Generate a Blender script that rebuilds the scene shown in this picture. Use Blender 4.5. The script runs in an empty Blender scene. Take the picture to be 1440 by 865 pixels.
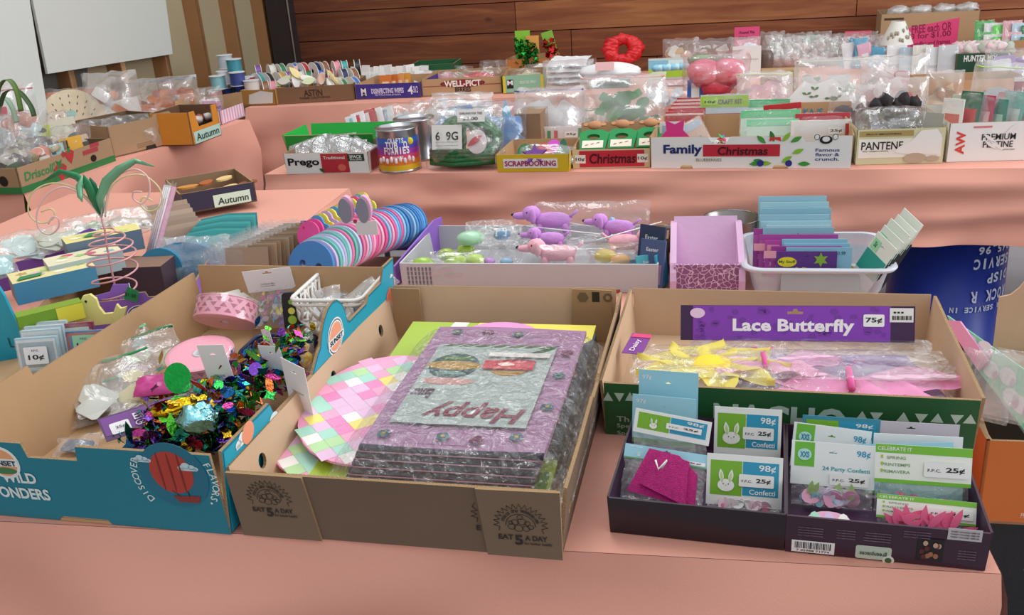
import bpy, math, random
from mathutils import Vector as V, Matrix, noise
from mathutils.geometry import tessellate_polygon
S = bpy.context.scene
COL = S.collection
rnd = random.Random(7)
PI = math.pi
# ---------------------------------------------------------------- camera
F, PIT, ROL, H = 1300.0, math.radians(21.5), math.radians(4.0), 1.5
TZ = 0.75
f0 = V((0, math.cos(PIT), -math.sin(PIT))); R0 = V((1, 0, 0)); U0 = V((0, math.sin(PIT), math.cos(PIT)))
cr = math.cos(ROL)*R0 - math.sin(ROL)*U0
cu = math.cos(ROL)*U0 + math.sin(ROL)*R0
CP = V((0, 0, H))
cd = bpy.data.cameras.new('camera'); cam = bpy.data.objects.new('camera', cd); COL.objects.link(cam)
cd.sensor_width = 36; cd.lens = F/1440*36; cd.clip_start = .02; cd.clip_end = 100
cam.matrix_world = Matrix(((cr.x, cu.x, -f0.x, 0), (cr.y, cu.y, -f0.y, 0), (cr.z, cu.z, -f0.z, H), (0, 0, 0, 1)))
S.camera = cam
S.view_settings.view_transform = 'Standard'; S.view_settings.look = 'None'
S.view_settings.gamma = 1; S.view_settings.use_curve_mapping = False
S.view_settings.exposure = 0.0
S.cycles.transparent_max_bounces = 24
S.cycles.max_bounces = 6
# ---------------------------------------------------------------- light
w = bpy.data.worlds.new('sky'); S.world = w; w.use_nodes = True
nt = w.node_tree; nt.nodes.clear()
tc = nt.nodes.new('ShaderNodeTexCoord'); sep = nt.nodes.new('ShaderNodeSeparateXYZ')
nt.links.new(tc.outputs['Generated'], sep.inputs[0])
def mth(op, a, b):
    n = nt.nodes.new('ShaderNodeMath'); n.operation = op
    for i, v in enumerate((a, b)):
        if isinstance(v, (int, float)): n.inputs[i].default_value = v
        else: nt.links.new(v, n.inputs[i])
    return n.outputs[0]
st = mth('ADD', mth('ADD', 0.70, mth('MULTIPLY', sep.outputs['Z'], .34)), mth('MULTIPLY', sep.outputs['X'], .28))
st = mth('ADD', st, mth('MULTIPLY', sep.outputs['Y'], .02))
bg = nt.nodes.new('ShaderNodeBackground'); bg.inputs[0].default_value = (.97, .985, 1, 1)
wo = nt.nodes.new('ShaderNodeOutputWorld')
nt.links.new(mth('MULTIPLY', st, 1.0), bg.inputs[1]); nt.links.new(bg.outputs[0], wo.inputs[0])
def area(name, loc, tgt, sx, sy, power, col=(1, 1, 1)):
    d = bpy.data.lights.new(name, 'AREA'); d.shape = 'RECTANGLE'; d.size = sx; d.size_y = sy; d.energy = power; d.color = col
    o = bpy.data.objects.new(name, d); COL.objects.link(o); o.location = loc
    o.rotation_euler = (V(tgt)-V(loc)).to_track_quat('-Z', 'Y').to_euler()
area('open_doorway_daylight', (4.6, 1.6, 2.6), (0, 2.2, .8), 3.2, 2.4, 120, (.98, .99, 1))
area('ceiling_skylight', (-.4, 3.4, 4.2), (0, 2.2, .7), 1.2, 3.0, 55)
# ---------------------------------------------------------------- helpers
def rayd(x, y): return f0*F + cr*(x-720) + cu*(432.5-y)
def at(x, y, z=TZ):
    d = rayd(x, y); return CP + d*((z-H)/d.z)
def atY(x, y, Y):
    d = rayd(x, y); return CP + d*(Y/d.y)
def hx(h):
    h = h.lstrip('#'); o = []
    for i in (0, 2, 4):
        c = int(h[i:i+2], 16)/255
        o.append(c/12.92 if c <= .04045 else ((c+.055)/1.055)**2.4)
    return tuple(o)
MC = {}
def M(h, rough=.6, metal=0, bump=0, bs=60, var=.07, vs=12, trans=0, coat=0, spec=.5, sub=None):
    k = (h, rough, metal, bump, bs, var, vs, trans, coat, spec)
    if k in MC: return MC[k]
    m = bpy.data.materials.new('surface_'+h); m.use_nodes = True; n = m.node_tree; b = n.nodes['Principled BSDF']
    c = hx(h); tcn = n.nodes.new('ShaderNodeTexCoord')
    nz = n.nodes.new('ShaderNodeTexNoise'); nz.inputs['Scale'].default_value = vs; nz.inputs['Detail'].default_value = 3
    n.links.new(tcn.outputs['Object'], nz.inputs['Vector'])
    mx = n.nodes.new('ShaderNodeMix'); mx.data_type = 'RGBA'
    mx.inputs[6].default_value = tuple(x*(1-var) for x in c)+(1,); mx.inputs[7].default_value = tuple(min(1, x*(1+var)) for x in c)+(1,)
    n.links.new(nz.outputs[0], mx.inputs[0]); n.links.new(mx.outputs[2], b.inputs['Base Color'])
    b.inputs['Roughness'].default_value = rough; b.inputs['Metallic'].default_value = metal
    b.inputs['Specular IOR Level'].default_value = spec
    if coat: b.inputs['Coat Weight'].default_value = coat; b.inputs['Coat Roughness'].default_value = .15
    if trans: b.inputs['Alpha'].default_value = 1-trans
    if bump:
        nb = n.nodes.new('ShaderNodeTexNoise'); nb.inputs['Scale'].default_value = bs; nb.inputs['Detail'].default_value = 3
        n.links.new(tcn.outputs['Object'], nb.inputs['Vector'])
        bn = n.nodes.new('ShaderNodeBump'); bn.inputs['Strength'].default_value = bump; bn.inputs['Distance'].default_value = .004
        n.links.new(nb.outputs[0], bn.inputs['Height']); n.links.new(bn.outputs[0], b.inputs['Normal'])
    MC[k] = m; return m
def card(h): return M(h, .45, var=.03)
def pl(h, coat=0): return M(h, .35, var=.03, coat=coat)
def film(milk=.05, scale=24, tint='FFFFFF', gl=.12, bump=.8):
    k = ('film', milk, scale, tint, gl, bump)
    if k in MC: return MC[k]
    m = bpy.data.materials.new('clear_plastic_film'); m.use_nodes = True; n = m.node_tree; n.nodes.clear()
    out = n.nodes.new('ShaderNodeOutputMaterial'); tr = n.nodes.new('ShaderNodeBsdfTransparent'); g = n.nodes.new('ShaderNodeBsdfGlossy')
    df = n.nodes.new('ShaderNodeBsdfDiffuse'); df.inputs[0].default_value = hx(tint)+(1,)
    g.inputs['Roughness'].default_value = .12
    tr.inputs[0].default_value = tuple(.9+.1*x for x in hx(tint))+(1,)
    tcn = n.nodes.new('ShaderNodeTexCoord'); nb = n.nodes.new('ShaderNodeTexNoise'); nb.inputs['Scale'].default_value = scale
    nb.inputs['Detail'].default_value = 4; nb.inputs['Distortion'].default_value = 1.2
    n.links.new(tcn.outputs['Object'], nb.inputs['Vector'])
    bn = n.nodes.new('ShaderNodeBump'); bn.inputs['Strength'].default_value = bump; bn.inputs['Distance'].default_value = .012
    n.links.new(nb.outputs[0], bn.inputs['Height']); n.links.new(bn.outputs[0], g.inputs['Normal'])
    rp = n.nodes.new('ShaderNodeValToRGB'); rp.color_ramp.elements[0].position = .55; rp.color_ramp.elements[0].color = (milk, milk, milk, 1)
    rp.color_ramp.elements[1].position = .70; q = min(1, milk+.17); rp.color_ramp.elements[1].color = (q, q, q, 1)
    nb2 = n.nodes.new('ShaderNodeTexNoise'); nb2.inputs['Scale'].default_value = scale*.6; nb2.inputs['Distortion'].default_value = 2.5; nb2.inputs['Detail'].default_value = 5
    n.links.new(tcn.outputs['Object'], nb2.inputs['Vector']); n.links.new(nb2.outputs[0], rp.inputs[0])
    m1 = n.nodes.new('ShaderNodeMixShader'); n.links.new(rp.outputs[0], m1.inputs[0]); n.links.new(tr.outputs[0], m1.inputs[1]); n.links.new(df.outputs[0], m1.inputs[2])
    lw = n.nodes.new('ShaderNodeLayerWeight'); lw.inputs[0].default_value = .35; n.links.new(bn.outputs[0], lw.inputs[1])
    ma = n.nodes.new('ShaderNodeMath'); ma.operation = 'MULTIPLY_ADD'; ma.inputs[1].default_value = .30; ma.inputs[2].default_value = gl*.5; ma.use_clamp = True
    n.links.new(lw.outputs['Facing'], ma.inputs[0])
    m2 = n.nodes.new('ShaderNodeMixShader'); n.links.new(ma.outputs[0], m2.inputs[0]); n.links.new(m1.outputs[0], m2.inputs[1]); n.links.new(g.outputs[0], m2.inputs[2])
    n.links.new(m2.outputs[0], out.inputs[0])
    MC[k] = m; return m
CLR = film(); CRK = film(.07, 34, gl=.14, bump=1.0); MILK = film(.38, 25, gl=.1)
def foil(h, rough=.18): return M(h, rough, 1, .5, 180, .3, 60)
KR, KRD, KRE = 'B8956F', '8E7358', 'A58661'
# ---- mesh collector
class G:
    def __init__(s): s.v = []; s.f = []; s.m = []; s.sm = []
    def add(s, vs, fs, mi=0, X=None, sm=False):
        b = len(s.v)
        for p in vs: s.v.append((X @ V(p)) if X is not None else V(p))
        for f in fs: s.f.append([b+i for i in f]); s.m.append(mi); s.sm.append(sm)
    def box(s, c, d, mi=0, X=None):
        cx, cy, cz = c; a, b, e = (q/2 for q in d)
        vs = [(cx+i*a, cy+j*b, cz+k*e) for i in (-1, 1) for j in (-1, 1) for k in (-1, 1)]
        s.add(vs, [(0, 1, 3, 2), (4, 6, 7, 5), (0, 4, 5, 1), (2, 3, 7, 6), (0, 2, 6, 4), (1, 5, 7, 3)], mi, X)
    def slab(s, o, t=.001, X=None, mi=(0, 0, 0), holes=(), z0=0):
        # outline in x,y ; front face at z0+t (toward +z), back at z0
        loops = [list(o)]+[list(h) for h in holes]
        tris = tessellate_polygon([[V((p[0], p[1], 0)) for p in l] for l in loops])
        fl = [p for l in loops for p in l]; n = len(fl)
        tf, tb = [], []
        for t3 in tris:
            a, b, c = (fl[i] for i in t3)
            ccw = (b[0]-a[0])*(c[1]-a[1])-(b[1]-a[1])*(c[0]-a[0]) > 0
            q = tuple(t3) if ccw else tuple(reversed(t3))
            tf.append(q); tb.append(tuple(i+n for i in reversed(q)))
        vs = [(p[0], p[1], z0+t) for p in fl]+[(p[0], p[1], z0) for p in fl]
        b0 = len(s.v)
        s.add(vs, tf, mi[0], X)
        for f in tb: s.f.append([b0+i for i in f]); s.m.append(mi[1]); s.sm.append(False)
        k = 0
        for li, l in enumerate(loops):
            m = len(l); ar = sum(l[i][0]*l[(i+1) % m][1]-l[(i+1) % m][0]*l[i][1] for i in range(m))
            for i in range(m):
                j = (i+1) % m; q = [k+i, k+j, k+j+n, k+i+n]
                if (ar > 0) == (li == 0): q.reverse()
                s.f.append([b0+a for a in q]); s.m.append(mi[2]); s.sm.append(False)
            k += m
    def tube(s, pts, r, n=6, mi=0, closed=False, X=None):
        pts = [V(p) for p in pts]; m = len(pts); vs = []; up = None
        for i, p in enumerate(pts):
            a = pts[(i-1) % m] if (i or closed) else p; b = pts[(i+1) % m] if (i < m-1 or closed) else p
            t = (b-a).normalized() if (b-a).length > 1e-9 else V((0, 0, 1))
            if up is None: up = V((0, 0, 1)) if abs(t.z) < .9 else V((1, 0, 0))
            e = t.cross(up)
            if e.length < 1e-6: e = t.orthogonal()
            e.normalize(); up = e.cross(t).normalized()
            rr = r(i/(m-1)) if callable(r) else r
            for k in range(n):
                an = 2*PI*k/n; vs.append(p+e*math.cos(an)*rr+up*math.sin(an)*rr)
        fs = []
        for i in range(m if closed else m-1):
            j = (i+1) % m
            for k in range(n): l = (k+1) % n; fs.append((i*n+k, i*n+l, j*n+l, j*n+k))
        if not closed: fs += [tuple(reversed(range(n))), tuple(range((m-1)*n, m*n))]
        s.add(vs, fs, mi, X, True)
    def lathe(s, prof, n=24, X=None, mi=0, sm=True, cap=True):
        vs = []; fs = []; m = len(prof)
        for r, z in prof:
            for k in range(n): a = 2*PI*k/n; vs.append((r*math.cos(a), r*math.sin(a), z))
        for i in range(m-1):
            for k in range(n):
                l = (k+1) % n; mm = mi[i] if isinstance(mi, (list, tuple)) else mi
                fs.append(((i*n+k, i*n+l, (i+1)*n+l, (i+1)*n+k), mm))
        if cap:
            m0 = mi[0] if isinstance(mi, (list, tuple)) else mi
            m1 = mi[-1] if isinstance(mi, (list, tuple)) else mi
            fs.append((tuple(reversed(range(n))), m0)); fs.append((tuple(range((m-1)*n, m*n)), m1))
        b = len(s.v)
        for p in vs: s.v.append((X @ V(p)) if X is not None else V(p))
        for f, mm in fs: s.f.append([b+i for i in f]); s.m.append(mm); s.sm.append(sm and len(f) == 4)
    def lump(s, c, r, seed=0, amp=.25, fr=2.2, n=10, mi=0, X=None):
        vs = []; fs = []; nn = n*2
        off = V((seed*3.1, seed*1.7, seed*2.3))
        for i in range(n+1):
            th = PI*i/n
            for k in range(nn):
                ph = 2*PI*k/nn; d = V((math.sin(th)*math.cos(ph), math.sin(th)*math.sin(ph), math.cos(th)))
                q = 1+amp*noise.noise(d*fr+off)
                vs.append((c[0]+d.x*r[0]*q, c[1]+d.y*r[1]*q, c[2]+d.z*r[2]*q))
        for i in range(n):
            for k in range(nn): l = (k+1) % nn; fs.append((i*nn+k, (i+1)*nn+k, (i+1)*nn+l, i*nn+l))
        s.add(vs, fs, mi, X, True)
    def grid(s, fn, nu, nv, mi=0, X=None, sm=True):
        vs = [fn(i/nu, j/nv) for j in range(nv+1) for i in range(nu+1)]
        fs = [(j*(nu+1)+i, j*(nu+1)+i+1, (j+1)*(nu+1)+i+1, (j+1)*(nu+1)+i) for j in range(nv) for i in range(nu)]
        s.add(vs, fs, mi, X, sm)
    def build(s, name, mats, parent=None, X=None):
        me = bpy.data.meshes.new(name); me.from_pydata([tuple(p) for p in s.v], [], s.f)
        if not isinstance(mats, (list, tuple)): mats = [mats]
        for m in mats: me.materials.append(m)
        me.polygons.foreach_set('material_index', s.m); me.polygons.foreach_set('use_smooth', s.sm)
        me.update()
        o = bpy.data.objects.new(name, me); COL.objects.link(o)
        if parent: o.parent = parent
        if X is not None: o.matrix_local = X
        return o
def tag(o, label=None, cat=None, group=None, kind=None):
    if label and not 4 <= len(label.split()) <= 16: print('LABELLEN', len(label.split()), label)
    if label: o['label'] = label
    if cat: o['category'] = cat
    if group: o['group'] = group
    if kind: o['kind'] = kind
    return o
def thing(name, X, label, cat, group=None):
    o = bpy.data.objects.new(name, None); o.empty_display_size = .02; COL.objects.link(o); o.matrix_world = X
    return tag(o, label, cat, group)
def Rz(a): return Matrix.Rotation(math.radians(a), 4, 'Z')
def Rx(a): return Matrix.Rotation(math.radians(a), 4, 'X')
def Ry(a): return Matrix.Rotation(math.radians(a), 4, 'Y')
def T(x, y=None, z=None): return Matrix.Translation(x if y is None else (x, y, z))
def UP(p, yaw=-12, tilt=0, spin=0): return T(V(p)) @ Rz(yaw) @ Rx(90-tilt) @ Rz(spin)   # x right, y up, z to viewer
def FLAT(p, yaw=0, pitch=0, roll=0): return T(V(p)) @ Rz(yaw) @ Rx(pitch) @ Ry(roll)       # x right, y away, z up
def rect(w, h, x=0, y=0): return [(x, y), (x+w, y), (x+w, y+h), (x, y+h)]
def rrect(w, h, r, x=0, y=0, n=4):
    o = []
    for cx, cy, a in ((x+w-r, y+r, -90), (x+w-r, y+h-r, 0), (x+r, y+h-r, 90), (x+r, y+r, 180)):
        for k in range(n+1): t = math.radians(a+90*k/n); o.append((cx+r*math.cos(t), cy+r*math.sin(t)))
    return o
def ell(rx, ry, x=0, y=0, n=20, a0=0): return [(x+rx*math.cos(2*PI*k/n+a0), y+ry*math.sin(2*PI*k/n+a0)) for k in range(n)]
def star(r1, r2, n, x=0, y=0): return [(x+(r1 if k % 2 else r2)*math.cos(PI*k/n), y+(r1 if k % 2 else r2)*math.sin(PI*k/n)) for k in range(2*n)]
def leaf(L, W, x=0, y=0, a=0, n=6):
    p = [(L*t/n, W*math.sin(PI*t/n)) for t in range(n+1)]+[(L*t/n, -W*math.sin(PI*t/n)) for t in range(n-1, 0, -1)]
    c, s = math.cos(a), math.sin(a); return [(x+u*c-v*s, y+u*s+v*c) for u, v in p]
def hang(w, y, s=.012, x=None):
    x = w/2 if x is None else x
    o = [(-1.6, -.45), (1.6, -.45), (1.7, .1), (.6, .15), (.35, .7), (-.35, .7), (-.6, .15), (-1.7, .1)]
    return [(x+a*s, y+b*s) for a, b in o]
TXC = {}
def tmesh(s, bold, shear):
    s = s.replace('25c','25¢').replace('75c','75¢').replace('97c','97¢').replace('98c','98¢').replace('10c','10¢'); bold = min(bold, .035)
    k = (s, bold, shear)
    if k not in TXC:
        c = bpy.data.curves.new('t', 'FONT'); c.body = s; c.offset = bold; c.shear = shear; c.resolution_u = 3 if len(s) < 10 else 2
        o = bpy.data.objects.new('t', c); COL.objects.link(o)
        bpy.context.view_layer.update()
        me = bpy.data.meshes.new_from_object(o); vs = [v.co.copy() for v in me.vertices]; fs = [tuple(p.vertices) for p in me.polygons]
        bpy.data.objects.remove(o); bpy.data.meshes.remove(me)
        if not vs: vs = [V((0, 0, 0)), V((1, 0, 0)), V((0, 1, 0))]; fs = [(0, 1, 2)]
        TXC[k] = (vs, fs)
    return TXC[k]
def gtxt(g, s, x, y, h, w=None, X=None, mi=0, bold=.015, shear=0, z=.0012, rot=0, hf=None):
    """text centred on x,y ; h = overall height, w = overall width"""
    vs, fs = tmesh(s, bold, shear)
    x0 = min(v.x for v in vs); x1 = max(v.x for v in vs); y0 = min(v.y for v in vs); y1 = max(v.y for v in vs)
    sy = h/(y1-y0); sx = (w/(x1-x0)) if w else sy
    c, q = math.cos(rot), math.sin(rot); o = []
    for v in vs:
        a = (v.x-(x0+x1)/2)*sx; b = (v.y-(y0+y1)/2)*sy
        o.append((x+a*c-b*q, y+a*q+b*c, z))
    g.add(o, fs, mi, X)
def txt(par, s, x, y, h, w=None, m=None, X=None, **k):
    g = G(); gtxt(g, s, x, y, h, w, None, **k)
    return g.build('lettering', m or card('222222'), par, X)
def patch(par, name, o, m, X=None, z=.0006, t=.0004, holes=()):
    g = G(); g.slab(o, t, None, (0, 0, 0), holes, z); return g.build(name, m, par, X)
# ---- frames
class Fr:
    def __init__(s, A, B, z=TZ):
        s.A = V(A); s.B = V(B); d = (s.B-s.A); d.z = 0; s.w = d.length; s.yaw = math.degrees(math.atan2(d.y, d.x)); s.z = z
        s.X = T(V((s.A.x, s.A.y, z))) @ Rz(s.yaw)
    def P(s, x, y, z=0): return s.X @ V((x, y, z))
def FP(a, b, z=TZ): return Fr(at(a[0], a[1], z), at(b[0], b[1], z), z)
# ---- open cardboard tray. local: x width, y depth, z up, origin front-left-bottom
def prof(w, h, cuts=(), bumps=()):
    """wall outline from (0,0) to (w,h) with notches/bumps along the top: (x0,x1,height)"""
    pts = [(0, 0), (w, 0), (w, h)]
    for x0, x1, hh in sorted(list(cuts)+list(bumps), key=lambda q: -q[0]):
        pts += [(x1, h), (x1-.004, hh), (x0+.004, hh), (x0, h)]
    return pts+[(0, h)]
def tray(fr, d, h, label, name='cardboard_tray', cat='box', mo=None, mi=None, me=None, t=.005, hb=None, fl=.0, group=None,
         front=None, left=None, right=None, back=None, fh=(), lh=(), rh=(), bh=(), z=0, flaps=0):
    mo = mo or M(KR, .85, bump=.15, bs=90); mi = mi or M(KR, .85, bump=.15, bs=90); me = me or M(KRE, .9, bump=.8, bs=400)
    w = fr.w; hb = hb or h
    o = thing(name, fr.X @ T(0, 0, z), label, cat, group)
    g = G(); g.box((w/2, d/2, t/2), (w, d, t), 1)
    a = math.degrees(math.atan2(fl, h))
    XF = T(0, 0, 0) @ Rx(90) @ Rx(a) @ T(0, 0, -t)          # front: normal to -y, flare outwards
    XB = T(w, d, 0) @ Rz(180) @ Rx(90) @ Rx(a) @ T(0, 0, -t)
    XL = T(0, d, 0) @ Rz(-90) @ Rx(90) @ Rx(a) @ T(0, 0, -t)
    XR = T(w, 0, 0) @ Rz(90) @ Rx(90) @ Rx(a) @ T(0, 0, -t)
    k = (0, 1, 2)
    g.slab(front or prof(w, h), t, XF, k, fh); g.slab(back or prof(w, hb), t, XB, k, bh)
    g.slab(left or prof(d, h), t, XL, k, lh); g.slab(right or prof(d, h), t, XR, k, rh)
    g.build('tray_body', [mo, mi, me], o)
    o2 = {'f': XF @ T(0, 0, t), 'l': XL @ T(0, 0, t), 'r': XR @ T(0, 0, t), 'b': XB @ T(0, 0, t), 'bi': T(0, d-t, 0) @ Rx(90), 'li': T(t, 0, 0) @ Rz(90) @ Rx(90), 'w': w, 'd': d, 'h': h}
    return o, o2
# ---- crumpled bag. plane x,y ; thick z. returns G
def bagmesh(g, w, h, th, seed=0, amp=.35, nu=16, nv=14, neck=0, mi=0, lean=0, X=None):
    so = V((seed*5.3, seed*2.9, 0))
    def side(sg):
        def fn(u, v):
            e = min(1, 4.5*min(u, 1-u))*min(1, 4.5*min(v, 1-v)); e = e**.5
            x = (u-.5)*w; y = v*h
            if neck: x *= 1-neck*max(0, v-.6)/.4*.9
            nn = noise.noise(V((u*5, v*5, sg*3.3))+so); n2 = noise.noise(V((u*13, v*13, sg*7.7))+so)
            z = sg*th/2*e*(1+amp*nn+amp*.5*n2)+lean*noise.noise(V((u*2, v*2, 9))+so)
            ex = .03*w*noise.noise(V((v*6, sg*0, seed)))*(1 if u in (0, 1) else 0)
            ey = .05*h*noise.noise(V((u*6, 3, seed)))*(1 if v == 1 else 0)
            return (x+ex, y+ey, z)
        return fn
    for sg in (1, -1): g.grid(side(sg), nu, nv, mi, X)
    return g
def bag(name, X, w, h, th, label, cat='bag', seed=0, m=None, zipc=None, group=None, fill=None, neck=0, lean=.01, lumpy=False):
    """fill: list of (colour, n) chunks inside"""
    o = thing(name, X, label, cat, group)
    bagmesh(G_ := G(), w, h, th, seed, lean=lean, neck=neck); G_.build('plastic_film', m or CRK, o)
    if zipc: 
        g = G(); g.tube([(w*(u-.5)*.98, h*.93+.006*noise.noise(V((u*3, seed, 1))), .004*math.sin(u*7+seed)+th*.12) for u in [i/10 for i in range(11)]], .0028, 5); g.build('zip_strip', pl(zipc), o)
    r = random.Random(seed)
    for (c, n, s) in (fill or ()):
        g = G()
        for i in range(n):
            q = s*(.7+.6*r.random())
            P_ = ((r.random()-.5)*(w*.8-q), q*.6+r.random()*max(.001, h*.72-q), (r.random()-.5)*th*.35)
            if lumpy: g.lump(P_, (q*.7, q*.6, min(q*.5, th*.4)), i+seed, .5, n=6)
            else: g.slab(rrect(q*1.8, q*1.2, q*.15, -q*.9, -q*.6, 1) if i % 3 else ell(q*.8, q*.6, n=9), .0012, T(P_) @ Rz(r.uniform(-40, 40)) @ Rx(r.uniform(-14, 14)))
        g.build('contents', c if not isinstance(c, str) else M(c, .55), o)
    return o
# ---- hang-card packet : header card + clear bag under it. local x right,y up, origin bottom-centre
def packet(X, w, h, hh, label, head='EDEFEA', panels=(), texts=(), fill=None, th=.012, name='confetti_packet', cat='packet', group=None, seed=0, m=None, back=None, hole=True, sheet=None):
    o = thing(name, X, label, cat, group)
    if h-hh > .004:
        g = G(); bagmesh(g, w*.97, h-hh+.004, th, seed, lean=.003); g.build('plastic_film', m or CRK, o)
        if sheet: patch(o, 'backing_sheet', rect(w*.86, (h-hh)*.96, -w*.43, .003), card(sheet), z=-.001)
        r = random.Random(seed)
        for (c, n, s, kind) in (fill or ()):
            g = G()
            for i in range(n):
                px = (r.random()-.5)*(w*.8-s); py = s*.5+r.random()*max(.001, (h-hh)*.75-s)
                if kind == 's': g.slab(star(s*.6, s*.3, 5), .0008, T(px, py, th*.3*r.random()+.001) @ Rx(r.uniform(-30, 30)) @ Ry(r.uniform(-30, 30)) @ Rz(r.random()*360))
                elif kind == 'e': g.slab(ell(s*.5, s*.38, n=12), .0008, T(px, py, th*.3*r.random()+.001) @ Rx(r.uniform(-30, 30)) @ Ry(r.uniform(-30, 30)) @ Rz(r.random()*360))
                elif kind == 'l': g.slab(leaf(s*1.3, s*.2), .0008, T(px, py, th*.3*r.random()+.001) @ Rx(r.uniform(-20, 20)) @ Rz(60+60*r.random()))
                else: g.lump((px, py, 0), (s*.6, s*.5, th*.35), i+seed, .4, n=6)
            g.build('contents', c if not isinstance(c, str) else card(c), o)
    hs = [hang(w, h-hh*.22, w*.028, 0)] if hole else []
    g = G(); g.slab(rect(w, hh, -w/2, h-hh), .0008, T(0, 0, th*.2+.001), (0, 0, 0), hs); hc = g.build('header_card', card(head), o)
    Z = T(0, h-hh, th*.2+.0018)
    for (x, y, pw, ph, c) in panels: patch(hc, 'printed_panel', rect(pw*w, ph*hh, (x-.5)*w, y*hh), card(c), Z, z=.0001, t=.0002)
    for (s, x, y, tw, thh, c) in texts: txt(hc, s, (x-.5)*w, y*hh, thh*hh, tw*w, card(c), Z, z=.0007)
    return o, hc, Z
def sticker(par, Z, x, y, w, h, s, c='F4F4F2', tc='222222', pre='F.P.C.', name='price_sticker', rot=0):
    X = Z @ T(x, y, .0009) @ Rz(rot)
    q = patch(par, name, rrect(w, h, h*.12, -w/2, -h/2), card(c), X, z=0, t=.0003)
    g = G()
    if pre:
        gtxt(g, pre, -w*.27, -h*.05, h*.2, w*.3, z=.0006); gtxt(g, s, w*.2, 0, h*.42, w*.42, z=.0006, bold=.03)
    else: gtxt(g, s, 0, 0, h*.5, w*.8, z=.0006, bold=.03)
    g.build('lettering', card(tc), q, None)
    return q

ORD = 'first second third fourth fifth sixth seventh eighth ninth tenth eleventh twelfth thirteenth fourteenth fifteenth sixteenth seventeenth eighteenth nineteenth twentieth'.split()
def ordn(i):
    if i < 20: return ORD[i]
    return {2: 'twenty-', 3: 'thirty-', 4: 'forty-'}[(i+1)//10]+ORD[(i+1) % 10-1] if (i+1) % 10 else {3: 'thirtieth', 4: 'fortieth'}[(i+1)//10]
# ================================================================ STRUCTURE
def struct(name, g, m, X=None, par=None):
    o = g.build(name, m, par, X); o['kind'] = 'structure'; return o
RY = -14.5
cornerX = atY(392, 53, 6.75).x; CORN = V((cornerX, 6.75, 0))
WB = T(CORN) @ Rz(RY)            # back wall frame: x along wall, -y toward the room
WL = T(CORN) @ Rz(RY-1)            # left wall: runs along -y
# floor
def concrete():
    m = M('8E9095', .8, bump=.3, bs=25, var=.18, vs=5); return m
g = G(); g.box((1, 2.2, -.05), (14, 14, .1)); struct('floor', g, concrete(), T(0, 0, 0) @ Rz(RY))
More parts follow.
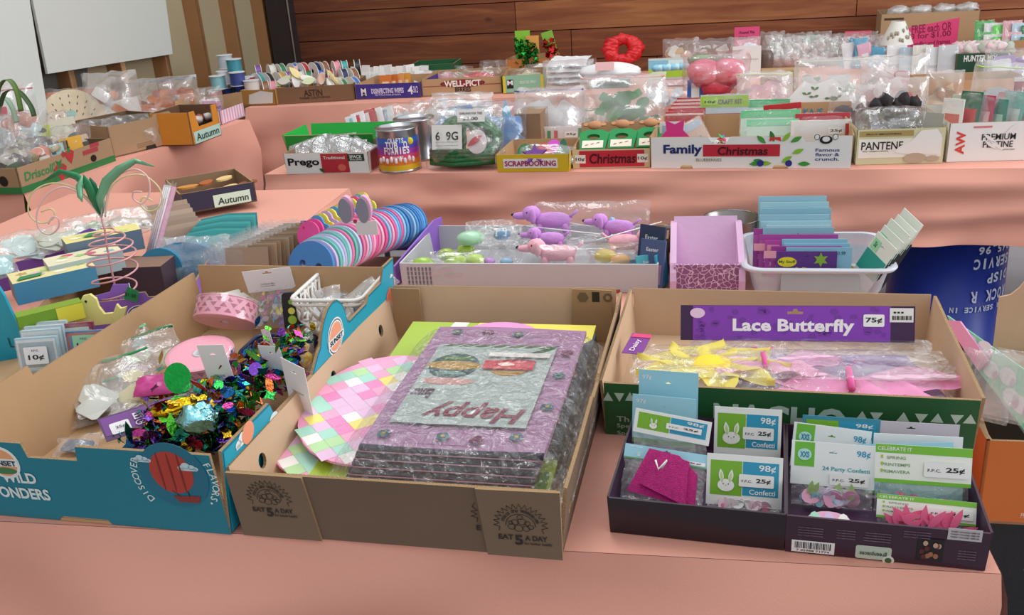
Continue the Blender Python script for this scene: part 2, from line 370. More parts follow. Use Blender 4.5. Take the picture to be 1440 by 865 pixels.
# plank wall
def plankmat():
    m = bpy.data.materials.new('stained_pine_planks'); m.use_nodes = True; n = m.node_tree; b = n.nodes['Principled BSDF']; b.inputs['Roughness'].default_value = .62
    tcn = n.nodes.new('ShaderNodeTexCoord'); mp = n.nodes.new('ShaderNodeMapping'); n.links.new(tcn.outputs['Object'], mp.inputs[0]); mp.inputs['Scale'].default_value = (.8, 1, 9)
    nz = n.nodes.new('ShaderNodeTexNoise'); nz.inputs['Scale'].default_value = 2.2; nz.inputs['Detail'].default_value = 5; nz.inputs['Distortion'].default_value = .8
    n.links.new(mp.outputs[0], nz.inputs['Vector'])
    big = n.nodes.new('ShaderNodeTexNoise'); big.inputs['Scale'].default_value = 1.1; n.links.new(tcn.outputs['Object'], big.inputs['Vector'])
    oi = n.nodes.new('ShaderNodeNewGeometry')
    rp = n.nodes.new('ShaderNodeValToRGB'); e = rp.color_ramp.elements; e[0].position = .2; e[0].color = hx('6E3620')+(1,); e[1].position = .8; e[1].color = hx('AE6E42')+(1,)
    x = e.new(.5); x.color = hx('8C4C2C')+(1,)
    ad = n.nodes.new('ShaderNodeMath'); ad.operation = 'ADD'; n.links.new(nz.outputs[0], ad.inputs[0])
    m2 = n.nodes.new('ShaderNodeMath'); m2.operation = 'MULTIPLY_ADD'; m2.inputs[1].default_value = .34; m2.inputs[2].default_value = -.17
    n.links.new(oi.outputs['Random Per Island'], m2.inputs[0]); n.links.new(m2.outputs[0], ad.inputs[1])
    n.links.new(ad.outputs[0], rp.inputs[0])
    # plank colour darkens toward the left end of the wall
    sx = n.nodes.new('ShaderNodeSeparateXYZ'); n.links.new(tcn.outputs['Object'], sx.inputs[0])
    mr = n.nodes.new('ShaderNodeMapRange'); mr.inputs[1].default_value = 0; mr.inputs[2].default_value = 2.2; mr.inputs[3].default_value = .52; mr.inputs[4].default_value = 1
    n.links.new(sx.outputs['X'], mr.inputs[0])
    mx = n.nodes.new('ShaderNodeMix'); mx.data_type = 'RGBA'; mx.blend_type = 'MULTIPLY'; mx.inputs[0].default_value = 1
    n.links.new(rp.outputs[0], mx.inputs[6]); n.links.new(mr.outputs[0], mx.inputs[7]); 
    vo = n.nodes.new('ShaderNodeTexVoronoi'); vo.inputs['Scale'].default_value = 1.6; mp2 = n.nodes.new('ShaderNodeMapping'); mp2.inputs['Scale'].default_value = (1, 1, 1.7)
    n.links.new(tcn.outputs['Object'], mp2.inputs[0]); n.links.new(mp2.outputs[0], vo.inputs['Vector'])
    kr = n.nodes.new('ShaderNodeValToRGB'); kr.color_ramp.elements[0].position = .03; kr.color_ramp.elements[0].color = (.12, .08, .06, 1); kr.color_ramp.elements[1].position = .07; kr.color_ramp.elements[1].color = (1, 1, 1, 1)
    n.links.new(vo.outputs['Distance'], kr.inputs[0])
    mk = n.nodes.new('ShaderNodeMix'); mk.data_type = 'RGBA'; mk.blend_type = 'MULTIPLY'; mk.inputs[0].default_value = 1
    n.links.new(mx.outputs[2], mk.inputs[6]); n.links.new(kr.outputs[0], mk.inputs[7]); n.links.new(mk.outputs[2], b.inputs['Base Color'])
    bn = n.nodes.new('ShaderNodeBump'); bn.inputs['Strength'].default_value = .3; bn.inputs['Distance'].default_value = .01; n.links.new(nz.outputs[0], bn.inputs['Height']); n.links.new(bn.outputs[0], b.inputs['Normal'])
    return m
g = G(); rr = random.Random(3); ph = .19
for r in range(17):
    z = r*ph; x = -.1-rr.random()*1.2
    while x < 6.5:
        L = 1.2+rr.random()*1.8; g.box((x+L/2, .02+rr.random()*.004, z+ph/2), (L-.005, .03, ph-.006)); x += L
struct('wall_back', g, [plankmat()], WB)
g = G(); g.box((3, .06, 1.6), (7, .03, 3.2)); struct('wall_back_backing', g, M('1A100C', .9), WB)
# left wall: beige sheathing, studs, white panels
g = G(); g.box((-.13, -3, 1.6), (.02, 7.4, 3.2)); struct('wall_left', g, M('A89C7E', .8, bump=.2, bs=8, var=.1, vs=3), WL)
for k in range(13):
    g = G(); y = -.06-.406*k; g.box((-.075, y-.02, 1.6), (.09, .04, 3.2)); g.box((-.031, y-.02, 1.6), (.002, .036, 3.2), 1)
    struct('trim_%d' % (k+1), g, [M('9C7048', .7, bump=.2, bs=30, var=.16, vs=6), M('D0A878', .7, var=.12, vs=9)], WL)
g = G(); g.box((.07, -.05, 1.6), (.15, .12, 3.2)); g.tube([(.155, -.11, .2), (.157, -.112, 3)], .006, 5, 1); struct('trim_corner_post', g, [M('2C2020', .7, bump=.4, bs=30, var=.3), M('8C8478', .5)], WB)
# flat dark slab painting the shade of a recess under white sheets, sheets themselves defined from the wall plane
wo_ = WL.inverted()
def onwall(x, y, off=-.02):
    # intersect pixel ray with wall plane local x = off
    d = rayd(x, y); o = wo_ @ CP; dl = wo_.to_3x3() @ d; t = (off-o.x)/dl.x; return o+dl*t
def wallslab(name, px, t=.014, m=None, off=-.02):
    P = [onwall(x, y, off) for x, y in px]
    g = G(); X = Matrix(((0, 0, 1, off), (1, 0, 0, 0), (0, 1, 0, 0), (0, 0, 0, 1)))
    g.slab([(p.y, p.z) for p in P], t, X); return struct(name, g, m or M('C9CEC9', .7, var=.02), WL)
wallslab('wall_left_white_panel', [(64, 104), (240, 76), (222, -60), (30, -60)])
wallslab('wall_left_white_board', [(-300, 260), (72, 205), (37, -6), (28, -60), (-300, -60)], m=M('CDD3CF', .7, var=.02), off=-.022)
wallslab('wall_left_recess_shade', [(60, 200), (123, 190), (122, 80), (60, 80)], t=.004, m=M('5A5A55', .8), off=-.11)
# ================================================================ TABLES
def clothmat(): return M('E0A08E', .62, bump=.12, bs=500, var=.05, vs=3, spec=.35)
CM = clothmat()
def cloth(A, yaw, w, d, drop, label, front=1, left=1, right=1, folds=.02, seed=0, fo=.1, fq=13, top=TZ, name='tablecloth', lab_t=None):
    """A = front-left corner; x along the front edge, y to the rear"""
    X = T(V((A.x, A.y, top))) @ Rz(yaw)
    tb = thing('folding_table', T(V((A.x, A.y, 0))) @ Rz(yaw), lab_t or ('folding table under the '+' '.join(label.split()[3:])), 'table')
    g = G(); g.box((w/2, d/2, top-.022), (w-.04, d-.04, .03)); g.build('tabletop', pl('B9B5AC'), tb)
    for lx in (.12, w-.12):
        for ly in (.1, d-.1):
            g = G(); g.tube([(lx, ly, 0), (lx, ly, top-.037)], .014, 8); g.build('leg', M('6A6C70', .4, .8), tb)
    g = G(); zt = -.001; N = max(8, int(w/.05)); K = max(6, int(d/.06))
    def topf(u, v):
        x = u*w; y = v*d; e = min(1, 10*min(u, 1-u, v, 1-v)); return (x, y, zt)
    g.grid(topf, N, K)
    def skirt(P0, dx, nrm, L, flare):
        n = int(L/.018)
        def fn(u, v):
            s = u*L; dz = v*drop
            am = folds*(v**.8)*(1+.6*noise.noise(V((s*1.2, seed, 0))))
            ph = s*fq+3*noise.noise(V((s*1.7+seed, v*.8, 2)))+v*2.2
            off = am*(math.sin(ph)+.5*math.sin(ph*2.1+1))+fo*v*.5+.06*(noise.noise(V((s*2.6+v*2.5, v*2.6-s*1.2, seed)))+.3)*min(1, v*5)*(folds/.012)**.5+.006*noise.noise(V((s*6, v*9, seed)))*v
            if v < .04: off = max(off, 0)
            off = max(off, .001)
            p = P0+dx*s+nrm*off
            # corner gathers
            return (p.x, p.y, zt-dz)
        g.grid(fn, n, 14)
    if front: skirt(V((0, 0, 0)), V((1, 0, 0)), V((0, -1, 0)), w, fo)
    if right: skirt(V((w, 0, 0)), V((0, 1, 0)), V((1, 0, 0)), d, fo)
    if left: skirt(V((0, d, 0)), V((0, -1, 0)), V((-1, 0, 0)), d, fo)
    o = g.build(name, CM, None, X)
    tag(o, label, 'tablecloth'); return o
def dirv(a): a = math.radians(a); return V((math.cos(a), math.sin(a), 0))
Y1 = -11.4; FR1 = at(1408, 806); FL1 = FR1-dirv(Y1)*2.6
cloth(FL1, Y1, 2.6, 1.22, .5, 'salmon pink tablecloth on the nearest table under the big cardboard trays', folds=.020, fo=.16, seed=1, fq=8)
Y5 = -11.4; A5 = FL1+dirv(Y1+90)*1.24; cloth(A5, Y5, 1.08, .72, .45, 'salmon pink cloth at the far left end under the purple trays and craft packets', seed=5)
T2A = at(372, 245); Y2 = -15; cloth(T2A, Y2, 4.2, .9, .245, 'salmon pink tablecloth of the middle table under the Christmas boxes', folds=.006, fo=.03, seed=2)
T3A = at(345, 152); Y3 = -11; cloth(T3A, Y3, 5.2, .8, .72, 'salmon pink tablecloth of the rear table along the plank wall', folds=.014, fo=.08, seed=3)
T4R = at(350, 168); T4N = at(33, 272); dv = (T4R-T4N); y4 = math.degrees(math.atan2(dv.y, dv.x))
cloth(T4N-dirv(y4-90)*.0+dirv(y4+90)*0, y4, dv.length, .6, .7, 'salmon pink tablecloth of the left table by the open studs', folds=.008, fo=.06, seed=4)
# ================================================================ FRONT TABLE
def pt(x, y, z): return at(x, y, TZ+z)
def onp(X, x, y):
    Xi = X.inverted(); o = Xi @ CP; d = Xi.to_3x3() @ rayd(x, y); t = -o.z/d.z; p = o+d*t; return p.x, p.y
def wX(o, X): return o.matrix_world @ X
# ---------- 1 teal produce carton at the left
fB = FP((-40, 721), (325, 752)); TE = M('16798C', .5, var=.05); TE2 = M('12A0BC', .5, var=.04)
hB = .136; dB = .70
SUN = 'F0936A'
rightB = [(0, 0), (dB, 0), (dB, .175), (dB*.92, .175), (dB*.90, .148), (dB*.80, .148), (dB*.78, hB)] 
rightB += [(dB*.66, hB)]+[(dB*.56+.062*math.cos(a), hB-.02+.085*math.sin(a)) for a in [PI*k/10 for k in range(1, 10)]]+[(dB*.46, hB), (dB*.42, hB-.028), (dB*.22, hB-.028), (dB*.2, hB), (0, hB)]
frontB = prof(fB.w, hB, cuts=[(fB.w*.315, fB.w*.52, hB-.024)])
frontB = [(0, 0), (fB.w*.36, 0), (fB.w*.37, .008), (fB.w*.55, .008), (fB.w*.56, 0)]+frontB[1:]
o, q = tray(fB, dB, hB, 'teal printed cardboard produce carton with hot air balloon, full of foil garlands', mo=TE, fl=.012, front=frontB, right=rightB,
            left=prof(dB, hB, bumps=[(dB*.72, dB, .155)]), hb=.15)
X = q['f']; W_ = wX(o, X)
def cloud(par, X, x, y, s, m=None):
    g = G()
    for dx, dy, r in ((-1, 0, .5), (-.3, .35, .62), (.5, .15, .5), (1.1, -.05, .35)): g.slab(ell(r*s, r*s*.8, x+dx*s, y+dy*s, 12), .0003, None, (0,)*3, (), .0005)
    g.slab(rect(2.6*s, .4*s, x-1.4*s, y-.4*s), .0003, None, (0,)*3, (), .0005)
    return g.build('printed_cloud', m or card('BFD8DC'), par, X)
def arc_text(par, X, s, cx, cy, R, h, a0, a1, m, bold=.01, ymax=9):
    g = G(); n = len(s)
    for i, ch in enumerate(s):
        if ch == ' ' or cy+R*math.sin(math.radians(a0+(a1-a0)*i/(n-1))) > ymax: continue
        a = math.radians(a0+(a1-a0)*i/(n-1))
        gtxt(g, ch, cx+R*math.cos(a), cy+R*math.sin(a), h*(1 if ch not in "'." else .35), None, rot=a-PI/2, bold=bold)
    return g.build('arched_lettering', m, par, X)
x, y = onp(W_, 245, 668); k = .00118
patch(o, 'printed_sky_disc', ell(44*k, 46*k, x, y, 28), card('1A6B82'), X)
patch(o, 'printed_balloon', ell(28*k, 30*k, x-2*k, y+4*k, 24), card('B23A2A'), X, z=.0011)
for dx in (-14, 0, 13): patch(o, 'printed_balloon_seam', ell(1.2*k, 28*k, x+(dx-2)*k, y+4*k, 12), card('7E241C'), X, z=.0016)
patch(o, 'printed_balloon_basket', [(x-2*k, y-38*k), (x+24*k, y-38*k), (x+28*k, y-28*k), (x-8*k, y-30*k)], card('8A2F28'), X, z=.0016)
for dx in (-1, 1): patch(o, 'printed_balloon_rope', [(x+(2+dx*10)*k, y-22*k), (x+(3+dx*10)*k, y-22*k), (x+(9+dx*5)*k, y-32*k), (x+(8+dx*5)*k, y-32*k)], card('3A2A30'), X, z=.0016)
cloud(o, X @ T(0, 0, .001), x-36*k, y+20*k, 8*k); cloud(o, X @ T(0, 0, .001), x+22*k, y+12*k, 9*k)
arc_text(o, X, "DISCOVER THE WORLD'S FLAVORS.", x, y-4*k, 52*k, 9*k, 218, -40, card('D8E4E2'), ymax=hB-.008)
x, y = onp(W_, 37, 664); txt(o, 'WILD', x-14*k, y-9*k, 16*k, 50*k, card('D8E4E2'), X, bold=.05)
x, y = onp(W_, 25, 688); txt(o, 'WONDERS', x-2*k, y-5*k, 17*k, 94*k, card('D8E4E2'), X, bold=.05)
x, y = onp(W_, 4, 650)
patch(o, 'printed_logo', ell(24*k, 24*k, x, y, 28), card('E8ECE8'), X); patch(o, 'printed_logo_sun', ell(20*k, 20*k, x, y, 28), card('E8A070'), X, z=.001)
patch(o, 'printed_logo_band', rect(44*k, 11*k, x-22*k, y-5*k), card('E8ECE8'), X, z=.0015); patch(o, 'printed_logo_field', ell(17*k, 5*k, x, y-12*k, 16), card('3E7A48'), X, z=.0015)
txt(o, 'SUNSET', x, y, 8*k, 40*k, card('16384A'), X @ T(0, 0, .0014), bold=.05)
X = q['r']; W_ = wX(o, X)
RB = T(0, 0, .0002)
gp = G(); gp.slab([(p[0]*.985+.004, max(.003, p[1]-.004)) for p in rightB], .0006, None, (0,)*3, (), .0003); gp.build('lit_side_panel', TE2, o, X)  # same carton teal, brightened in colour for the light on its right side
Xs = X @ T(0, 0, .001)
x, y = onp(W_, 347, 608); cloud(o, Xs, x-.012, y-.004, .016, card('E8F0F0')); patch(o, 'printed_sun', ell(.017, .017, x, y, 20), card('F29A78'), Xs, z=.001)
x, y = onp(W_, 384, 593); patch(o, 'printed_sun', ell(.016, .016, x, y, 20), card('DCE8EA'), Xs); cloud(o, Xs, x+.022, y, .01, card('E8F0F0'))
x = dB*.56; y = hB-.0
for r_, c_ in ((.034, 'EEF2F0'), (.031, '16384A'), (.029, 'EEF2F0'), (.026, 'F0A080')): patch(o, 'printed_logo', ell(r_, r_, x, y, 24), card(c_), Xs, z=.0006+(.034-r_)*.1, t=.0002)
patch(o, 'printed_logo_band', rect(.066, .014, x-.033, y-.012), card('EEF2F0'), Xs, z=.0019); txt(o, 'SUNSET', x, y-.005, .010, .056, card('16384A'), Xs @ T(0, 0, .0016), bold=.05)
x, y = onp(W_, 537, 421); patch(o, 'printed_sun', ell(.020, .024, dB*.955, .098, 20), card('F07C5C'), Xs); cloud(o, Xs, dB*.99-.012, .142, .006, card('E8F0F0'))
# ---------- 2 big kraft tray, centre
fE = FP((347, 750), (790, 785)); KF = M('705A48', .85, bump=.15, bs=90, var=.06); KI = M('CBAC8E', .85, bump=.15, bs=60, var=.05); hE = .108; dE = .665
hole = lambda x, y, r=.011: ell(r, r*1.1, x, y, 12)
rE = [(0, 0), (dE, 0), (dE, .118), (dE*.9, .118), (dE*.88, .108), (dE*.5, .108), (dE*.48, .098), (dE*.40, .098), (dE*.38, .108), (dE*.2, .104), (0, hE)]
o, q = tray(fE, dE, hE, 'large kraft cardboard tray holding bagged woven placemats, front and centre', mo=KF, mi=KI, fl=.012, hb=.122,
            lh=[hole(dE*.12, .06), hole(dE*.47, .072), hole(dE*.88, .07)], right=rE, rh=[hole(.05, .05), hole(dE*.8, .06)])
Xf = q['f']
INK = card('2A211B')
def eat5(par, X, cx, cy, s, cut=None):
    g = G(); n = 15; R1, R2 = .036*s, .028*s
    pts = [((R1 if k % 2 else R2)*math.cos(PI*(-.06+1.12*k/(2*n)))+cx, (R1 if k % 2 else R2)*math.sin(PI*(-.06+1.12*k/(2*n)))*.95+cy) for k in range(2*n+1)]
    pts = [(cx+R2*1.05, cy-.012*s)]+pts+[(cx-R2*1.05, cy-.012*s)]
    for ps, r in ((pts, .00045*s),):
        if cut: ps = [p for p in ps if p[0] < cut]
        g.tube([(p[0], p[1], .0004) for p in ps], r, 4)
    if not cut:
        g.tube([(cx+.0195*s*math.cos(a), cy-.002*s+.0195*s*math.sin(a), .0004) for a in [PI*k/14 for k in range(15)]], .0004*s, 4)
        for dx, dy, r in ((-.012, -.004, .005), (-.003, -.006, .006), (.007, -.006, .005), (.013, -.003, .004), (-.007, .004, .005), (.002, .005, .006), (.009, .003, .004), (0, .012, .004), (-.013, .003, .003)):
            g.tube([(cx+dx*s+r*s*math.cos(a), cy+dy*s+r*s*.85*math.sin(a), .0004) for a in [2*PI*k/10 for k in range(10)]], .0004*s, 4, closed=True)
    g.build('printed_fruit_emblem', INK, par, X)
    g = G()
    if not cut:
        t = 'fruits and vegetables'
        for i, ch in enumerate(t):
            if ch != ' ': a = math.radians(165-150*i/(len(t)-1)); gtxt(g, ch, cx+.0235*s*math.cos(a), cy+.0235*s*math.sin(a), .0045*s, None, rot=a-PI/2)
        gtxt(g, 'EAT', cx-.021*s, cy-.021*s, .0085*s, .02*s, bold=.03); gtxt(g, '5', cx-.004*s, cy-.025*s, .017*s, .011*s, bold=.07); gtxt(g, 'A DAY', cx+.019*s, cy-.021*s, .0085*s, .03*s, bold=.03)
        gtxt(g, 'for better health', cx+.021*s, cy-.030*s, .0045*s, .036*s, bold=.02)
    else: gtxt(g, 'E', cx-.028*s, cy-.021*s, .0085*s, .006*s, bold=.03)
    g.build('lettering', INK, par, X)
W_ = wX(o, Xf)
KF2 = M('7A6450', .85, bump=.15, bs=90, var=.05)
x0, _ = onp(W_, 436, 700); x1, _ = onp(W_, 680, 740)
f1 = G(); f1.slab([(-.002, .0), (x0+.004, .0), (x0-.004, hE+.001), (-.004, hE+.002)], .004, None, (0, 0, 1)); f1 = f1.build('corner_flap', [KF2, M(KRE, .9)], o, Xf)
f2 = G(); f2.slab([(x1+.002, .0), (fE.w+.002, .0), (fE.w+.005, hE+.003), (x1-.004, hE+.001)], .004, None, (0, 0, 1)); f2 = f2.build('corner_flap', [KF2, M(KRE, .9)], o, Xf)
x, y = onp(W_, 380, 697); eat5(f1, T(0, 0, .0042), x, y-.002, .92)
x, y = onp(W_, 733, 735); eat5(f2, T(0, 0, .0042), x, y, 1.0)
x, y = onp(W_, 692, 725); eat5(o, Xf @ T(0, 0, .0005), x+.008, y, 1.0, cut=x1-.003)
# inner back corner panel with recycling marks
Xb = q['bi']; W_ = wX(o, Xb)
x0, _ = onp(W_, 803, 430)
g = G(); g.slab([(x0-.002, .02), (fE.w-.006, .02), (fE.w-.006, .124), (x0+.004, .126)], .004, None, (0, 0, 1)); pn = g.build('corner_flap', [M('A5835F', .85), M(KRE, .9)], o, Xb)
xx, yy = onp(W_, 820, 417); patch(pn, 'printed_mark', ell(.011, .011, xx, yy, 6), card('6A5440'), T(0, 0, .004))
patch(pn, 'printed_mark', rect(.014, .02, xx+.018, yy-.009), card('1C1816'), T(0, 0, .004)); patch(pn, 'printed_mark', ell(.009, .009, xx+.048, yy, 16), card('6A5440'), T(0, 0, .004)); patch(pn, 'printed_mark', ell(.004, .004, xx+.048, yy, 10), card('A5835F'), T(0, 0, .0045))
g = G(); g.slab([(.0, .02), (.06, .02), (.06, .121), (.0, .122)], .003, None, (0, 0, 1)); g.build('corner_flap', [M('A5835F', .85), M(KRE, .9)], o, Xb)
# contents of the kraft tray
yw = fE.yaw
def sheet4(pxs, z, th=.002, zoff=0):
    """frame from pixel corners FL,FR,BL at height z above the table"""
    a, b, c = (pt(*p, z) for p in pxs); d = b-a; ya = math.degrees(math.atan2(d.y, d.x)); X = T(a) @ Rz(ya); l = X.inverted() @ c; return X, d.length, l.y, l.x/max(l.y, .001)
X, w_, d_, sk = sheet4(((455, 672), (790, 680), (560, 470)), .02)
PASTEL = ['F2A8C8', 'A8DCC8', 'F4E27A', 'E7BEDD', 'F3F1EA', 'F08CC0', 'B7E0A2']
def harlequin(name, X, w, d, label, seed, cols=PASTEL, rnd_edge=False, th=.004):
    o = bpy.data.objects.new(name, None)
    g = G(); N = 9; K = 7
    g.box((w/2, d/2, th/2), (w, d, th), 0)
    r = random.Random(seed)
    for i in range(N):
        for j in range(K):
            cx = (i+.5)*w/N; cy = (j+.5)*d/K
            if rnd_edge and ((cx/w-.5)**2+(cy/d-.5)**2) > .235: continue
            g.slab([(cx-w/N/2, cy), (cx, cy-d/K/2), (cx+w/N/2, cy), (cx, cy+d/K/2)], .0004, None, (1+r.randrange(len(cols)),)*3, (), th)
    o = g.build(name, [card('F3EAD8')]+[card(c) for c in cols], None, X); return tag(o, label, 'placemat')
# flat green/yellow print at the bottom
o1 = thing('vinyl_placemat', T(fE.P(.075, .075, .035)) @ Rz(yw) @ Rx(3.5), 'yellow and green vinyl placemat under the bagged placemats in the kraft tray', 'placemat')
g = G(); g.box((.165, .27, .003), (.36, .52, .006)); g.build('mat_body', card('A6C23A'), o1)
patch(o1, 'printed_patch', [(.1, .40), (.345, .42), (.345, .53), (.12, .53)], card('EDE05A'), z=.0062); patch(o1, 'printed_patch', ell(.07, .045, .17, .49, 20), card('E59AD0'), z=.0066)
patch(o1, 'printed_patch', [(.02, .2), (.06, .2), (.1, .53), (.07, .53)], card('F3F1DE'), z=.0062); patch(o1, 'printed_patch', [(.2, .0), (.34, .0), (.34, .06), (.2, .03)], card('5F8C2A'), z=.0062)
# two pastel harlequin ovals, left of the pile
for k_, (px, py, zz, rx, ry, sd, lb) in enumerate(((500, 592, .045, .13, .17, 3, 'pastel harlequin oval placemat lowest at the left of the kraft tray'), (540, 572, .062, .13, .17, 8, 'pastel pink and green harlequin oval placemat just under the woven ones'))):
    g = G(); p = pt(px, py, zz); r = random.Random(sd); N = 7
    g.slab(ell(rx, ry, 0, 0, 36), .004)
    st = rx*2/N
    for i in range(N):
        for j in range(14):
            for hh_ in (0, 1):
                cx = -rx+(i+.5+.5*hh_)*st; cy = -ry+(j+.5+.5*hh_)*st*.95
                if (abs(cx)/rx)**2+(abs(cy)/ry)**2 < .93: g.slab([(cx-st/2, cy), (cx, cy-st/2), (cx+st/2, cy), (cx, cy+st/2)], .0004, None, (1+r.randrange(len(PASTEL)),)*3, (), .004)
    o1 = g.build('oval_placemat', [card('F0A0C4')]+[card(c) for c in PASTEL], None, FLAT(p, yw, 3, 4)); tag(o1, lb, 'placemat')
# bagged woven placemats
X, w_, d_, sk = sheet4(((500, 634), (765, 662), (612, 474)), .085)
X = X @ Rx(1.5) @ Rz(4.5) @ T(-.012, 0.01, -.04)
o1 = thing('bagged_woven_placemats', X, 'clear bag of purple and grey woven Easter placemats in the kraft tray', 'placemats')
PU = M('A57C9E', .85, bump=.5, bs=500, var=.12, vs=30); GY = M('AEBCB8', .85, bump=.6, bs=600, var=.08, vs=60); NV = M('2A2838', .8, bump=.4, bs=300, var=.2)
for i in range(5):
    dx = .004*i; g = G(); wi = w_-.01; th = .0085; zz = i*.0095
    def fn(u, v, dx=dx, zz=zz):
        # folded sheet, rounded fold at the front
        yo = -.006*(4-i)
        if u < .46: t = u/.46; y = d_*(1-t)+yo*t; return (dx+v*wi, y, zz+th+.002*math.sin(t*3+v*4))
        if u < .54: a = (u-.46)/.08*PI; return (dx+v*wi, yo-math.sin(a)*th*1.1, zz+th/2+math.cos(a)*th/2+.002*math.sin(3+v*4)*(1-(u-.46)/.08))
        t = (u-.54)/.46; return (dx+v*wi, yo*(1-t)+d_*t, zz)
    g.box((dx+wi/2, d_/2+.004, zz+th/2), (wi, d_-.012, th*.8)); g.grid(fn, 50, 10)
    ob = g.build('woven_placemat', [PU, NV], o1)
    for p in ob.data.polygons:
        c_ = p.center
        if c_.y < .003-.006*(4-i): p.material_index = 1
    g = G(); g.tube([(dx+.002+(w_-.014)*k/8, -.009-.006*(4-i), zz+.001) for k in range(9)], .0012, 4); g.build('edge_stitching', M('B98AA8', .8), ob)
zt = 5*.0095+.001; TP = T(.016, 0, zt)
def top(name, o_, m, z=.002, par=o1): return patch(par, name, o_, m, TP, z=z, t=.0006)
ct = top('woven_centre', rect(w_*.74, d_*.66, w_*.09, d_*.14), GY)
def flower(x, y, r, c1, c2):
    for k in range(5): a = 2*PI*k/5; top('woven_petal', ell(r*.42, r*.42, x+r*.6*math.cos(a), y+r*.6*math.sin(a), 8), M(c1, .85))
    top('woven_flower_eye', ell(r*.3, r*.3, x, y, 8), M(c2, .85), .0026)
for fx, fy, c1, c2 in ((.1, .06, '3F6670', 'B99A4A'), (.42, .06, '3F6670', 'B99A4A'), (.60, .05, '6A2A52', '7C3A5E'), (.80, .08, '3F6670', 'C0A050'), (.15, .93, '3F6670', 'B99A4A'), (.35, .93, '6A2A52', '74305A'), (.55, .92, '3F6670', 'B99A4A'), (.90, .3, '3F6670', 'B99A4A'), (.90, .55, '3F6670', '2A4A38'), (.90, .75, '6A2A52', '74305A')):
    flower(fx*w_, fy*d_, .011, c1, c2)
def egg(x, y, rx, ry, c): 
    top('woven_egg', ell(rx, ry, x, y, 20), M(c, .85), .0027)
ex, ey = w_*.26, d_*.60
egg(ex, ey, .042, .045, '33575A'); top('woven_egg_band', ell(.047, .016, ex, ey, 16), M('B08A3E', .85), .0034)
top('woven_egg_stripe', ell(.030, .007, ex, ey+.026, 12), M('4E7A3A', .85), .0034); top('woven_egg_stripe', ell(.026, .006, ex, ey-.027, 12), M('7A9A94', .85), .0034)
top('woven_rim', ell(.045, .012, ex+.004, ey-.055, 14), M('C99E98', .85), .0027)
ex, ey = w_*.60, d_*.60
egg(ex, ey, .034, .030, 'A9803A'); top('woven_egg_stripe', ell(.03, .01, ex+.01, ey+.02, 12), M('7E2F3E', .85), .0034)
for k in range(7): top('woven_leaf', leaf(.035, .004, w_*(.12+.1*k), d_*.78, .3), M('3E6A32', .85), .0027)
for k in range(5): top('woven_leaf', leaf(.04, .005, w_*(.62+.03*k), d_*(.68+.015*k), .8), M('2F6A3A', .85), .0027)
g = G(); gtxt(g, 'Happy', -w_*.52, -d_*.23, .06, w_*.56, bold=.02, shear=.3); g.build('woven_lettering', M('7C2440', .85), o1, TP @ T(0, 0, .0028) @ Rz(180))
g = G(); gtxt(g, 'Easter', -w_*.17, -d_*.36, .03, w_*.13, bold=.02, shear=.3); g.build('woven_lettering', M('4E2A4A', .85), o1, TP @ T(0, 0, .0028) @ Rz(180))
lb = patch(o1, 'paper_label', rect(.085, .03, w_*.44, d_*.57), card('C4283A'), TP, z=.006, t=.0005); patch(o1, 'paper_label', rect(.105, .016, w_*.44, d_*.68), card('D8D4CE'), TP, z=.006); patch(lb, 'paper_label_print', leaf(.03, .007, w_*.52, d_*.61), card('F2D8D0'), None, z=.0066)
g = G()
def bagfn(sg):
    def fn(u, v):
        x = -.035+u*(w_+.085); y = -.045+v*(d_+.067); e = min(1, 7*min(u, 1-u))*min(1, 9*min(v, 1-v))
        n_ = noise.noise(V((u*9, v*9, sg*4))); return (x, y, (.058+.006*n_)*e**.6 if sg > 0 else -.003+.0*e)
    return fn
g.grid(bagfn(1), 44, 40); g.grid(bagfn(-1), 8, 8); g.build('plastic_film', film(.03, 42, gl=.12, bump=1.6), o1)
# second folded woven cloth, right of the pile
o1 = thing('folded_woven_runner', T(fE.P(fE.w-.105, .17, .014)) @ Rz(yw) @ Ry(-4), 'folded multicoloured woven table runner at the right side of the kraft tray', 'table runner')
for i in range(3):
    g = G(); g.box((.04, .20, .01+i*.017), (.085, .42-.01*i, .014)); g.build('woven_layer', M(['3E4650', '5E6A60', '46505A'][i], .9, bump=.5, bs=300, var=.3, vs=40), o1)
for k in range(10): patch(o1, 'woven_motif', ell(.014, .016, .045+.012*(k % 2), .03+.04*k, 10), M(['B4772F', '8E2C46', '3C6B42', '7B4C7E', 'C0A040'][k % 5], .9), z=.052)
patch(o1, 'white_care_tag', rect(.035, .04, .03, -.01), card('E6E4DE'), z=.053)
# ---------- 3 green tray at right ("NACHO")
GN = M('1E5A2E', .5, var=.06); fN = FP((852, 610), (1367, 641)); dN = .40; hN = .096
gy_ = [(0, 0), (dN, 0), (dN, .10), (dN*.9, .10), (dN*.7, .098), (0, hN)]
o, q = tray(fN, dN, hN, 'green sided cardboard tray of butterfly and daisy decorations at right', mo=GN, mi=KI, fl=.008, hb=.10, right=gy_, left=[(-x+dN, y) for x, y in gy_][::-1])
W_ = wX(o, q['f']); Z = q['f']; cw = card('B9CDBA')
for px in (855, 871, 886): x, y = onp(W_, px, 558); patch(o, 'printed_triangle', [(x-.008, y-.007), (x+.008, y-.007), (x, y+.009)] if px != 871 else [(x-.008, y+.007), (x, y-.009), (x+.008, y+.007)], cw, Z)
for i, px in enumerate((1212, 1232, 1270, 1295, 1318, 1345, 1364)): x, y = onp(W_, px, 585+(px-1212)*.03); s = (-1)**i; patch(o, 'printed_triangle', [(x-.009, y-.007*s), (x+.009*1, y-.007*s), (x, y+.009*s)][::int(s)], cw, Z)
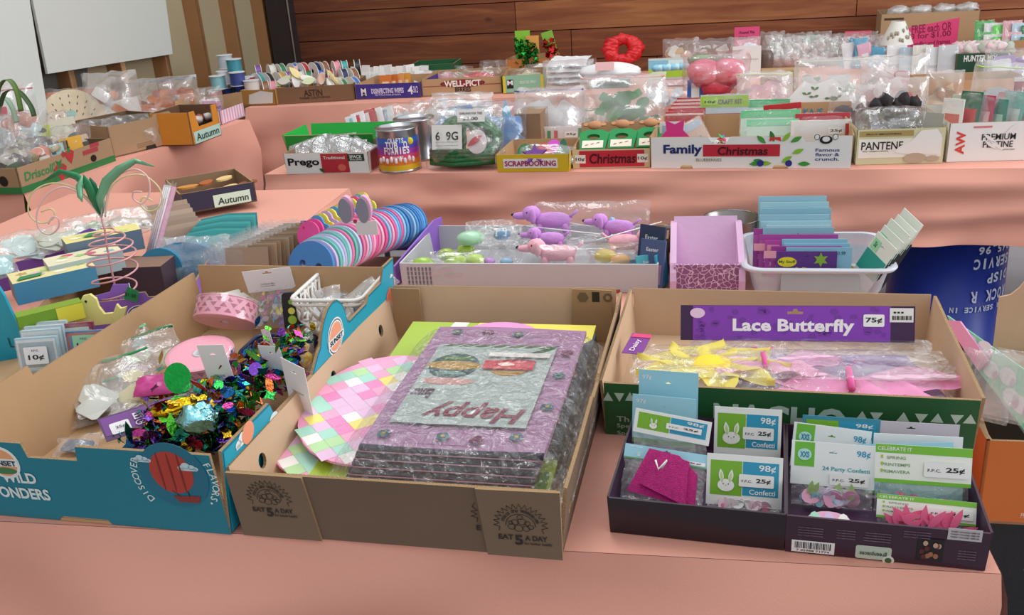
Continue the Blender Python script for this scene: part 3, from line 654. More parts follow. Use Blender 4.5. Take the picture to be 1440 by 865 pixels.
x, y = onp(W_, 1095, 585); txt(o, 'NACHO', x, y-.006, .05, .195, card('B4C8BC'), Z, bold=.06)
x, y = onp(W_, 876, 588)
for i, s in enumerate(('Th', 'Spe', 'Spe')): txt(o, s, x, y-.001-.014*i, .010, .02, card('A9C0AC'), Z)
# Lace butterfly pack: card leaning on the back wall
def pk(pxl, pxr, z, tilt, ph): 
    f = FP(pxl, pxr, TZ+z); X = T(f.X @ V((0, 0, 0))) @ Rz(f.yaw) @ Rx(90-tilt); return X, f.w
X, wc = pk((957, 478), (1286, 482), .075, 18, 0)
hc = .062
o1 = thing('butterfly_decoration_pack', X, 'long clear pack with purple header card reading Lace Butterfly in the green tray', 'packet')
g = G(); g.slab(rect(wc, hc), .001, None, (0,)*3, [hang(wc, hc*.82, .008, wc*.5)], 0); hd = g.build('header_card', card('3A1448'), o1)
patch(hd, 'printed_panel', rect(wc*.845, hc*.98, wc*.055, .0006), card('8438B4'), z=.0012, holes=[hang(wc, hc*.82, .008, wc*.5)])
r = random.Random(2)
g = G()
for k in range(46):
    a, b = r.uniform(.07, .88)*wc, r.uniform(.08, .92)*hc
    if .46*wc < a < .54*wc and b > .6*hc: continue
    g.slab(ell(r.uniform(.004, .008), r.uniform(.003, .006), a, b, 9), .0002, None, (0,)*3, (), .0018)
g.build('printed_spots', card('73309E'), hd)
gtx = G(); gtxt(gtx, 'Lace Butterfly', wc*.49, hc*.40, hc*.46, wc*.52, bold=.09, z=.0024); gtx.build('lettering', card('F5F0F5'), hd)
patch(hd, 'printed_logo', ell(.013, .009, wc*.075, hc*.78, 16), card('E8C8E8'), z=.0021)
sticker(hd, T(0, 0, .0015), wc*.83, hc*.60, .034, .021, '75c', pre='')
bs_ = patch(hd, 'barcode_sticker', rect(.038, .024, wc*.895, hc*.56), card('E9E7E2'), z=.0024)
g = G()
for k in range(13): g.slab(rect(.0012+.0008*(k % 3 == 0), .007, wc*.895+.004+k*.0024, hc*.56+.004), .0002, None, (0,)*3, (), .003)
for k in range(3): g.slab(rect(.004, .003, wc*.895+.006+k*.006, hc*.56+.015), .0002, None, (0,)*3, (), .003)
g.build('barcode', card('1E1E1E'), bs_)
# lower part of this pack lies toward the viewer: card backing, bag, butterfly
L_ = T(fN.P(.0, .0, 0)) @ Rz(fN.yaw)
def local(px, py, z): v = L_.inverted() @ pt(px, py, z); return v
PKW = M('F29CC8', .5, var=.1, trans=.15); PKD = M('E0559A', .6)
def wing(g, X, L, W, m=0, waves=3):
    def fn(u, v):
        a = (v-.5)*2; x = u*L; hw = W*max(0, math.sin(PI*u**.8))**.6*(1+.04*math.sin(u*waves*9)); return (x, a*hw, .006*math.sin(u*8+a*3))
    g.grid(fn, 14, 6, m, X)
def butterfly(par, X, s, c1=PKW, c2=PKD, white=False):
    g = G()
    for sx in (1, -1):
        wing(g, X @ Rz(12 if sx > 0 else 168), .16*s, .04*s); wing(g, X @ T(0, 0, .003) @ Rz(-22 if sx > 0 else 202), .11*s, .03*s)
    g.build('wing', c1, par)
    g = G()
    for sx in (1, -1):
        for t in range(3): g.slab(ell(.022*s, .006*s, sx*(.05+.035*t)*s, (.014+.006*t)*s, 12), .0006, X @ T(0, 0, .007), (0,)*3)
    g.build('wing_spot', M('F8C4E0', .5), par)
    g = G(); g.tube([(0, -.03*s, .008), (0, 0, .012), (0, .035*s, .008)], .005*s, 8, X=X)
    for sx in (1, -1): g.tube([(0, .035*s, .008), (sx*.012*s, .055*s, .012), (sx*.024*s, .06*s, .01)], .0009, 5, X=X)
    g.build('butterfly_body', c2, par)
def lay(px, py, z): return o1.matrix_world.inverted() @ (T(pt(px, py, z)) @ Rz(yw+4))
butterfly(o1, lay(1195, 540, .062) @ Rz(-6), 1.15)
g = G(); bagmesh(g, .40, .19, .03, 3, lean=.0)
g.build('plastic_film', film(.03, 18, gl=.10, bump=.8), o1, lay(1150, 566, .05) @ Rz(-2) @ Rx(8))
g = G(); g.slab([(-.2, 0), (.19, -.01), (.15, .17), (-.16, .17)], .0015); g.build('backing_card', card('7A3C94'), o1, lay(1170, 572, .028) @ Rx(4))
o2 = thing('butterfly_decoration_pack', T(pt(1075, 520, .07)) @ Rz(yw+3), 'clear pack with a pale pink butterfly lying behind the yellow daisy pack', 'packet')
butterfly(o2, T(0, .01, .004), .8, M('F4B4D4', .5, var=.1, trans=.2)); g = G(); bagmesh(g, .46, .11, .02, 7, lean=0); g.build('plastic_film', film(.04, 20, gl=.10), o2, T(.06, -.045, .006))
o3 = thing('daisy_decoration_pack', T(pt(1000, 552, .055)) @ Rz(yw+2) @ Rx(6), 'clear pack holding a sheer yellow daisy in the green tray', 'packet')
g = G()
for k in range(9): wing(g, T(0, .06, .016) @ Matrix.Diagonal((1.3, .8, 1, 1)) @ Rz(k*40), .10, .026)
g.build('petal', M('EEDD5A', .5, trans=.25), o3)
g = G(); g.lump((0, .06, .016), (.036, .03, .010), 1, .1); g.build('flower_centre', M('F2D430', .6), o3)
g = G(); bagmesh(g, .26, .15, .026, 9, lean=0); g.build('plastic_film', film(.03, 18, gl=.10), o3, T(0, -.01, .006))
hd = patch(o3, 'header_card', [(-.15, .10), (-.115, .095), (-.10, .165), (-.135, .17)], card('7A2C8C'), z=.012, t=.001); patch(hd, 'printed_panel', [(-.137, .155), (-.102, .15), (-.10, .163), (-.133, .167)], card('D83A70'), z=.0135)
txt(hd, 'Daisy', -.127, .125, .012, .04, card('F0E0F0'), T(0, 0, .013), rot=1.3)
# ---------- 4 plum puzzle-box halves
PB = M('1E0D1A', .35, var=.05, coat=.2); PI_ = M('3A1A3A', .5)
fPL = FP((858, 748), (1102, 774)); fPR = FP((1104, 775), (1385, 803)); dP = .235; hP = .056
oL, qL = tray(fPL, dP, hP, 'black puzzle box base holding bunny confetti packets, front right of centre', 'puzzle_box_base', mo=PB, mi=PI_, me=PB, t=.003, fl=.003)
PB2 = M('35142A', .35, var=.05, coat=.2)
oR, qR = tray(fPR, dP, hP, 'dark plum puzzle box with barcode, nearest to the table corner', 'puzzle_box_base', mo=PB2, mi=PI_, me=PB2, t=.003, fl=.003)
W_ = wX(oR, qR['f']); Z = qR['f']
x, y = onp(W_, 1143, 769); bl = patch(oR, 'barcode_label', rect(.052, .018, x-.026, y-.009), card('E8E6E4'), Z)
g = G()
for k in range(22): g.slab(rect(.0008+.0007*(k % 4 == 1), .010, x-.022+k*.002, y-.003), .0002, None, (0,)*3, (), .0011)
gtxt(g, '7 05988 71774', x, y-.006, .003, .04, z=.0013); g.build('barcode', card('201820'), bl)
x, y = onp(W_, 1228, 777); patch(oR, 'printed_badge', rrect(.042, .020, .003, x-.021, y-.010), card('B9C4B4'), Z)
txt(oR, 'greenpieces', x-.004, y+.001, .008, .032, card('2A4A2A'), Z @ T(2*x-.004, 2*y, .0006) @ Rz(180) @ T(0, 0, 0)); patch(oR, 'printed_ring', ell(.007, .007, x+.018, y-.009, 14), card('D8D8CC'), Z, z=.0011); patch(oR, 'printed_ring', ell(.004, .004, x+.018, y-.009, 14), card('3A5A3A'), Z, z=.0016)
x, y = onp(W_, 1308, 773); r = random.Random(4)
patch(oR, 'printed_picture', rect(.030, .034, x-.015, y-.017), card('1C0F14'), Z)
for k in range(12): patch(oR, 'printed_picture', ell(.003, .004, x+r.uniform(-.011, .011), y+r.uniform(-.013, .012), 7), card(['7A3A22', 'A0684A', '5A1E1E', 'C0A088'][k % 4]), Z, z=.0011+.0001*k, t=.0001)
x, y = onp(W_, 1357, 752); nl = patch(oR, 'printed_label', rect(.038, .017, x-.019, y-.0085), card('BDB7BA'), Z)
for k in range(3): txt(nl, 'TWEET STACKED SIMILAR', x, y-.004+k*.004, .0022, .032, card('3A2A34'), T(0, 0, .0004))
for (px, py, ww, rows) in ((1140, 742, .03, 4), (1190, 746, .022, 4), (1235, 750, .03, 4), (1290, 748, .03, 3), (1232, 757, .03, 2), (1360, 775, .02, 4)):
    x, y = onp(W_, px, py)
    for k in range(rows): txt(oR, 'Masterpieces Inc Made in China', -x, -(y-.004*k), .0018, ww, card('8E7A88'), Z @ Rz(180))
# confetti packets in the left plum box
def stand(fr, x, y, z, tilt=8, yaw=0, spin=0): return fr.X @ T(x, y, z) @ Rz(yaw) @ Rx(90-tilt) @ Rz(spin)
def bunny(par, Z, x, y, s, c='F4F4EE'):
    g = G(); 
    g.slab(ell(.5*s, .38*s, x, y, 16), .0003, None, (0,)*3, (), .0012)
    for dx, a in ((-.22, .15), (.22, -.15)): g.slab(leaf(.85*s, .15*s, x+dx*s, y+.15*s, PI/2+a), .0003, None, (0,)*3, (), .0012)
    q_ = g.build('printed_bunny', card(c), par, Z)
    g = G()
    for dx in (-.15, .15): g.slab(ell(.035*s, .045*s, x+dx*s, y+.08*s, 8), .0002, None, (0,)*3, (), .0016)
    g.slab(ell(.03*s, .02*s, x, y, 8), .0002, None, (0,)*3, (), .0016); g.build('printed_face', card('3A3A38'), q_)
    g = G()
    for dx, a in ((-.22, .15), (.22, -.15)): g.slab(leaf(.6*s, .07*s, x+dx*s, y+.25*s, PI/2+a), .0002, None, (0,)*3, (), .0016)
    g.build('printed_ear_lining', card('C4E08A'), q_)
def bunnycard(X, w, h, hh, label, price, seed, fill, head='EFF2EE', group=None, conf=True, stripe='2A9CC0'):
    o, hc, Z = packet(X, w, h, hh, label, head, panels=((.05, .20, .42, .68, '7CB82F'), (.48, .22, .47, .66, stripe)),
                      texts=(('98c', .80, .76, .22, .15, 'F2F6F6'),)+((('Confetti', .74, .30, .34, .10, 'F2F6F6'),) if conf else ()), fill=fill, seed=seed, group=group)
    bunny(hc, Z, -w*.24, hh*.40, hh*.32)
    sticker(hc, Z @ T(0, 0, .0012), w*.16, hh*.52, w*.46, hh*.24, price)
    return o
def bluecard(X, w, h, hh, label, seed, fill=None, price='25c', head='9ED4E4', m=None, stickp=True):
    o, hc, Z = packet(X, w, h, hh, label, head, panels=((.0, .0, 1, .10, '5E9E5A'),), texts=(('97c', .14, .86, .16, .10, 'EAF4F6'), ('Table', .42, .36, .16, .08, 'F2F6F6'), ('Confetti', .42, .22, .18, .08, 'F2F6F6')), fill=fill, seed=seed, m=m)
    bunny(hc, Z, -w*.32, hh*.30, hh*.22, 'E8F4F6')
    if stickp: sticker(hc, Z @ T(0, 0, .0012), w*.22, hh*.30, w*.50, hh*.24, price)
    return o
MG = M('C2207E', .35, .3, .6, 900, .5, 300)
bluecard(stand(fPL, .055, 0.195, .012, 6, -2), .088, 0.135, .085, 'tall pale blue rabbit header card, rearmost packet above the left plum box', 1)
bluecard(stand(fPL, .052, 0.158, .006, 8, -3), .092, 0.117, .075, 'pale blue rabbit header card standing just in front of the rearmost one', 2)
bunnycard(stand(fPL, .172, 0.170, .008, 8, 1), .094, 0.100, .078, 'white header card with green bunny square at the back, price 25 cents', '25c', 3, (('E6E2E2', 8, .02, 'e'),))
a_ = bunnycard(stand(fPL, .060, .092, .012, 18, -4, -5), .108, .112, .034, 'tilted bunny header card with green square above the magenta glitter packet', '25c', 4, None, conf=False)
a_ = bluecard(stand(fPL, .060, .056, .012, 34, -4, -2), .118, .078, .020, 'clear glare covered packet of magenta glitter bunnies with narrow blue header', 5)
g = G(); X0 = T(0, .035, .012)
g.slab([(-.045, -.022), (.05, -.032), (.048, .014), (.02, .036), (-.022, .04)], .006, X0); g.slab([(-.028, -.01), (.038, -.03), (.035, .03), (-.005, .038)], .010, X0)
g.build('glitter_bunnies', MG, a_)
g = G(); g.tube([(.0, .05, .026), (.006, .062, .026), (-.004, .048, .027), (-.01, .06, .026)], .0016, 5); g.build('white_twist', pl('F4F4F4'), a_)
bunnycard(stand(fPL, .172, 0.065, .010, 20, 1), .100, 0.077, .070, 'white header card with green bunny square nearest the front, price 25 cents', '25c', 6, (('F0D0DC', 16, .018, 'e'), ('E9E9E6', 10, .02, 'e'), ('E88AA8', 4, .01, 'e')))
# right plum box packets
def xocard(X, w, h, hh, label, seed, fill, price='25c', txtc='2A9CC0'):
    o, hc, Z = packet(X, w, h, hh, label, 'EFF4F4', panels=((.04, .42, .24, .56, '6FBF3A'),), texts=(('98c', .86, .78, .16, .17, txtc), ('24 Party Confetti', .66, .40, .56, .12, '3AA0A8')), fill=fill, seed=seed)
    g = G(); g.slab(ell(w*.085, w*.075, -w*.34, hh*.70, 16), .0003, None, (0,)*3, (), .0012); e = g.build('printed_egg', card('BDE8E8'), hc, Z)
    txt(e, 'XXS', -w*.34, hh*.70, hh*.14, w*.11, card('2A8AA0'), T(0, 0, .0008), bold=.04)
    sticker(hc, Z @ T(0, 0, .0012), w*.20, hh*.18, w*.46, hh*.26, price)
    return o
bunnycard(stand(fPR, .075, 0.200, .022, 4), .105, 0.070, .05, 'green and blue header card half hidden at the back of the plum box', '25c', 11, None, head='3E8FA8')
o_, hc, Z_ = packet(stand(fPR, .168, 0.202, .03, 4, 1), .125, 0.060, .04, 'clear packet with grey lilac label at the very back of the plum box', 'C9C2CC', m=MILK, seed=12)
o_, hc, Z_ = packet(stand(fPR, .175, 0.175, .02, 10, 2), .115, 0.062, .07, 'plain white header card with a thin blue edge behind the pale blue ones', 'F1F3F3', panels=((.93, 0, .05, .3, '2A9CC0'),), seed=13)
xocard(stand(fPR, .058, 0.165, .012, 14, -2, -3), .104, 0.077, .065, 'white header card with green egg square, rearmost in the plum box', 14, None)
bluecard(stand(fPR, .160, 0.150, .022, 20, 3, 4), .125, 0.057, .052, 'pale blue torn header card tilted at the middle of the plum box', 15, stickp=True)
bluecard(stand(fPR, .165, 0.120, .018, 24, 2, 3), .12, 0.047, .04, 'second pale blue header card showing a 25 cent sticker, just before the green one', 16)
xocard(stand(fPR, .060, 0.100, .006, 18, -1), .108, 0.090, .060, 'white header card with green egg square, foremost in the plum box', 17, (('E9A6C4', 5, .03, 'e'), ('B6D890', 7, .022, 'l'), ('8CC8D8', 8, .02, 'e'), ('D8CFE8', 8, .03, 'e')))
def greencard(X, w, h, hh, label, seed, fill, price='25c', sheet=None):
    o, hc, Z = packet(X, w, h, hh, label, 'F2F6EC', panels=((0, .78, 1, .22, '7CC23A'), (0, 0, 1, .10, '7CC23A')), texts=(('CELEBRATE IT', .2, .89, .36, .10, 'E8F4DC'), ('SPRING', .22, .66, .2, .08, '8AA87A'), ('PRINTEMPS', .22, .48, .3, .08, '8AA87A'), ('PRIMAVERA', .22, .30, .3, .08, '8AA87A')), fill=fill, seed=seed, hole=False, sheet=sheet)
    for k in range(3): patch(hc, 'printed_dash', rect(w*.02, hh*.08, -w*.44, hh*(.28+.18*k)), card('A8C83A'), Z, z=.0004)
    sticker(hc, Z @ T(0, 0, .0012), w*.24, hh*.42, w*.46, hh*.38, price)
    return o
PK = M('E2608C', .5, var=.1)
greencard(stand(fPR, .172, 0.095, .010, 16, 1), .118, 0.094, .052, 'white and lime header card with 25 cent sticker over pink leaf confetti', 18, (('7FB9BC', 12, .02, 'e'), ('D4608A', 3, .02, 'e')), sheet='8FB8B8')
a_ = greencard(stand(fPR, .170, 0.042, .012, 26, 2, -2), .118, 0.050, .030, 'front clear packet of spiky pink paper cutouts with lime header', 19, None)
g = G(); r = random.Random(5)
for k in range(26): g.slab(leaf(r.uniform(.02, .034), .0045, r.uniform(-.04, .03), .008+.012*r.random(), r.uniform(.3, 2.7)), .001, T(0, 0, .010+.0006*k))
g.build('pink_paper_grass', PK, a_)
g = G(); g.slab(ell(.03, .018, 0, 0, 20), .002, stand(fPR, .055, 0.045, .016, 62, 0)); e_ = g.build('paper_easter_egg_strip', card('E7A9C9')); tag(e_, 'pastel pink and mint paper eggs lying at the front of the plum box', 'paper eggs')
for k in range(3): patch(e_, 'printed_band', ell(.008, .016, -.018+.018*k, 0, 12), card(['A8DCC0', 'D0BEE4', 'F1EFEA'][k]), stand(fPR, .055, 0.045, .016, 62, 0), z=.0022)
# ================================================================ TEAL CARTON CONTENTS
wB = fB.yaw
HOLO = [foil(c) for c in ('2E9E4A', 'C8A22A', '7A4AB8', '2A7AC8', 'C86A3A', '3AB0A8', 'A83A7A', '5AB83A')]
def garland(label, anchors, seed, n, s=.014, shapes='les', spread=.05, hgt=.03, name='foil_garland'):
    o = thing(name, T(anchors[0]), label, 'garland'); inv = o.matrix_world.inverted(); r = random.Random(seed)
    gs = [G() for _ in HOLO]
    for i in range(n):
        t = r.random()*(len(anchors)-1); k = min(int(t), len(anchors)-2) if len(anchors) > 1 else 0
        p = anchors[k].lerp(anchors[k+1], t-k) if len(anchors) > 1 else anchors[0]
        p = inv @ p + V((r.gauss(0, spread*.5), r.gauss(0, spread*.5), abs(r.gauss(0, hgt*.6))))
        c = r.randrange(len(HOLO)); z = s*(.7+.7*r.random()); sh = shapes[r.randrange(len(shapes))]
        ol = leaf(z*1.8, z*.35) if sh == 'l' else ell(z*.55, z*.75, n=10) if sh == 'e' else star(z*.7, z*.35, 4)
        gs[c].slab(ol, .0004, T(p) @ Matrix.Rotation(r.random()*6.28, 4, V((r.gauss(0, 1), r.gauss(0, 1), r.gauss(0, 1))).normalized()), (0,)*3)
    for c, g in enumerate(gs):
        if g.v: ob = g.build('foil_shapes', HOLO[c], o); ob['kind'] = 'stuff'
    g = G(); pts = [inv @ a + V((0, 0, .004)) for a in anchors] if len(anchors) > 1 else [V((-spread, 0, 0)), V((spread, 0, .004))]
    g.tube(pts, .0015, 5); g.build('cord', pl('C9CCD2'), o)
    return o
garland('heap of holographic foil shapes at the front right of the teal carton', [pt(225, 612, .05), pt(290, 600, .065), pt(345, 560, .07), pt(395, 520, .06)], 1, 620, .016, spread=.055, hgt=.04)
garland('low drift of foil shapes along the front inner wall of the teal carton', [pt(205, 640, .03), pt(262, 628, .04), pt(322, 612, .045)], 9, 420, .016, spread=.045, hgt=.035)
garland('multicolour foil bunny garland hanging over the right rim of the teal carton', [pt(350, 545, .07), pt(392, 500, .085), pt(420, 480, .09)], 2, 200, .011, spread=.03, hgt=.03)
garland('loose foil garland on the floor of the teal carton behind the purple header', [pt(225, 555, .03), pt(300, 520, .04)], 3, 120, .016, spread=.05, hgt=.02)
g = G(); g.lump((0, 0, 0), (.03, .026, .022), 2, .5, n=12); tag(g.build('foil_ball', foil('8FD8E8', .12), None, T(pt(278, 588, .105))), 'bright iridescent silver blue foil ball on the foil heap', 'foil decoration')
g = G(); g.lump((0, 0, 0), (.040, .016, .012), 5, .6, n=12); tag(g.build('foil_bow', foil('D8B020', .2), None, T(pt(245, 575, .10)) @ Rz(20)), 'gold green glittering foil bow on the foil heap', 'foil decoration')
g = G(); g.slab(ell(.022, .028, n=18), .001); tag(g.build('foil_egg', foil('1E8A3A', .25), None, T(pt(250, 532, .10)) @ Rz(20) @ Rx(50)), 'large dark green foil egg below the pink spools', 'foil decoration')
# header cards standing in the foil
def plaincard(name, X, w, h, label, hp=None, mark=True, col='F0F1F3', cat='hang card', printed=()):
    hs = [hang(w, h*.84, w*.06, w*.5)] if hp is None else hp
    g = G(); g.slab(rect(w, h), .0008, None, (0,)*3, hs); o = g.build(name, card(col), None, X); tag(o, label, cat)
    for s, x, y, tw, th, c in printed: txt(o, s, x*w, y*h, th, tw*w, card(c))
    return o
X = UP(pt(303, 562, .06), -18, -4, 5)
o = plaincard('hang_card', X, .052, .105, 'tall white hang card standing up out of the foil heap', printed=(('FESTIVE GARLAND', .5, .45, .4, .005, '8A8A90'),))
patch(o, 'foil_bunny', ell(.006, .012, .045, .035, 10), foil('2A7AA8'), z=.001)
o = plaincard('hang_card', UP(pt(412, 582, .055), -40, -8, -8), .055, .115, 'white hang card with barcode tucked over the teal carton rim', col='EDEEF4', printed=(('Sweet Garland', .5, .5, .5, .004, '8A8A90'),))
g = G()
for k in range(8): g.slab(rect(.0014, .012, .008+k*.0028, .018), .0002, None, (0,)*3, (), .001)
g.build('barcode', card('2A2A30'), o)
o = plaincard('hang_card', UP(pt(384, 545, .05), -30, -6, 6), .05, .085, 'white hang card standing between the foil heap and the chick bag', col='ECEDF2')
plaincard('hang_card', UP(pt(378, 500, .07), -55, 0, 20), .045, .05, 'small white folded card behind the foil bunny garland', col='F1F1F5')
# purple EASTER card lying
f = FP((148, 612), (240, 590), TZ+.045)
a, b = pt(150, 622, .07), pt(243, 592, .07)
X = T(a) @ Rz(34) @ Rx(28)
o = thing('treat_card', X, 'purple card lettered in white lying at the front of the teal carton', 'hang card')
g = G(); g.slab(rect(.118, .048), .001); c_ = g.build('card_body', card('4A1A5A'), o); patch(o, 'printed_panel', rect(.112, .036, .003, .009), card('6E2C86'), z=.001)
txt(o, 'Easter', .075, .03, .013, .05, card('E4DCE8'), T(0, 0, .002)); txt(o, 'Garland', .072, .016, .010, .045, card('E4DCE8'), T(0, 0, .002)); patch(o, 'price_sticker', rrect(.03, .022, .003, .012, .008), card('E8E6EA'), z=.0018); txt(o, '25c', .027, .019, .006, .014, card('3A3A3A'), T(0, 0, .0022))
# zip bags
def lying(p, yaw, tilt=0, roll=0): return T(p) @ Rz(yaw) @ Rx(tilt) @ Ry(roll)
for (px, py, z, w_, h_, yaw, tl, lb, sd, zc, fl_) in (
    (175, 572, .03, .15, .12, 32, 30, 'clear zip bag with green zip strip, uppermost of the bags in the teal carton', 1, '1E8A4A', (('CFC79A', 2, .03), ('C8CCC4', 2, .03))),
    (215, 520, .045, .13, .09, 32, 34, 'clear zip bag with green strip just left of the pink spools', 2, '1E8A4A', (('B8C8A0', 2, .02), ('D9B8C0', 2, .015))),
    (150, 590, .015, .13, .10, 26, 20, 'crinkled clear zip bag lying below the others in the teal carton', 3, '2A9A5A', (('C8C2B4', 3, .03),)),
    (185, 505, .06, .10, .07, 34, 40, 'small clear bag at the left inner wall of the teal carton', 4, '7ACB9A', (('9FB8B0', 4, .015),)),
    (205, 612, .012, .15, .09, 4, 18, 'flat clear bag with brown card lying behind the carton front notch', 5, None, (('D8C0A8', 2, .045),)),
    (105, 640, .01, .07, .05, 10, 12, 'small clear bag with grey blue cards at the carton left corner', 6, None, (('6E7E90', 5, .02),))):
    bag('zip_bag', lying(pt(px, py, z), yaw, tl), w_, h_, .022, lb, 'zip bag', sd, film(.06, 26), zc, fill=fl_)
o = G(); o.tube([(0, 0, 0), (.11, .03, .01)], .0028, 6); tag(o.build('lollipop_stick', pl('E9E9EC'), None, T(pt(165, 588, .06)) @ Rz(12)), 'thin white stick poking from under the purple card', 'stick')
g = G(); bagmesh(g, .07, .05, .02, 3); o = g.build('pink_packet', pl('C23A8A'), None, lying(pt(215, 556, .05), 5, 20)); tag(o, 'small shiny magenta packet below the lower pink spool', 'packet')
# pink lattice ribbon spools
def spool(label, X, R, H_, seed=0):
    o = thing('ribbon_spool', X, label, 'ribbon spool')
    PKR = M('EFA2BA', .5, var=.04); g = G()
    g.lathe([(R, 0), (R, H_)], 40, cap=False); g.lathe([(R-.003, H_), (R-.003, 0)], 40, cap=False); g.build('ribbon', PKR, o)
    g = G(); n = int(2*PI*R/(H_*.5))
    for i in range(n):
        for j in range(3):
            a0 = 2*PI*(i+.5*(j % 2))/n; hz = H_*(.22+.28*j); da = 2*PI/n*.36; dz = H_*.11
            up = 1 if (i+j) % 2 else -1
            P = [((R+.0004)*math.cos(a0+q_*da), (R+.0004)*math.sin(a0+q_*da), hz+e*dz*up) for q_, e in ((-1, -1), (1, -1), (0, 1))]
            if up < 0: P.reverse()
            g.add(P, [(0, 1, 2)], 0)
    g.build('lattice_cutout', M('B05A76', .6), o)
    for z0, nm in ((H_, 'flange'), (-.0015, 'flange')):
        g = G(); g.slab(ell(R*1.03, R*1.03, n=40), .0015, T(0, 0, z0), (0,)*3, [ell(R*.16, R*.16, n=16)]); g.build(nm, M('EEA4B6', .4, var=.03), o)
    g = G(); g.lathe([(R*.22, 0), (R*.22, H_+.003), (R*.15, H_+.003), (R*.15, 0)], 20, cap=False); g.build('core', pl('D8D4D6'), o)
    g = G(); g.lathe([(R*1.045, -.003), (R*1.045, H_+.003), (R*.9, H_+.005)], 40, cap=False); g.build('shrink_wrap', film(.02, 14, gl=.1, bump=.3), o)
    return o
sp1 = spool('lower pink lattice ribbon spool with a lilac printed band in the teal carton', T(pt(288, 522, .055)) @ Rz(20) @ Rx(8) @ Ry(-3), .060, .038)
patch(sp1, 'printed_band', [(-.055, .02), (-.04, .04), (.02, .05), (.035, .03)], card('9A86C8'), T(0, 0, .0375), z=.0003); txt(sp1, 'EASTER', -.008, .037, .008, .05, card('E8E0F0'), T(0, 0, .0382), rot=.12)
spool('upper pink lattice ribbon spool resting tilted on the other one', T(pt(316, 452, .105)) @ Rz(10) @ Rx(-36) @ Ry(14), .058, .038)
# confetti pack with big white header (slanting) + big white card
o, hc, Z = packet(T(pt(380, 462, .03)) @ Rz(-8) @ Rx(50), .11, .13, .0, 'clear pack of mixed bright confetti next to the white basket', hole=False, seed=21, fill=(('D8C83A', 12, .016, 'l'), ('7A5AA8', 14, .014, 'e'), ('3A9AB8', 14, .014, 'l'), ('C85A8A', 12, .014, 's'), ('B8B0C0', 20, .016, 'e'), ('4A8A4A', 8, .014, 'l')), th=.03)
plaincard('hang_card', UP(pt(350, 412, .095), -5, -10, 4), .105, .052, 'blank white header card standing upright at the back of the teal carton', printed=(('Confetti Mix', .45, .35, .3, .004, '9AA0A8'), ('Confetti Mix', .45, .25, .3, .003, '9AA0A8')))
plaincard('hang_card', lying(pt(308, 440, .07), 33, 38), .15, .045, 'white header strip slanting behind the pink spools', col='E4E3DC', printed=(('Party Confetti Assorted', .6, .4, .3, .004, '9A9A98'),))
# yellow chick bag, blue basket, candy tin
o = bag('chick_bag', lying(pt(405, 530, .03), 10, 35), .105, .085, .035, 'clear bag of small yellow toy chicks beside the sunset tab', 'bag', 8, film(.05, 26), None)
g = G()
for i, (x, y, r_) in enumerate(((-.03, .03, .020), (.0, .05, .021), (.028, .035, .020), (-.01, .015, .019), (.03, .062, .015))): g.lump((x, y, .0), (r_, r_*.9, r_*.8), i, .15)
g.build('toy_chick', M('F0CC3A', .7), o); g = G()
for x, y in ((-.03, .05), (.01, .068), (.035, .05)): g.lathe([(.004, 0), (.0005, .01)], 6, T(x, y, .012))
g.build('beak', M('E8862A', .6), o)
def basket(label, X, W, D, H_, tp=.82, m=None, name='plastic_basket'):
    o = thing(name, X, label, 'basket'); m = m or pl('EDEBE6', .3)
    g = G(); ro = rrect(W, D, .018, -W/2, -D/2); g.tube([(x, y, H_) for x, y in ro], .0042, 6, closed=True)
    g.tube([(x*1.0, y*1.0, H_-.010) for x, y in ro], .003, 6, closed=True); g.build('rim', m, o)
    g = G(); g.slab(rrect(W*tp, D*tp, .012, -W*tp/2, -D*tp/2), .003, None, (0,)*3); g.build('base', m, o)
    for i in range(4):
        a, b = [((-1, -1), (1, -1)), ((1, -1), (1, 1)), ((1, 1), (-1, 1)), ((-1, 1), (-1, -1))][i]
        P = lambda u, v: V(((a[0]+(b[0]-a[0])*u)*W/2*(tp+(1-tp)*v), (a[1]+(b[1]-a[1])*u)*D/2*(tp+(1-tp)*v), v*H_))
        L = (P(1, 1)-P(0, 1)).length; n = max(4, int(L/.022)); g = G()
        for v in (.06, .42): g.tube([P(.04, v), P(.96, v)], .003, 5)
        for k in range(n):
            for (v0, v1) in ((.06, .42), (.42, .95)):
                u0, u1 = .05+.9*k/n, .05+.9*(k+1)/n
                if i in (0,) and v0 == .06 and .3 < u0 < .62: continue
                q_ = (k % 2) if v0 < .3 else ((k+1) % 2)
                g.tube([P(u0, v0 if q_ else v1), P(u1, v1 if q_ else v0)], .0036, 5)
                if v0 > .3: g.tube([P(u0, v1 if q_ else v0), P((u0+u1)/2, .68)], .0034, 5)
        if i in (0, 2): g.tube([P(.22, .42), P(.26, .12), P(.34, .04), P(.66, .04), P(.74, .12), P(.78, .42)], .0042, 6)
        g.build('woven_side', m, o)
    return o
bz = .055; bc = (pt(407, 428, bz+.075)+pt(545, 378, bz+.075))/2
bA, bB, bC = pt(407, 430, bz+.075), pt(512, 424, bz+.075), pt(545, 378, bz+.075)
bw = (bB-bA).length; bd = (bC-bB).length
Xb_ = T(V((bc.x, bc.y, TZ+bz))) @ Rz(-12)
basket('white openwork plastic basket of packets at the back of the teal carton', Xb_, bw*1.0, bd*.95, .078)
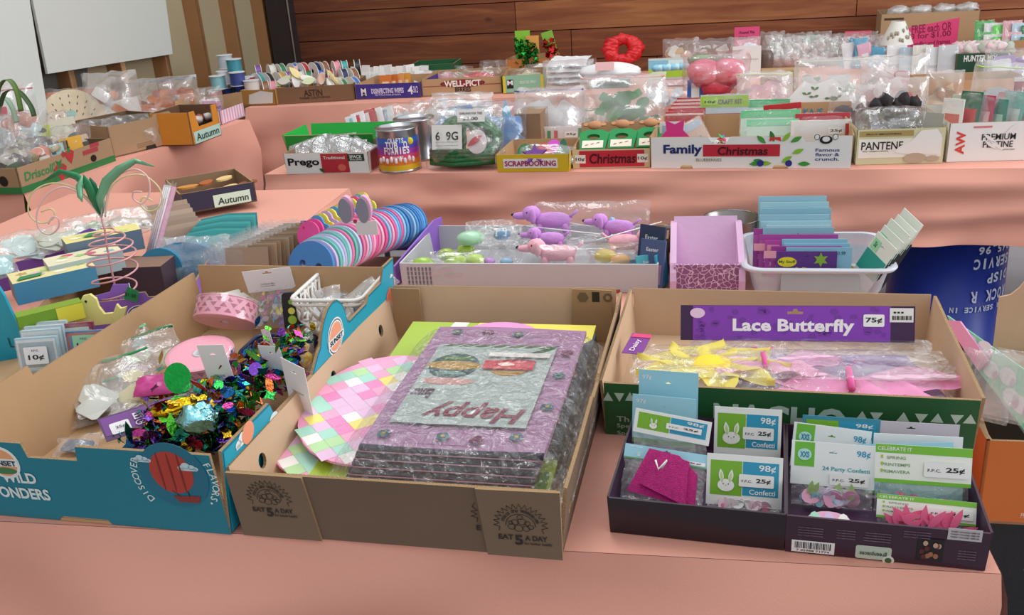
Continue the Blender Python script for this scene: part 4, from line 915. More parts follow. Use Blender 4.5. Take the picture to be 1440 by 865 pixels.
for i, (x, y, z, w_, h_, yw_, tl, sp_) in enumerate(((.005, -.03, .02, .07, .10, -10, 35, -35), (.015, .0, .02, .07, .10, -5, 40, -40), (-.03, .02, .02, .06, .08, 5, 30, -20), (.02, .04, .02, .06, .09, -12, 40, -35), (-.02, -.05, .02, .06, .08, 3, 35, 10), (.03, -.05, .02, .05, .07, -8, 30, -10))):
    bag('cellophane_packet', Xb_ @ T(x, y, z) @ Rz(yw_) @ Rx(tl) @ Rz(sp_), w_, h_, .008, ['tall clear cellophane packet with a violet line leaning out of the white basket', 'grey cellophane packet just behind the tallest one in the white basket', 'clear cellophane packet at the left of the white basket', 'cellophane packet at the back of the white basket', 'clear packet at the front left of the white basket', 'small packet at the front right of the white basket'][i], 'packet', 30+i, film(.10, 24), fill=(('3A3C42', 3, .018),) if i not in (2, 4) else (('C8CAD0', 3, .02),))
# blue basket below, candy tube
basket('dark blue openwork basket under the yellow chick bag', T(pt(395, 505, .012)) @ Rz(-12), .13, .10, .03, m=pl('2A3A6A'))
g = G(); g.slab(rrect(.035, .075, .008), .012); o = g.build('novelty_tin', pl('1C1F1C'), None, UP(pt(403, 462, .06), -5, 10, 0)); tag(o, 'small black package with yellow green swirls beside the white basket', 'package')
for k in range(3): patch(o, 'printed_swirl', ell(.009-.002*k, .009-.002*k, .018, .02+.018*k, 12), card(['A8C83A', 'E6E66A', '8AB83A'][k]), z=.0125)
# ---------- 5 teal upright panel at the far left, letter L
g = G(); g.slab([(-.12, 0), (.098, 0), (.078, .115), (.072, .16), (.06, .20), (-.12, .26)], .006); o = g.build('carton_side_panel', [TE2], None, UP(pt(-2, 512, .0), -12, -3)); tag(o, 'bright teal carton side standing at the far left edge', 'carton panel')
txt(o, 'L', .055, .055, .022, .012, card('1A4A5A'), T(0, 0, .0065), bold=.0)
# ---------- 6 purple produce carton with yellow duck cut-out
PUR = M('7B52A8', .5, var=.05); PUR2 = M('8E62BE', .5, var=.04)
fV = FP((48, 486), (262, 452)); fV = Fr(at(58, 492), at(272, 470)); dV = .30; hV = .085
o, q = tray(fV, dV, hV, 'purple produce carton of craft boxes behind the wire tree', mo=PUR2, mi=M(KR, .85), hb=.10, front=prof(fV.w, hV+.01, bumps=[(fV.w*.62, fV.w*.76, hV+.022)], cuts=[(fV.w*.02, fV.w*.12, .05)]), left=prof(dV, hV, bumps=[(0, .08, .12)]))
W_ = wX(o, q['f']); Z = q['f']
def sunlogo(par, Z, x, y, r, t='SUNSET'):
    for q_, c_ in ((1, 'EDE8F2'), (.92, '1E2A5A'), (.84, 'EDE8F2'), (.74, 'E8A060')): patch(par, 'printed_logo', ell(r*q_, r*q_, x, y, 26), card(c_), Z, z=.0006+(1-q_)*.004, t=.0002)
    patch(par, 'printed_logo_band', rect(2.1*r, .5*r, x-1.05*r, y-.3*r), card('EDE8F2'), Z, z=.0019); txt(par, t, x, y-.05*r, .3*r, 1.8*r, card('141A30'), Z @ T(0, 0, .0012), bold=.04)
x, y = onp(W_, 198, 447); sunlogo(o, Z, x, y, .030)
# purple carton, left wing with logo (its long side)
g = G(); g.slab([(0, 0), (.23, 0), (.23, .115), (.20, .12), (.19, .105), (.14, .10), (0, .075)], .005); o = g.build('carton_side_panel', [PUR2], None, T(pt(36, 500, .0)) @ Rz(22) @ Rx(88)); tag(o, 'purple carton side with round sun logo behind the yellow chick cut-out', 'carton panel')
sunlogo(o, T(0, 0, .005), .075, .055, .032); txt(o, 'FAIR', .205, .075, .028, .038, card('B79AD8'), T(0, 0, .005))
# yellow chick cut-out
g = G()
ck = [(-.045, 0), (.03, 0), (.05, .012), (.058, .032), (.046, .030), (.040, .040), (.030, .022), (.012, .022), (.004, .038), (.002, .055), (-.008, .066), (-.022, .064), (-.030, .052), (-.030, .042), (-.042, .034), (-.050, .022)]
g.slab(ck, .010); o = g.build('wooden_chick', M('E9E08C', .6), None, UP(pt(143, 455, .075), 5, 5)); tag(o, 'pale yellow wooden chick cut-out in front of the purple carton', 'chick ornament')
patch(o, 'eye', ell(.0025, .003, -.018, .052, 8), card('1A1A1A'), z=.0102)
# small card packs 10c
def smallpack(px, py, z, w_, h_, yaw, label, cols, price, pc, sd, group=None, ty=.5):
    o = thing('card_pack', UP(pt(px, py, z), yaw, 8), label, 'card pack', group)
    g = G(); g.box((0, h_/2, -.004), (w_, h_, .008)); g.build('card_block', card(cols[0]), o)
    patch(o, 'printed_panel', rect(w_*.94, h_*.9, -w_*.47, h_*.05), card(cols[1]), z=.0003)
    patch(o, 'printed_panel', rect(w_*.84, h_*.74, -w_*.42, h_*.13), card(cols[2]), z=.0008)
    g = G(); bagmesh(g, w_*1.06, h_*1.03, .012, sd, amp=.1); g.build('plastic_film', film(.04, 20), o, T(0, 0, -.002))
    if price:
        s = patch(o, 'price_sticker', rrect(.044, .034, .002, -.022+.0*w_, h_*ty-.017), card(pc), z=.007); txt(s, price, 0, h_*ty-.004, .012, .030, card('1E1E1E'), T(0, 0, .0068), bold=.02); txt(s, 'F.P.C.', 0, h_*ty+.010, .004, .014, card('4A4A4A'), T(0, 0, .0068))
    return o
smallpack(102, 500, .045, .10, .065, 2, 'card pack in dark red with a green inner border behind the 10 cent packs', ('8E3348', 'A83A58', 'D8ECDC'), None, None, 1)
smallpack(126, 508, .055, .075, .06, -2, 'red and blue card pack with a green 10 cent sticker', ('3E6A9A', 'C8523A', '6A88A8'), '10c', '9CD8B0', 2, ty=.62)
smallpack(58, 522, .052, .078, .066, 0, 'lattice patterned card pack with a white 10 cent sticker', ('A8C8D4', 'DDE6E8', 'A4B8C0'), '10c', 'F0F2F2', 3)
for k in range(3): smallpack(64+k*5, 510-k*6, .05, .075, .066, 0, ['pale blue card pack just behind the lattice patterned one', 'pale card pack in the middle of the row behind the lattice one', 'pale card pack at the back of the row behind the lattice one'][k], ('B8D0D8', 'DDE6E8', 'C4D4D8'), None, None, 5+k)
g = G(); g.box((.0, .12, .018), (.22, .24, .006)); o = g.build('kraft_box_side', M(KR, .85), None, T(pt(-10, 590, .0)) @ Rz(20)); tag(o, 'kraft cardboard flap at the far left below the card packs', 'cardboard flap')
for k, c in enumerate(('E8862A', 'F2C84A', '7AB8D0', 'EDE8DC')):
    smallpack(8+k*6, 560+k*9, .015, .09, .03, 24, ['orange', 'yellow', 'light blue', 'cream'][k]+' paper packet in the corner left of the teal carton', (c, c, c), None, None, 12+k)
# ---------- 7 craft boxes behind (yellow tops)
def carton(px, py, z, w_, d_, h_, yaw, label, ctop, cfront, name='craft_kit_box', extra=None, tilt=0, cside=None, cat='box'):
    o = thing(name, T(pt(px, py, z)) @ Rz(yaw) @ Rx(tilt), label, cat)
    g = G(); g.box((w_/2, d_/2, h_/2), (w_, d_, h_)); 
    for f_, m_ in zip(range(6), (2, 2, 1, 2, 2, 0)): g.m[f_] = m_
    g.build('box_body', [card(ctop), card(cfront), card(cside or cfront)], o)
    return o
def decor(o, w_, d_, h_, cols, sd, n=6, face='t', s=.014):
    r = random.Random(sd); Z = T(0, 0, h_) if face == 't' else Rx(90); hh_ = d_ if face == 't' else h_
    for i in range(n):
        c = cols[i % len(cols)]; a, b = r.uniform(.15, .85)*w_, r.uniform(.2, .8)*hh_
        patch(o, 'printed_motif', star(s, s*.5, 5, a, b) if i % 2 else ell(s, s*.7, a, b, 12), card(c), Z, z=.0004+.0001*i, t=.0001)
o = carton(30, 470, .10, .12, .035, .035, 33, 'lime and yellow cardboard strip box leaning on the purple carton', '7DA020', '6E9420'); patch(o, 'printed_panel', rect(.05, .033, .07, .001), card('D8D040'), Rx(90), z=.0004)
o = carton(26, 430, .085, .17, .09, .05, 33, 'craft kit box with pale yellow lid and green tag, nearest at far left', 'E8DDA0', '4E93B4', cside='3A5A70'); decor(o, .17, .09, .05, ('E8B8C8', 'A8CC78', 'F2EFD8', 'C8A060'), 3); patch(o, 'green_tag', [(.01, .01), (.06, .015), (.065, .035), (.02, .035)], card('1E8A4E'), T(0, 0, .052), z=.0005)
o = carton(75, 402, .10, .16, .08, .045, 33, 'craft kit box with pale lid just behind the nearest yellow one', 'E6DFBE', 'A8B8BC'); decor(o, .16, .08, .045, ('D85A7A', 'A8CC78', 'F2EFD8', '8AB8C8'), 8)
o = carton(100, 372, .115, .17, .07, .05, 32, 'craft kit box with yellow lid and green price tag beside the wire tree', 'E4D98A', '5A7084'); decor(o, .17, .07, .05, ('F0ECCB', 'C8D88A'), 9, 4); patch(o, 'green_tag', [(.04, .02), (.08, .015), (.09, .04), (.06, .048)], card('1E8A4E'), T(0, 0, .052), z=.0005)
o = carton(160, 420, .03, .13, .08, .075, -5, 'dark wooden craft box in the purple carton behind the coil tree', '8A6A58', '4A3844')
# purple carton further back at the left edge
g = G(); g.slab([(0, 0), (.26, 0), (.26, .10), (.23, .115), (.16, .10), (.12, .075), (0, .06)], .005); tag(g.build('carton_side_panel', [PUR], None, T(pt(2, 410, .03)) @ Rz(30) @ Rx(90)), 'purple carton side farther back at the far left', 'carton panel')
# flat bagged packs at the far left edge
for i, (px, py, z, c, lb) in enumerate(((-15, 395, .10, '9CC8C8', 'clear bag of pale teal pieces at the far left behind the purple side'), (35, 365, .10, 'BFD4D0', 'clear bag of pale green pieces near the left edge'), (95, 352, .11, 'B8BCA8', 'clear bag with pale printed card left of the wire tree'), (140, 340, .11, '8A9A78', 'dull green bagged pack behind the wire tree'), (185, 330, .115, 'A89888', 'brown cellophane pack right behind the wire tree'))):
    bag('craft_bag', lying(pt(px, py, z), 30, 25), .13, .11, .03, lb, 'bag', 50+i, film(.10, 22), fill=((c, 12, .03),))
for i in range(7):
    g = G(); g.slab(rect(.12, .085), .003); o = g.build('brown_card_packet', M(['A58F7A', 'B49E88', '9C8672'][i % 3], .4, coat=.5), None, UP(pt(232+i*-3, 372-i*7, .015), 28, 18)); tag(o, 'brown backed clear card packet, '+['frontmost', 'second', 'third', 'fourth', 'fifth', 'sixth', 'rearmost'][i]+' of the row behind the tree', 'card packet', 'brown card packets behind the wire tree')
    if i == 0:
        l_ = patch(o, 'white_label', rect(.085, .045, .015, .02), card('DADDE6'), z=.0035)
        for k in range(3): patch(l_, 'printed_dot', ell(.009, .009, .035+.018*k, .045-.006*k, 10), card(['9CD0C8', 'E890A8', '6AA8D8'][k]), z=.004)
# long pink pack leaning
o = thing('pink_straw_pack', T(pt(205, 392, .03)) @ Rz(-38) @ Rx(60) @ Ry(0), 'long pink and white clear pack leaning behind the wire tree', 'pack')
g = G(); g.box((0, .12, 0), (.035, .24, .012)); g.build('pack_body', pl('E4A8C0'), o); g = G()
for k in range(4): g.tube([(-.012+.008*k, .005, .008), (-.012+.008*k, .235, .008)], .0025, 5)
g.build('straw', pl('F2E4EA'), o); patch(o, 'white_label', rect(.03, .035, -.015, .205), card('E2E6EE'), z=.009); g = G(); bagmesh(g, .045, .25, .022, 2, amp=.1); g.build('plastic_film', film(.05, 20), o)
# ---------- wire tree
WT = T(pt(170, 442, .045))
o = thing('wire_coil_tree', WT, 'pink coiled wire tree with green metal leaves and curled wires on top', 'wire ornament')
kk = .00145   # metres per pixel here
WI = WT.inverted(); YW = (WT.translation.y)
def tp(x, y, dy=0): 
    p = atY(x, y, YW+dy); return WI @ p
PW = M('D9A0A4', .35, .2); g = G()
g.tube([tp(170, 442), tp(158, 385), tp(150, 345), tp(147, 322), tp(141, 300)], .0022, 6); g.build('stem', PW, o)
g = G(); pts = []; ctr = [(441, 168, 14), (420, 165, 22), (396, 163, 33), (369, 158, 35), (352, 156, 34), (342, 155, 30), (330, 150, 20), (322, 147, 8)]
N = 168
for i in range(N+1):
    t = i/N; q_ = t*(len(ctr)-1); k = min(int(q_), len(ctr)-2); f_ = q_-k
    y = ctr[k][0]*(1-f_)+ctr[k+1][0]*f_; x = ctr[k][1]*(1-f_)+ctr[k+1][1]*f_; r_ = (ctr[k][2]*(1-f_)+ctr[k+1][2]*f_)*kk
    c = tp(x, y); a = t*7*2*PI+2.6; pts.append(c+V((r_*math.cos(a), r_*math.sin(a), 0)))
g.tube(pts, .0021, 6); g.build('coil', PW, o)
def curl(px, m, dy, nm='curled_wire', r=.0018):
    P = [tp(x, y, dy*(i/len(px))) for i, (x, y) in enumerate(px)]
    # catmull-rom
    out = []
    for i in range(len(P)-1):
        a, b, c, d = P[max(0, i-1)], P[i], P[i+1], P[min(len(P)-1, i+2)]
        for k in range(6): t = k/6; out.append(.5*((2*b)+(c-a)*t+(2*a-5*b+4*c-d)*t*t+(3*b-a-3*c+d)*t**3))
    out.append(P[-1]); g = G(); g.tube(out, r, 6); g.build(nm, m, o)
PKW2 = M('E8C0BC', .35); YLW = M('DDD4A0', .35); GRN = M('2E8A5A', .35, .2); GRL = M('7ABA94', .35, .2)
curl([(145, 310), (130, 290), (112, 272), (88, 263), (65, 275), (52, 300), (55, 322), (70, 330), (82, 320), (82, 308), (74, 305), (68, 315)], PKW2, -.02)
curl([(143, 305), (125, 280), (100, 262), (70, 258), (45, 272), (40, 298), (52, 312), (68, 312), (77, 303), (72, 294), (58, 298)], YLW, .03)
curl([(148, 305), (152, 270), (165, 248), (190, 238), (208, 250), (210, 272), (200, 286), (188, 280), (188, 270), (200, 270)], PKW2, -.03)
curl([(148, 305), (155, 268), (172, 250), (200, 246), (222, 262), (228, 280), (222, 293), (208, 297), (198, 288), (202, 277), (215, 283)], YLW, .02)
def bladepx(px, W, m, dy, par=None):
    P = [tp(x, y, dy*i/len(px)) for i, (x, y) in enumerate(px)]; n = len(P); g = G()
    vs = []
    for i, p in enumerate(P):
        t = (P[min(n-1, i+1)]-P[max(0, i-1)]).normalized(); s_ = t.cross(V((0, 1, .3))).normalized(); w__ = W*math.sin(PI*(.12+.86*i/(n-1)))
        vs += [p-s_*w__, p+V((0, -.003, .002)), p+s_*w__]
    fs = []
    for i in range(n-1):
        for k in range(2): fs.append((i*3+k, i*3+k+1, i*3+k+4, i*3+k+3))
    g.add(vs, fs, 0, None, True); ob = g.build('leaf_blade', m, o); md = ob.modifiers.new('thickness', 'SOLIDIFY'); md.thickness = .0012
bladepx([(143, 300), (140, 280), (150, 255), (168, 238), (190, 226), (217, 234)][::1], .010, GRL, -.03)
bladepx([(141, 300), (128, 268), (108, 248), (85, 241), (62, 255)], .009, GRN, .02)
bladepx([(140, 300), (130, 275), (122, 256), (118, 246)], .010, GRN, -.02)
bladepx([(142, 302), (136, 275), (130, 258), (127, 250)], .009, M('1E7048', .35, .2), -.01)
bladepx([(117, 248), (112, 262), (113, 276), (116, 284)], .007, GRL, -.03)
bladepx([(143, 305), (146, 285), (140, 268), (134, 260)], .004, M('D8E6DA', .35), .0)
g = G(); g.slab([(-.018, -.008), (.012, -.016), (.020, .008), (-.004, .019)], .001); tg = g.build('price_tag', card('17824A'), o, WI @ UP(atY(184, 415, YW-.055), -10, 5)); txt(tg, '$1.50', 0, 0, .009, .025, card('0E3A22'), T(0, 0, .001), rot=-.25)
g = G(); g.tube([tp(181, 398, -.05), tp(184, 408, -.055)], .0008, 4); g.build('tag_string', pl('E8E8E8'), o)
# ---------- blue plates in a bag, teal envelopes, brown packets
o = thing('bagged_foam_plates', T(pt(262, 398, .03)) @ Rz(-5), 'clear bag of round blue foam plates behind the teal carton', 'plates')
g = G(); BLP = M('3E88B4', .5, var=.06)
for k in range(4): g.slab(ell(.085, .055, .0, .045, 32), .006, Rx(75) @ T(0, 0, -.009*k))
g.build('foam_plate', BLP, o); g = G(); g.slab(ell(.055, .05, -.05, .04, 26), .02, Rx(78) @ T(0, 0, .004)); g.build('foam_plate', M('2F7CA0', .5), o)
g = G(); bagmesh(g, .19, .12, .04, 4); g.build('plastic_film', film(.10, 18, gl=.2), o, T(.02, -.015, .0) @ Rx(62))
for i in range(9):
    g = G(); g.slab([(0, 0), (.15, 0), (.15, .075), (.075, .082), (0, .075)], .003); o = g.build('teal_envelope', M(['3AA0A0', '48B0AC', '328E92'][i % 3], .5), None, UP(pt(262+i*3, 372-i*3.2, .045), -4+i, 30, 2)); tag(o, 'teal paper envelope, '+['frontmost', 'second', 'third', 'fourth', 'fifth', 'sixth', 'seventh', 'eighth', 'rearmost'][i]+' of the stack left of the brown packets', 'envelope', 'teal envelopes')
for i in range(14):
    g = G(); bx_ = pt(322+i*6.2, 412-i*3.0, .012); g.slab(rect(.105, .108), .0025); o = g.build('kraft_card_packet', M(['A08468', '93785E', 'B0967A'][i % 3], .35, coat=.6), None, UP(bx_, -6, 14)); tag(o, 'kraft card packet, '+ordn(i)+' from the front, in the row left of the foam masks', 'card packet', 'kraft card packets in a row')
    g = G(); bagmesh(g, .112, .118, .008, i, amp=.1, nu=8, nv=8); g.build('plastic_film', film(.05, 22), o)
    if i < 2: patch(o, 'pink_print', ell(.012, .005, .05, .045, 12), card('D8709A'), z=.003)
bag('pastel_bag', lying(pt(330, 345, .06), 5, 20), .16, .07, .03, 'clear bag of pale pink and white shapes behind the teal envelopes', 'bag', 71, film(.08, 20), fill=(('E4B4C8', 6, .03), ('C8DCE4', 5, .03)))
# ---------- purple tray of foam masks
fM = Fr(pt(392, 412, 0), pt(560, 418, 0)); 
g = G(); g.slab([(0, 0), (.30, 0), (.30, .085), (.25, .09), (.0, .05)], .005); o = g.build('carton_side_panel', [PUR2], None, T(pt(556, 402, 0)) @ Rz(70) @ Rx(90)); tag(o, 'purple carton side at the right of the foam masks', 'carton panel')
g = G(); g.slab(rect(.34, .085), .005); o = g.build('carton_end_panel', [PUR], None, UP(pt(430, 352, 0), -12, 0)); tag(o, 'purple carton end behind the foam masks', 'carton panel')
FC = ['4A88C8', '8FBCE0', 'E878A8', 'C8B8E0', '5A9AD0', 'F0B0C8', '6AC0B0', '3A78B8', 'E85A98', 'B8D0E8']
def foam(name, ol, holes, X, c, label, group, cat, t=.0055):
    g = G(); g.slab(ol, t, None, (0,)*3, holes); o = g.build(name, M(c, .8), None, X); tag(o, label, cat, group)
    return o
FN = ['blue', 'pale blue', 'pink', 'pale lilac', 'mid blue', 'light pink', 'mint', 'deep blue', 'bright pink', 'powder blue']
P0, P1 = pt(440, 408, .012), pt(572, 350, .012)
n = 34
mo_ = [(-.062, .022), (-.055, .0), (-.03, -.018), (0, -.022), (.03, -.018), (.055, 0), (.062, .022), (.052, .046), (.03, .062), (0, .068), (-.03, .062), (-.052, .046)]
def chaikin(P, k=2):
    for _ in range(k): P = [q for i in range(len(P)) for q in ((P[i-1][0]*.25+P[i][0]*.75, P[i-1][1]*.25+P[i][1]*.75), (P[i][0]*.75+P[(i+1) % len(P)][0]*.25, P[i][1]*.75+P[(i+1) % len(P)][1]*.25))]
    return P
mo_ = chaikin(mo_)
bm = bpy.data.meshes
for i in range(n):
    p = P0.lerp(P1, i/(n-1)); p = V((p.x, p.y, TZ+.045+.018*math.sin(i/n*3)))
    foam('foam_mask', mo_, [ell(.009, .007, -.022, .022, 10), ell(.009, .007, .022, .022, 10)], UP(p, -38+4*math.sin(i*.7), 22) @ Matrix.Scale(1.28, 4), FC[(i*3+i//4) % len(FC)],
         FN[(i*3+i//4) % len(FC)]+' round foam mask, '+ordn(i)+' from the front of the long curved row', 'foam masks in the long row', 'foam mask')
P0, P1 = pt(440, 380, .03), pt(515, 335, .03)
for i in range(14):
    p = P0.lerp(P1, i/13); c = ['E8509A', 'E8509A', '5A9AD0', 'F0E05A', 'C8A8E0', 'F0E05A', '5AA0D8', 'F0D84A', 'E878B0', '4A90D0', 'F0E05A', 'E85AA0', '7AC0B8', 'F0E05A'][i]
    foam('foam_duck', chaikin([(-.040, 0), (-.02, -.01), (.02, -.01), (.04, .002), (.045, .02), (.035, .035), (.018, .038), (.012, .05), (-.004, .058), (-.02, .052), (-.03, .036), (-.045, .028)], 1) if i > 1 else ell(.034, .034, 0, .02, 20), [ell(.004, .004, -.015, .035, 8)], UP(V((p.x, p.y, TZ+.10)), -30, 20), c,
         {'E8509A': 'hot pink', '5A9AD0': 'blue', 'F0E05A': 'yellow', 'C8A8E0': 'lilac', '5AA0D8': 'sky blue', 'F0D84A': 'golden', 'E878B0': 'rose', '4A90D0': 'mid blue', 'E85AA0': 'pink', '7AC0B8': 'mint'}[c]+' foam cut-out, '+ordn(i)+' from the front of the short foam row', 'foam cut-outs in the short row', 'foam cut-out')
for i in range(5):
    foam('foam_shape', leaf(.07, .014, 0, 0, .5), [], UP(pt(470+i*5, 325-i*2, .085), -30, 25), ['3A88C0', '6AAAD8', '2E78B0', '8FC0E0', '4A90C8'][i], 'blue foam strip, '+ordn(i)+' from the left behind the short foam row', 'blue foam strips', 'foam shape')
o = thing('bunny_ear_headband', UP(pt(503, 330, .13), -10, -4) @ Matrix.Scale(1.15, 4), 'foam bunny ears in grey and pink standing up behind the masks', 'bunny ears')
for dx in (-.018, .02):
    g = G(); g.slab(ell(.014, .028, dx+.002, .055, 20), .012, None, (0,)*3, (), -.012); g.build('ear', M('E0A8C8', .8), o); g = G(); g.slab(ell(.013, .027, dx-.001, .053, 20), .004); g.build('ear_lining', M('868A98', .8), o)
g = G(); g.slab(rect(.045, .03, -.0, .0), .003); l_ = g.build('hang_tag', card('D8DCDC'), o); g = G(); g.slab(ell(.004, .004, 0, .03, 8), .004, None, (0,)*3, (), .0); g.build('heart', card('B02A3A'), o)
# wood tray of orange autumn things ("Autumn") behind
f_ = FP((258, 302), (362, 283), TZ+.02); o, q = tray(f_, .26, .065, 'navy and kraft produce tray with a mint Autumn sign, behind the teal envelopes', mo=M('2A2A44', .6), mi=M(KRD, .85), z=0)
W_ = wX(o, q['f']); x, y = onp(W_, 318, 293); s_ = patch(o, 'sign', rect(f_.w*.5, .040, f_.w*.42, .004), card('CFE8D4'), q['f'], z=.001); txt(s_, 'Autumn', f_.w*.68, .022, .022, f_.w*.42, card('1A3A34'), T(0, 0, .001), shear=.1)
r = random.Random(6)
for i in range(7):
    g = G(); g.slab(ell(.035, .02, n=14), .006); tag(g.build('autumn_decoration', M(['C8883A', 'A85A2A', 'E0C080', '8A4A2A'][i % 4], .6), None, f_.X @ T(.05+.06*(i % 4), .07+.07*(i//4), .035+.004*i) @ Rz(r.random()*90)), ['mustard', 'rust', 'cream', 'brown', 'ochre', 'dark rust', 'sand'][i]+' autumn wooden cut-out in the navy and kraft tray', 'decoration')
# ================================================================ REAR ROW OF THE FRONT TABLE
# frosted tray with plush animals
fC = FP((567, 408), (925, 412)); dC = .30
o, q = tray(fC, dC, .068, 'long frosted plastic lid used as a tray of small bagged toys', 'frosted_plastic_tray', 'tray', mo=M('C4C4C8', .4, var=.04), mi=M('B8B8BC', .5), me=M('D0D0D2', .4), t=.004, fl=.002)
g = G()
for i in range(7):
    for k in range(5): gtxt(g, 'WARNING', .018+.009*i, .010+.011*k, .0055, .0095, rot=PI/2, z=.001)
g.build('warning_print', card('2E2E30'), o, q['f'])
for x in (.14, .44): patch(o, 'red_base_strip', rect(.075, .006, x, .001), card('C04A3A'), q['f'])
def plush(label, p, yaw, s, c, bead=True):
    o = thing('toy_dog', T(p) @ Rz(yaw), label, 'toy animal'); m = M(c, .8, bump=.3, bs=250)
    g = G(); g.lump((0, 0, .022*s), (.045*s, .02*s, .02*s), 1, .12, n=12); g.lump((-.05*s, 0, .038*s), (.022*s, .018*s, .019*s), 2, .1, n=10); g.lump((-.075*s, 0, .033*s), (.022*s, .010*s, .009*s), 3, .1, n=8)
    for x in (-.03, .03):
        for y in (-.012, .012): g.lump((x*s, y*s, .005*s), (.009*s, .008*s, .013*s), 4, .1, n=6)
    g.build('toy_body', m, o); g = G(); g.lump((-.045*s, -.017*s, .035*s), (.008*s, .006*s, .018*s), 5, .1, n=6); g.lump((-.045*s, .017*s, .035*s), (.008*s, .006*s, .018*s), 6, .1, n=6); g.build('ear', m, o)
    g = G(); g.tube([(.042*s, 0, .03*s), (.06*s, 0, .045*s)], .004*s, 6); g.build('tail', m, o)
    g = G()
    for y in (-1, 1): g.lump((-.058*s, .014*s*y, .044*s), (.003*s,)*3, 0, 0, n=6)
    g.lump((-.096*s, 0, .036*s), (.004*s,)*3, 0, 0, n=6); g.build('eye', pl('1A1418'), o)
    return o
LP, PKP = 'CE92DA', 'F2B4C2'
def toy(px, py, z, yaw, s, c, lb): return plush(lb, pt(px, py, z), yaw, s, c)
toy(778, 322, .082, -12, 1.05, LP, 'lilac toy dog facing left, topmost at the left of the toy tray')
toy(775, 345, .06, -12, .8, LP, 'smaller lilac toy dog under the topmost one')
toy(870, 330, .078, -20, .9, LP, 'lilac toy dog with a pale blue bow at the top right of the toy tray')
g = G(); g.lump((0, 0, 0), (.008, .006, .012), 2, .3); tag(g.build('bow', pl('9CC0E0'), None, T(pt(861, 312, .108))), 'pale blue bow on the top right lilac toy', 'bow')
toy(785, 368, .045, -12, 1.0, PKP, 'pink toy pig like animal in the middle of the toy tray')
toy(880, 352, .05, 168, .95, PKP, 'pink toy dog with snout to the right in the toy tray')
def sausage_bag(px, py, z, w_, h_, yaw, tl, lb, sd, m=None): return bag('clear_bag', lying(pt(px, py, z), yaw, tl), w_, h_, .05, lb, 'bag', sd, m or film(.03, 16, gl=.12))
sausage_bag(830, 340, .05, .29, .10, -12, 72, 'large clear bag around the lilac toys', 1)
sausage_bag(830, 388, .02, .27, .075, -9, 72, 'clear bag with white ties around the pink toys', 2)
for i, (a, b) in enumerate((((738, 302), (838, 320)), ((838, 338), (930, 312)), ((740, 318), (850, 330)))):
    g = G(); g.tube([pt(a[0], a[1], .10), pt(b[0], b[1], .09)], .0017, 5); tag(g.build('white_tie', pl('F0F0F2'), None), 'thin white plastic tie, '+['upper left', 'right', 'lower left'][i]+' one across the toy bags', 'tie')
def egg_(px, py, z, r, c, lb, nm='plastic_egg', X=None):
    g = G(); g.lump((0, 0, 0), r, 1, .06, n=12); return tag(g.build(nm, pl(c, .5), None, T(pt(px, py, z)) @ Rz(-10)), lb, 'plastic egg')
egg_(595, 372, .055, (.028, .02, .018), '9CC83A', 'lime green plastic egg at the left end of the toy tray')
for i, (px, py, c) in enumerate(((628, 358, '9CB83A'), (645, 368, 'A6C83C'), (655, 352, 'B0D04A'), (636, 372, '90B030'), (668, 366, 'B8D850'))): egg_(px, py, .05, (.022, .018, .016), c, ['olive', 'light green', 'yellow green', 'dark olive', 'bright lime'][i]+' egg inside the bag at the left of the toy tray')
egg_(662, 335, .085, (.036, .026, .018), 'A8D8B4', 'mint green egg on top of the lime egg bag')
egg_(688, 368, .04, (.014, .012, .010), 'C088D0', 'small lilac egg at the front edge of the toy tray'); egg_(712, 368, .04, (.016, .012, .010), '8EB8D0', 'small blue egg at the front edge of the toy tray')
o = egg_(706, 330, .08, (.022, .018, .014), '3A88B8', 'blue and white gingham fabric egg with pointed end')
for k in range(4): patch(o, 'gingham_stripe', ell(.0015, .012, -.012+.008*k, 0, 8), card('E8F0F4'), Rx(50) @ T(0, 0, .013)); patch(o, 'gingham_stripe', ell(.016, .0014, 0, -.008+.006*k, 8), card('E8F0F4'), Rx(50) @ T(0, 0, .0135))
sausage_bag(640, 395, .02, .14, .07, -10, 70, 'clear bag with lime green eggs at the left of the toy tray', 3); sausage_bag(700, 368, .03, .12, .09, -10, 65, 'crinkled clear bag around the gingham egg', 4, CRK)
sausage_bag(596, 392, .02, .09, .05, -5, 60, 'clear bag around the single lime egg', 5)
g = G(); g.lump((0, 0, 0), (.02, .012, .010), 2, .3); g.lump((.012, 0, -.006), (.014, .008, .005), 3, .2); tag(g.build('toy_bird', M('3A88A8', .5), None, T(pt(757, 352, .06)) @ Rz(-30)), 'small blue toy bird between the bags', 'toy bird')
egg_(851, 360, .055, (.026, .019, .016), 'E8CC2A', 'yellow plastic egg at the right of the toy tray'); egg_(872, 366, .05, (.024, .018, .014), 'E8A858', 'orange plastic egg beside the yellow one'); sausage_bag(862, 388, .02, .11, .06, -10, 65, 'clear bag with the yellow and orange eggs', 6)
for i, (a, b, z) in enumerate(((745, 372, .012), (800, 376, .012), (690, 345, .04), (838, 372, .014), (770, 352, .03))):
    bag('clear_bag', lying(pt(a, b, z), -10+i*3, 40), .13, .075, .045, ['low', 'front', 'upper left', 'right', 'middle'][i]+' crumpled empty clear bag among the toys in the frosted tray', 'bag', 80+i, CRK)
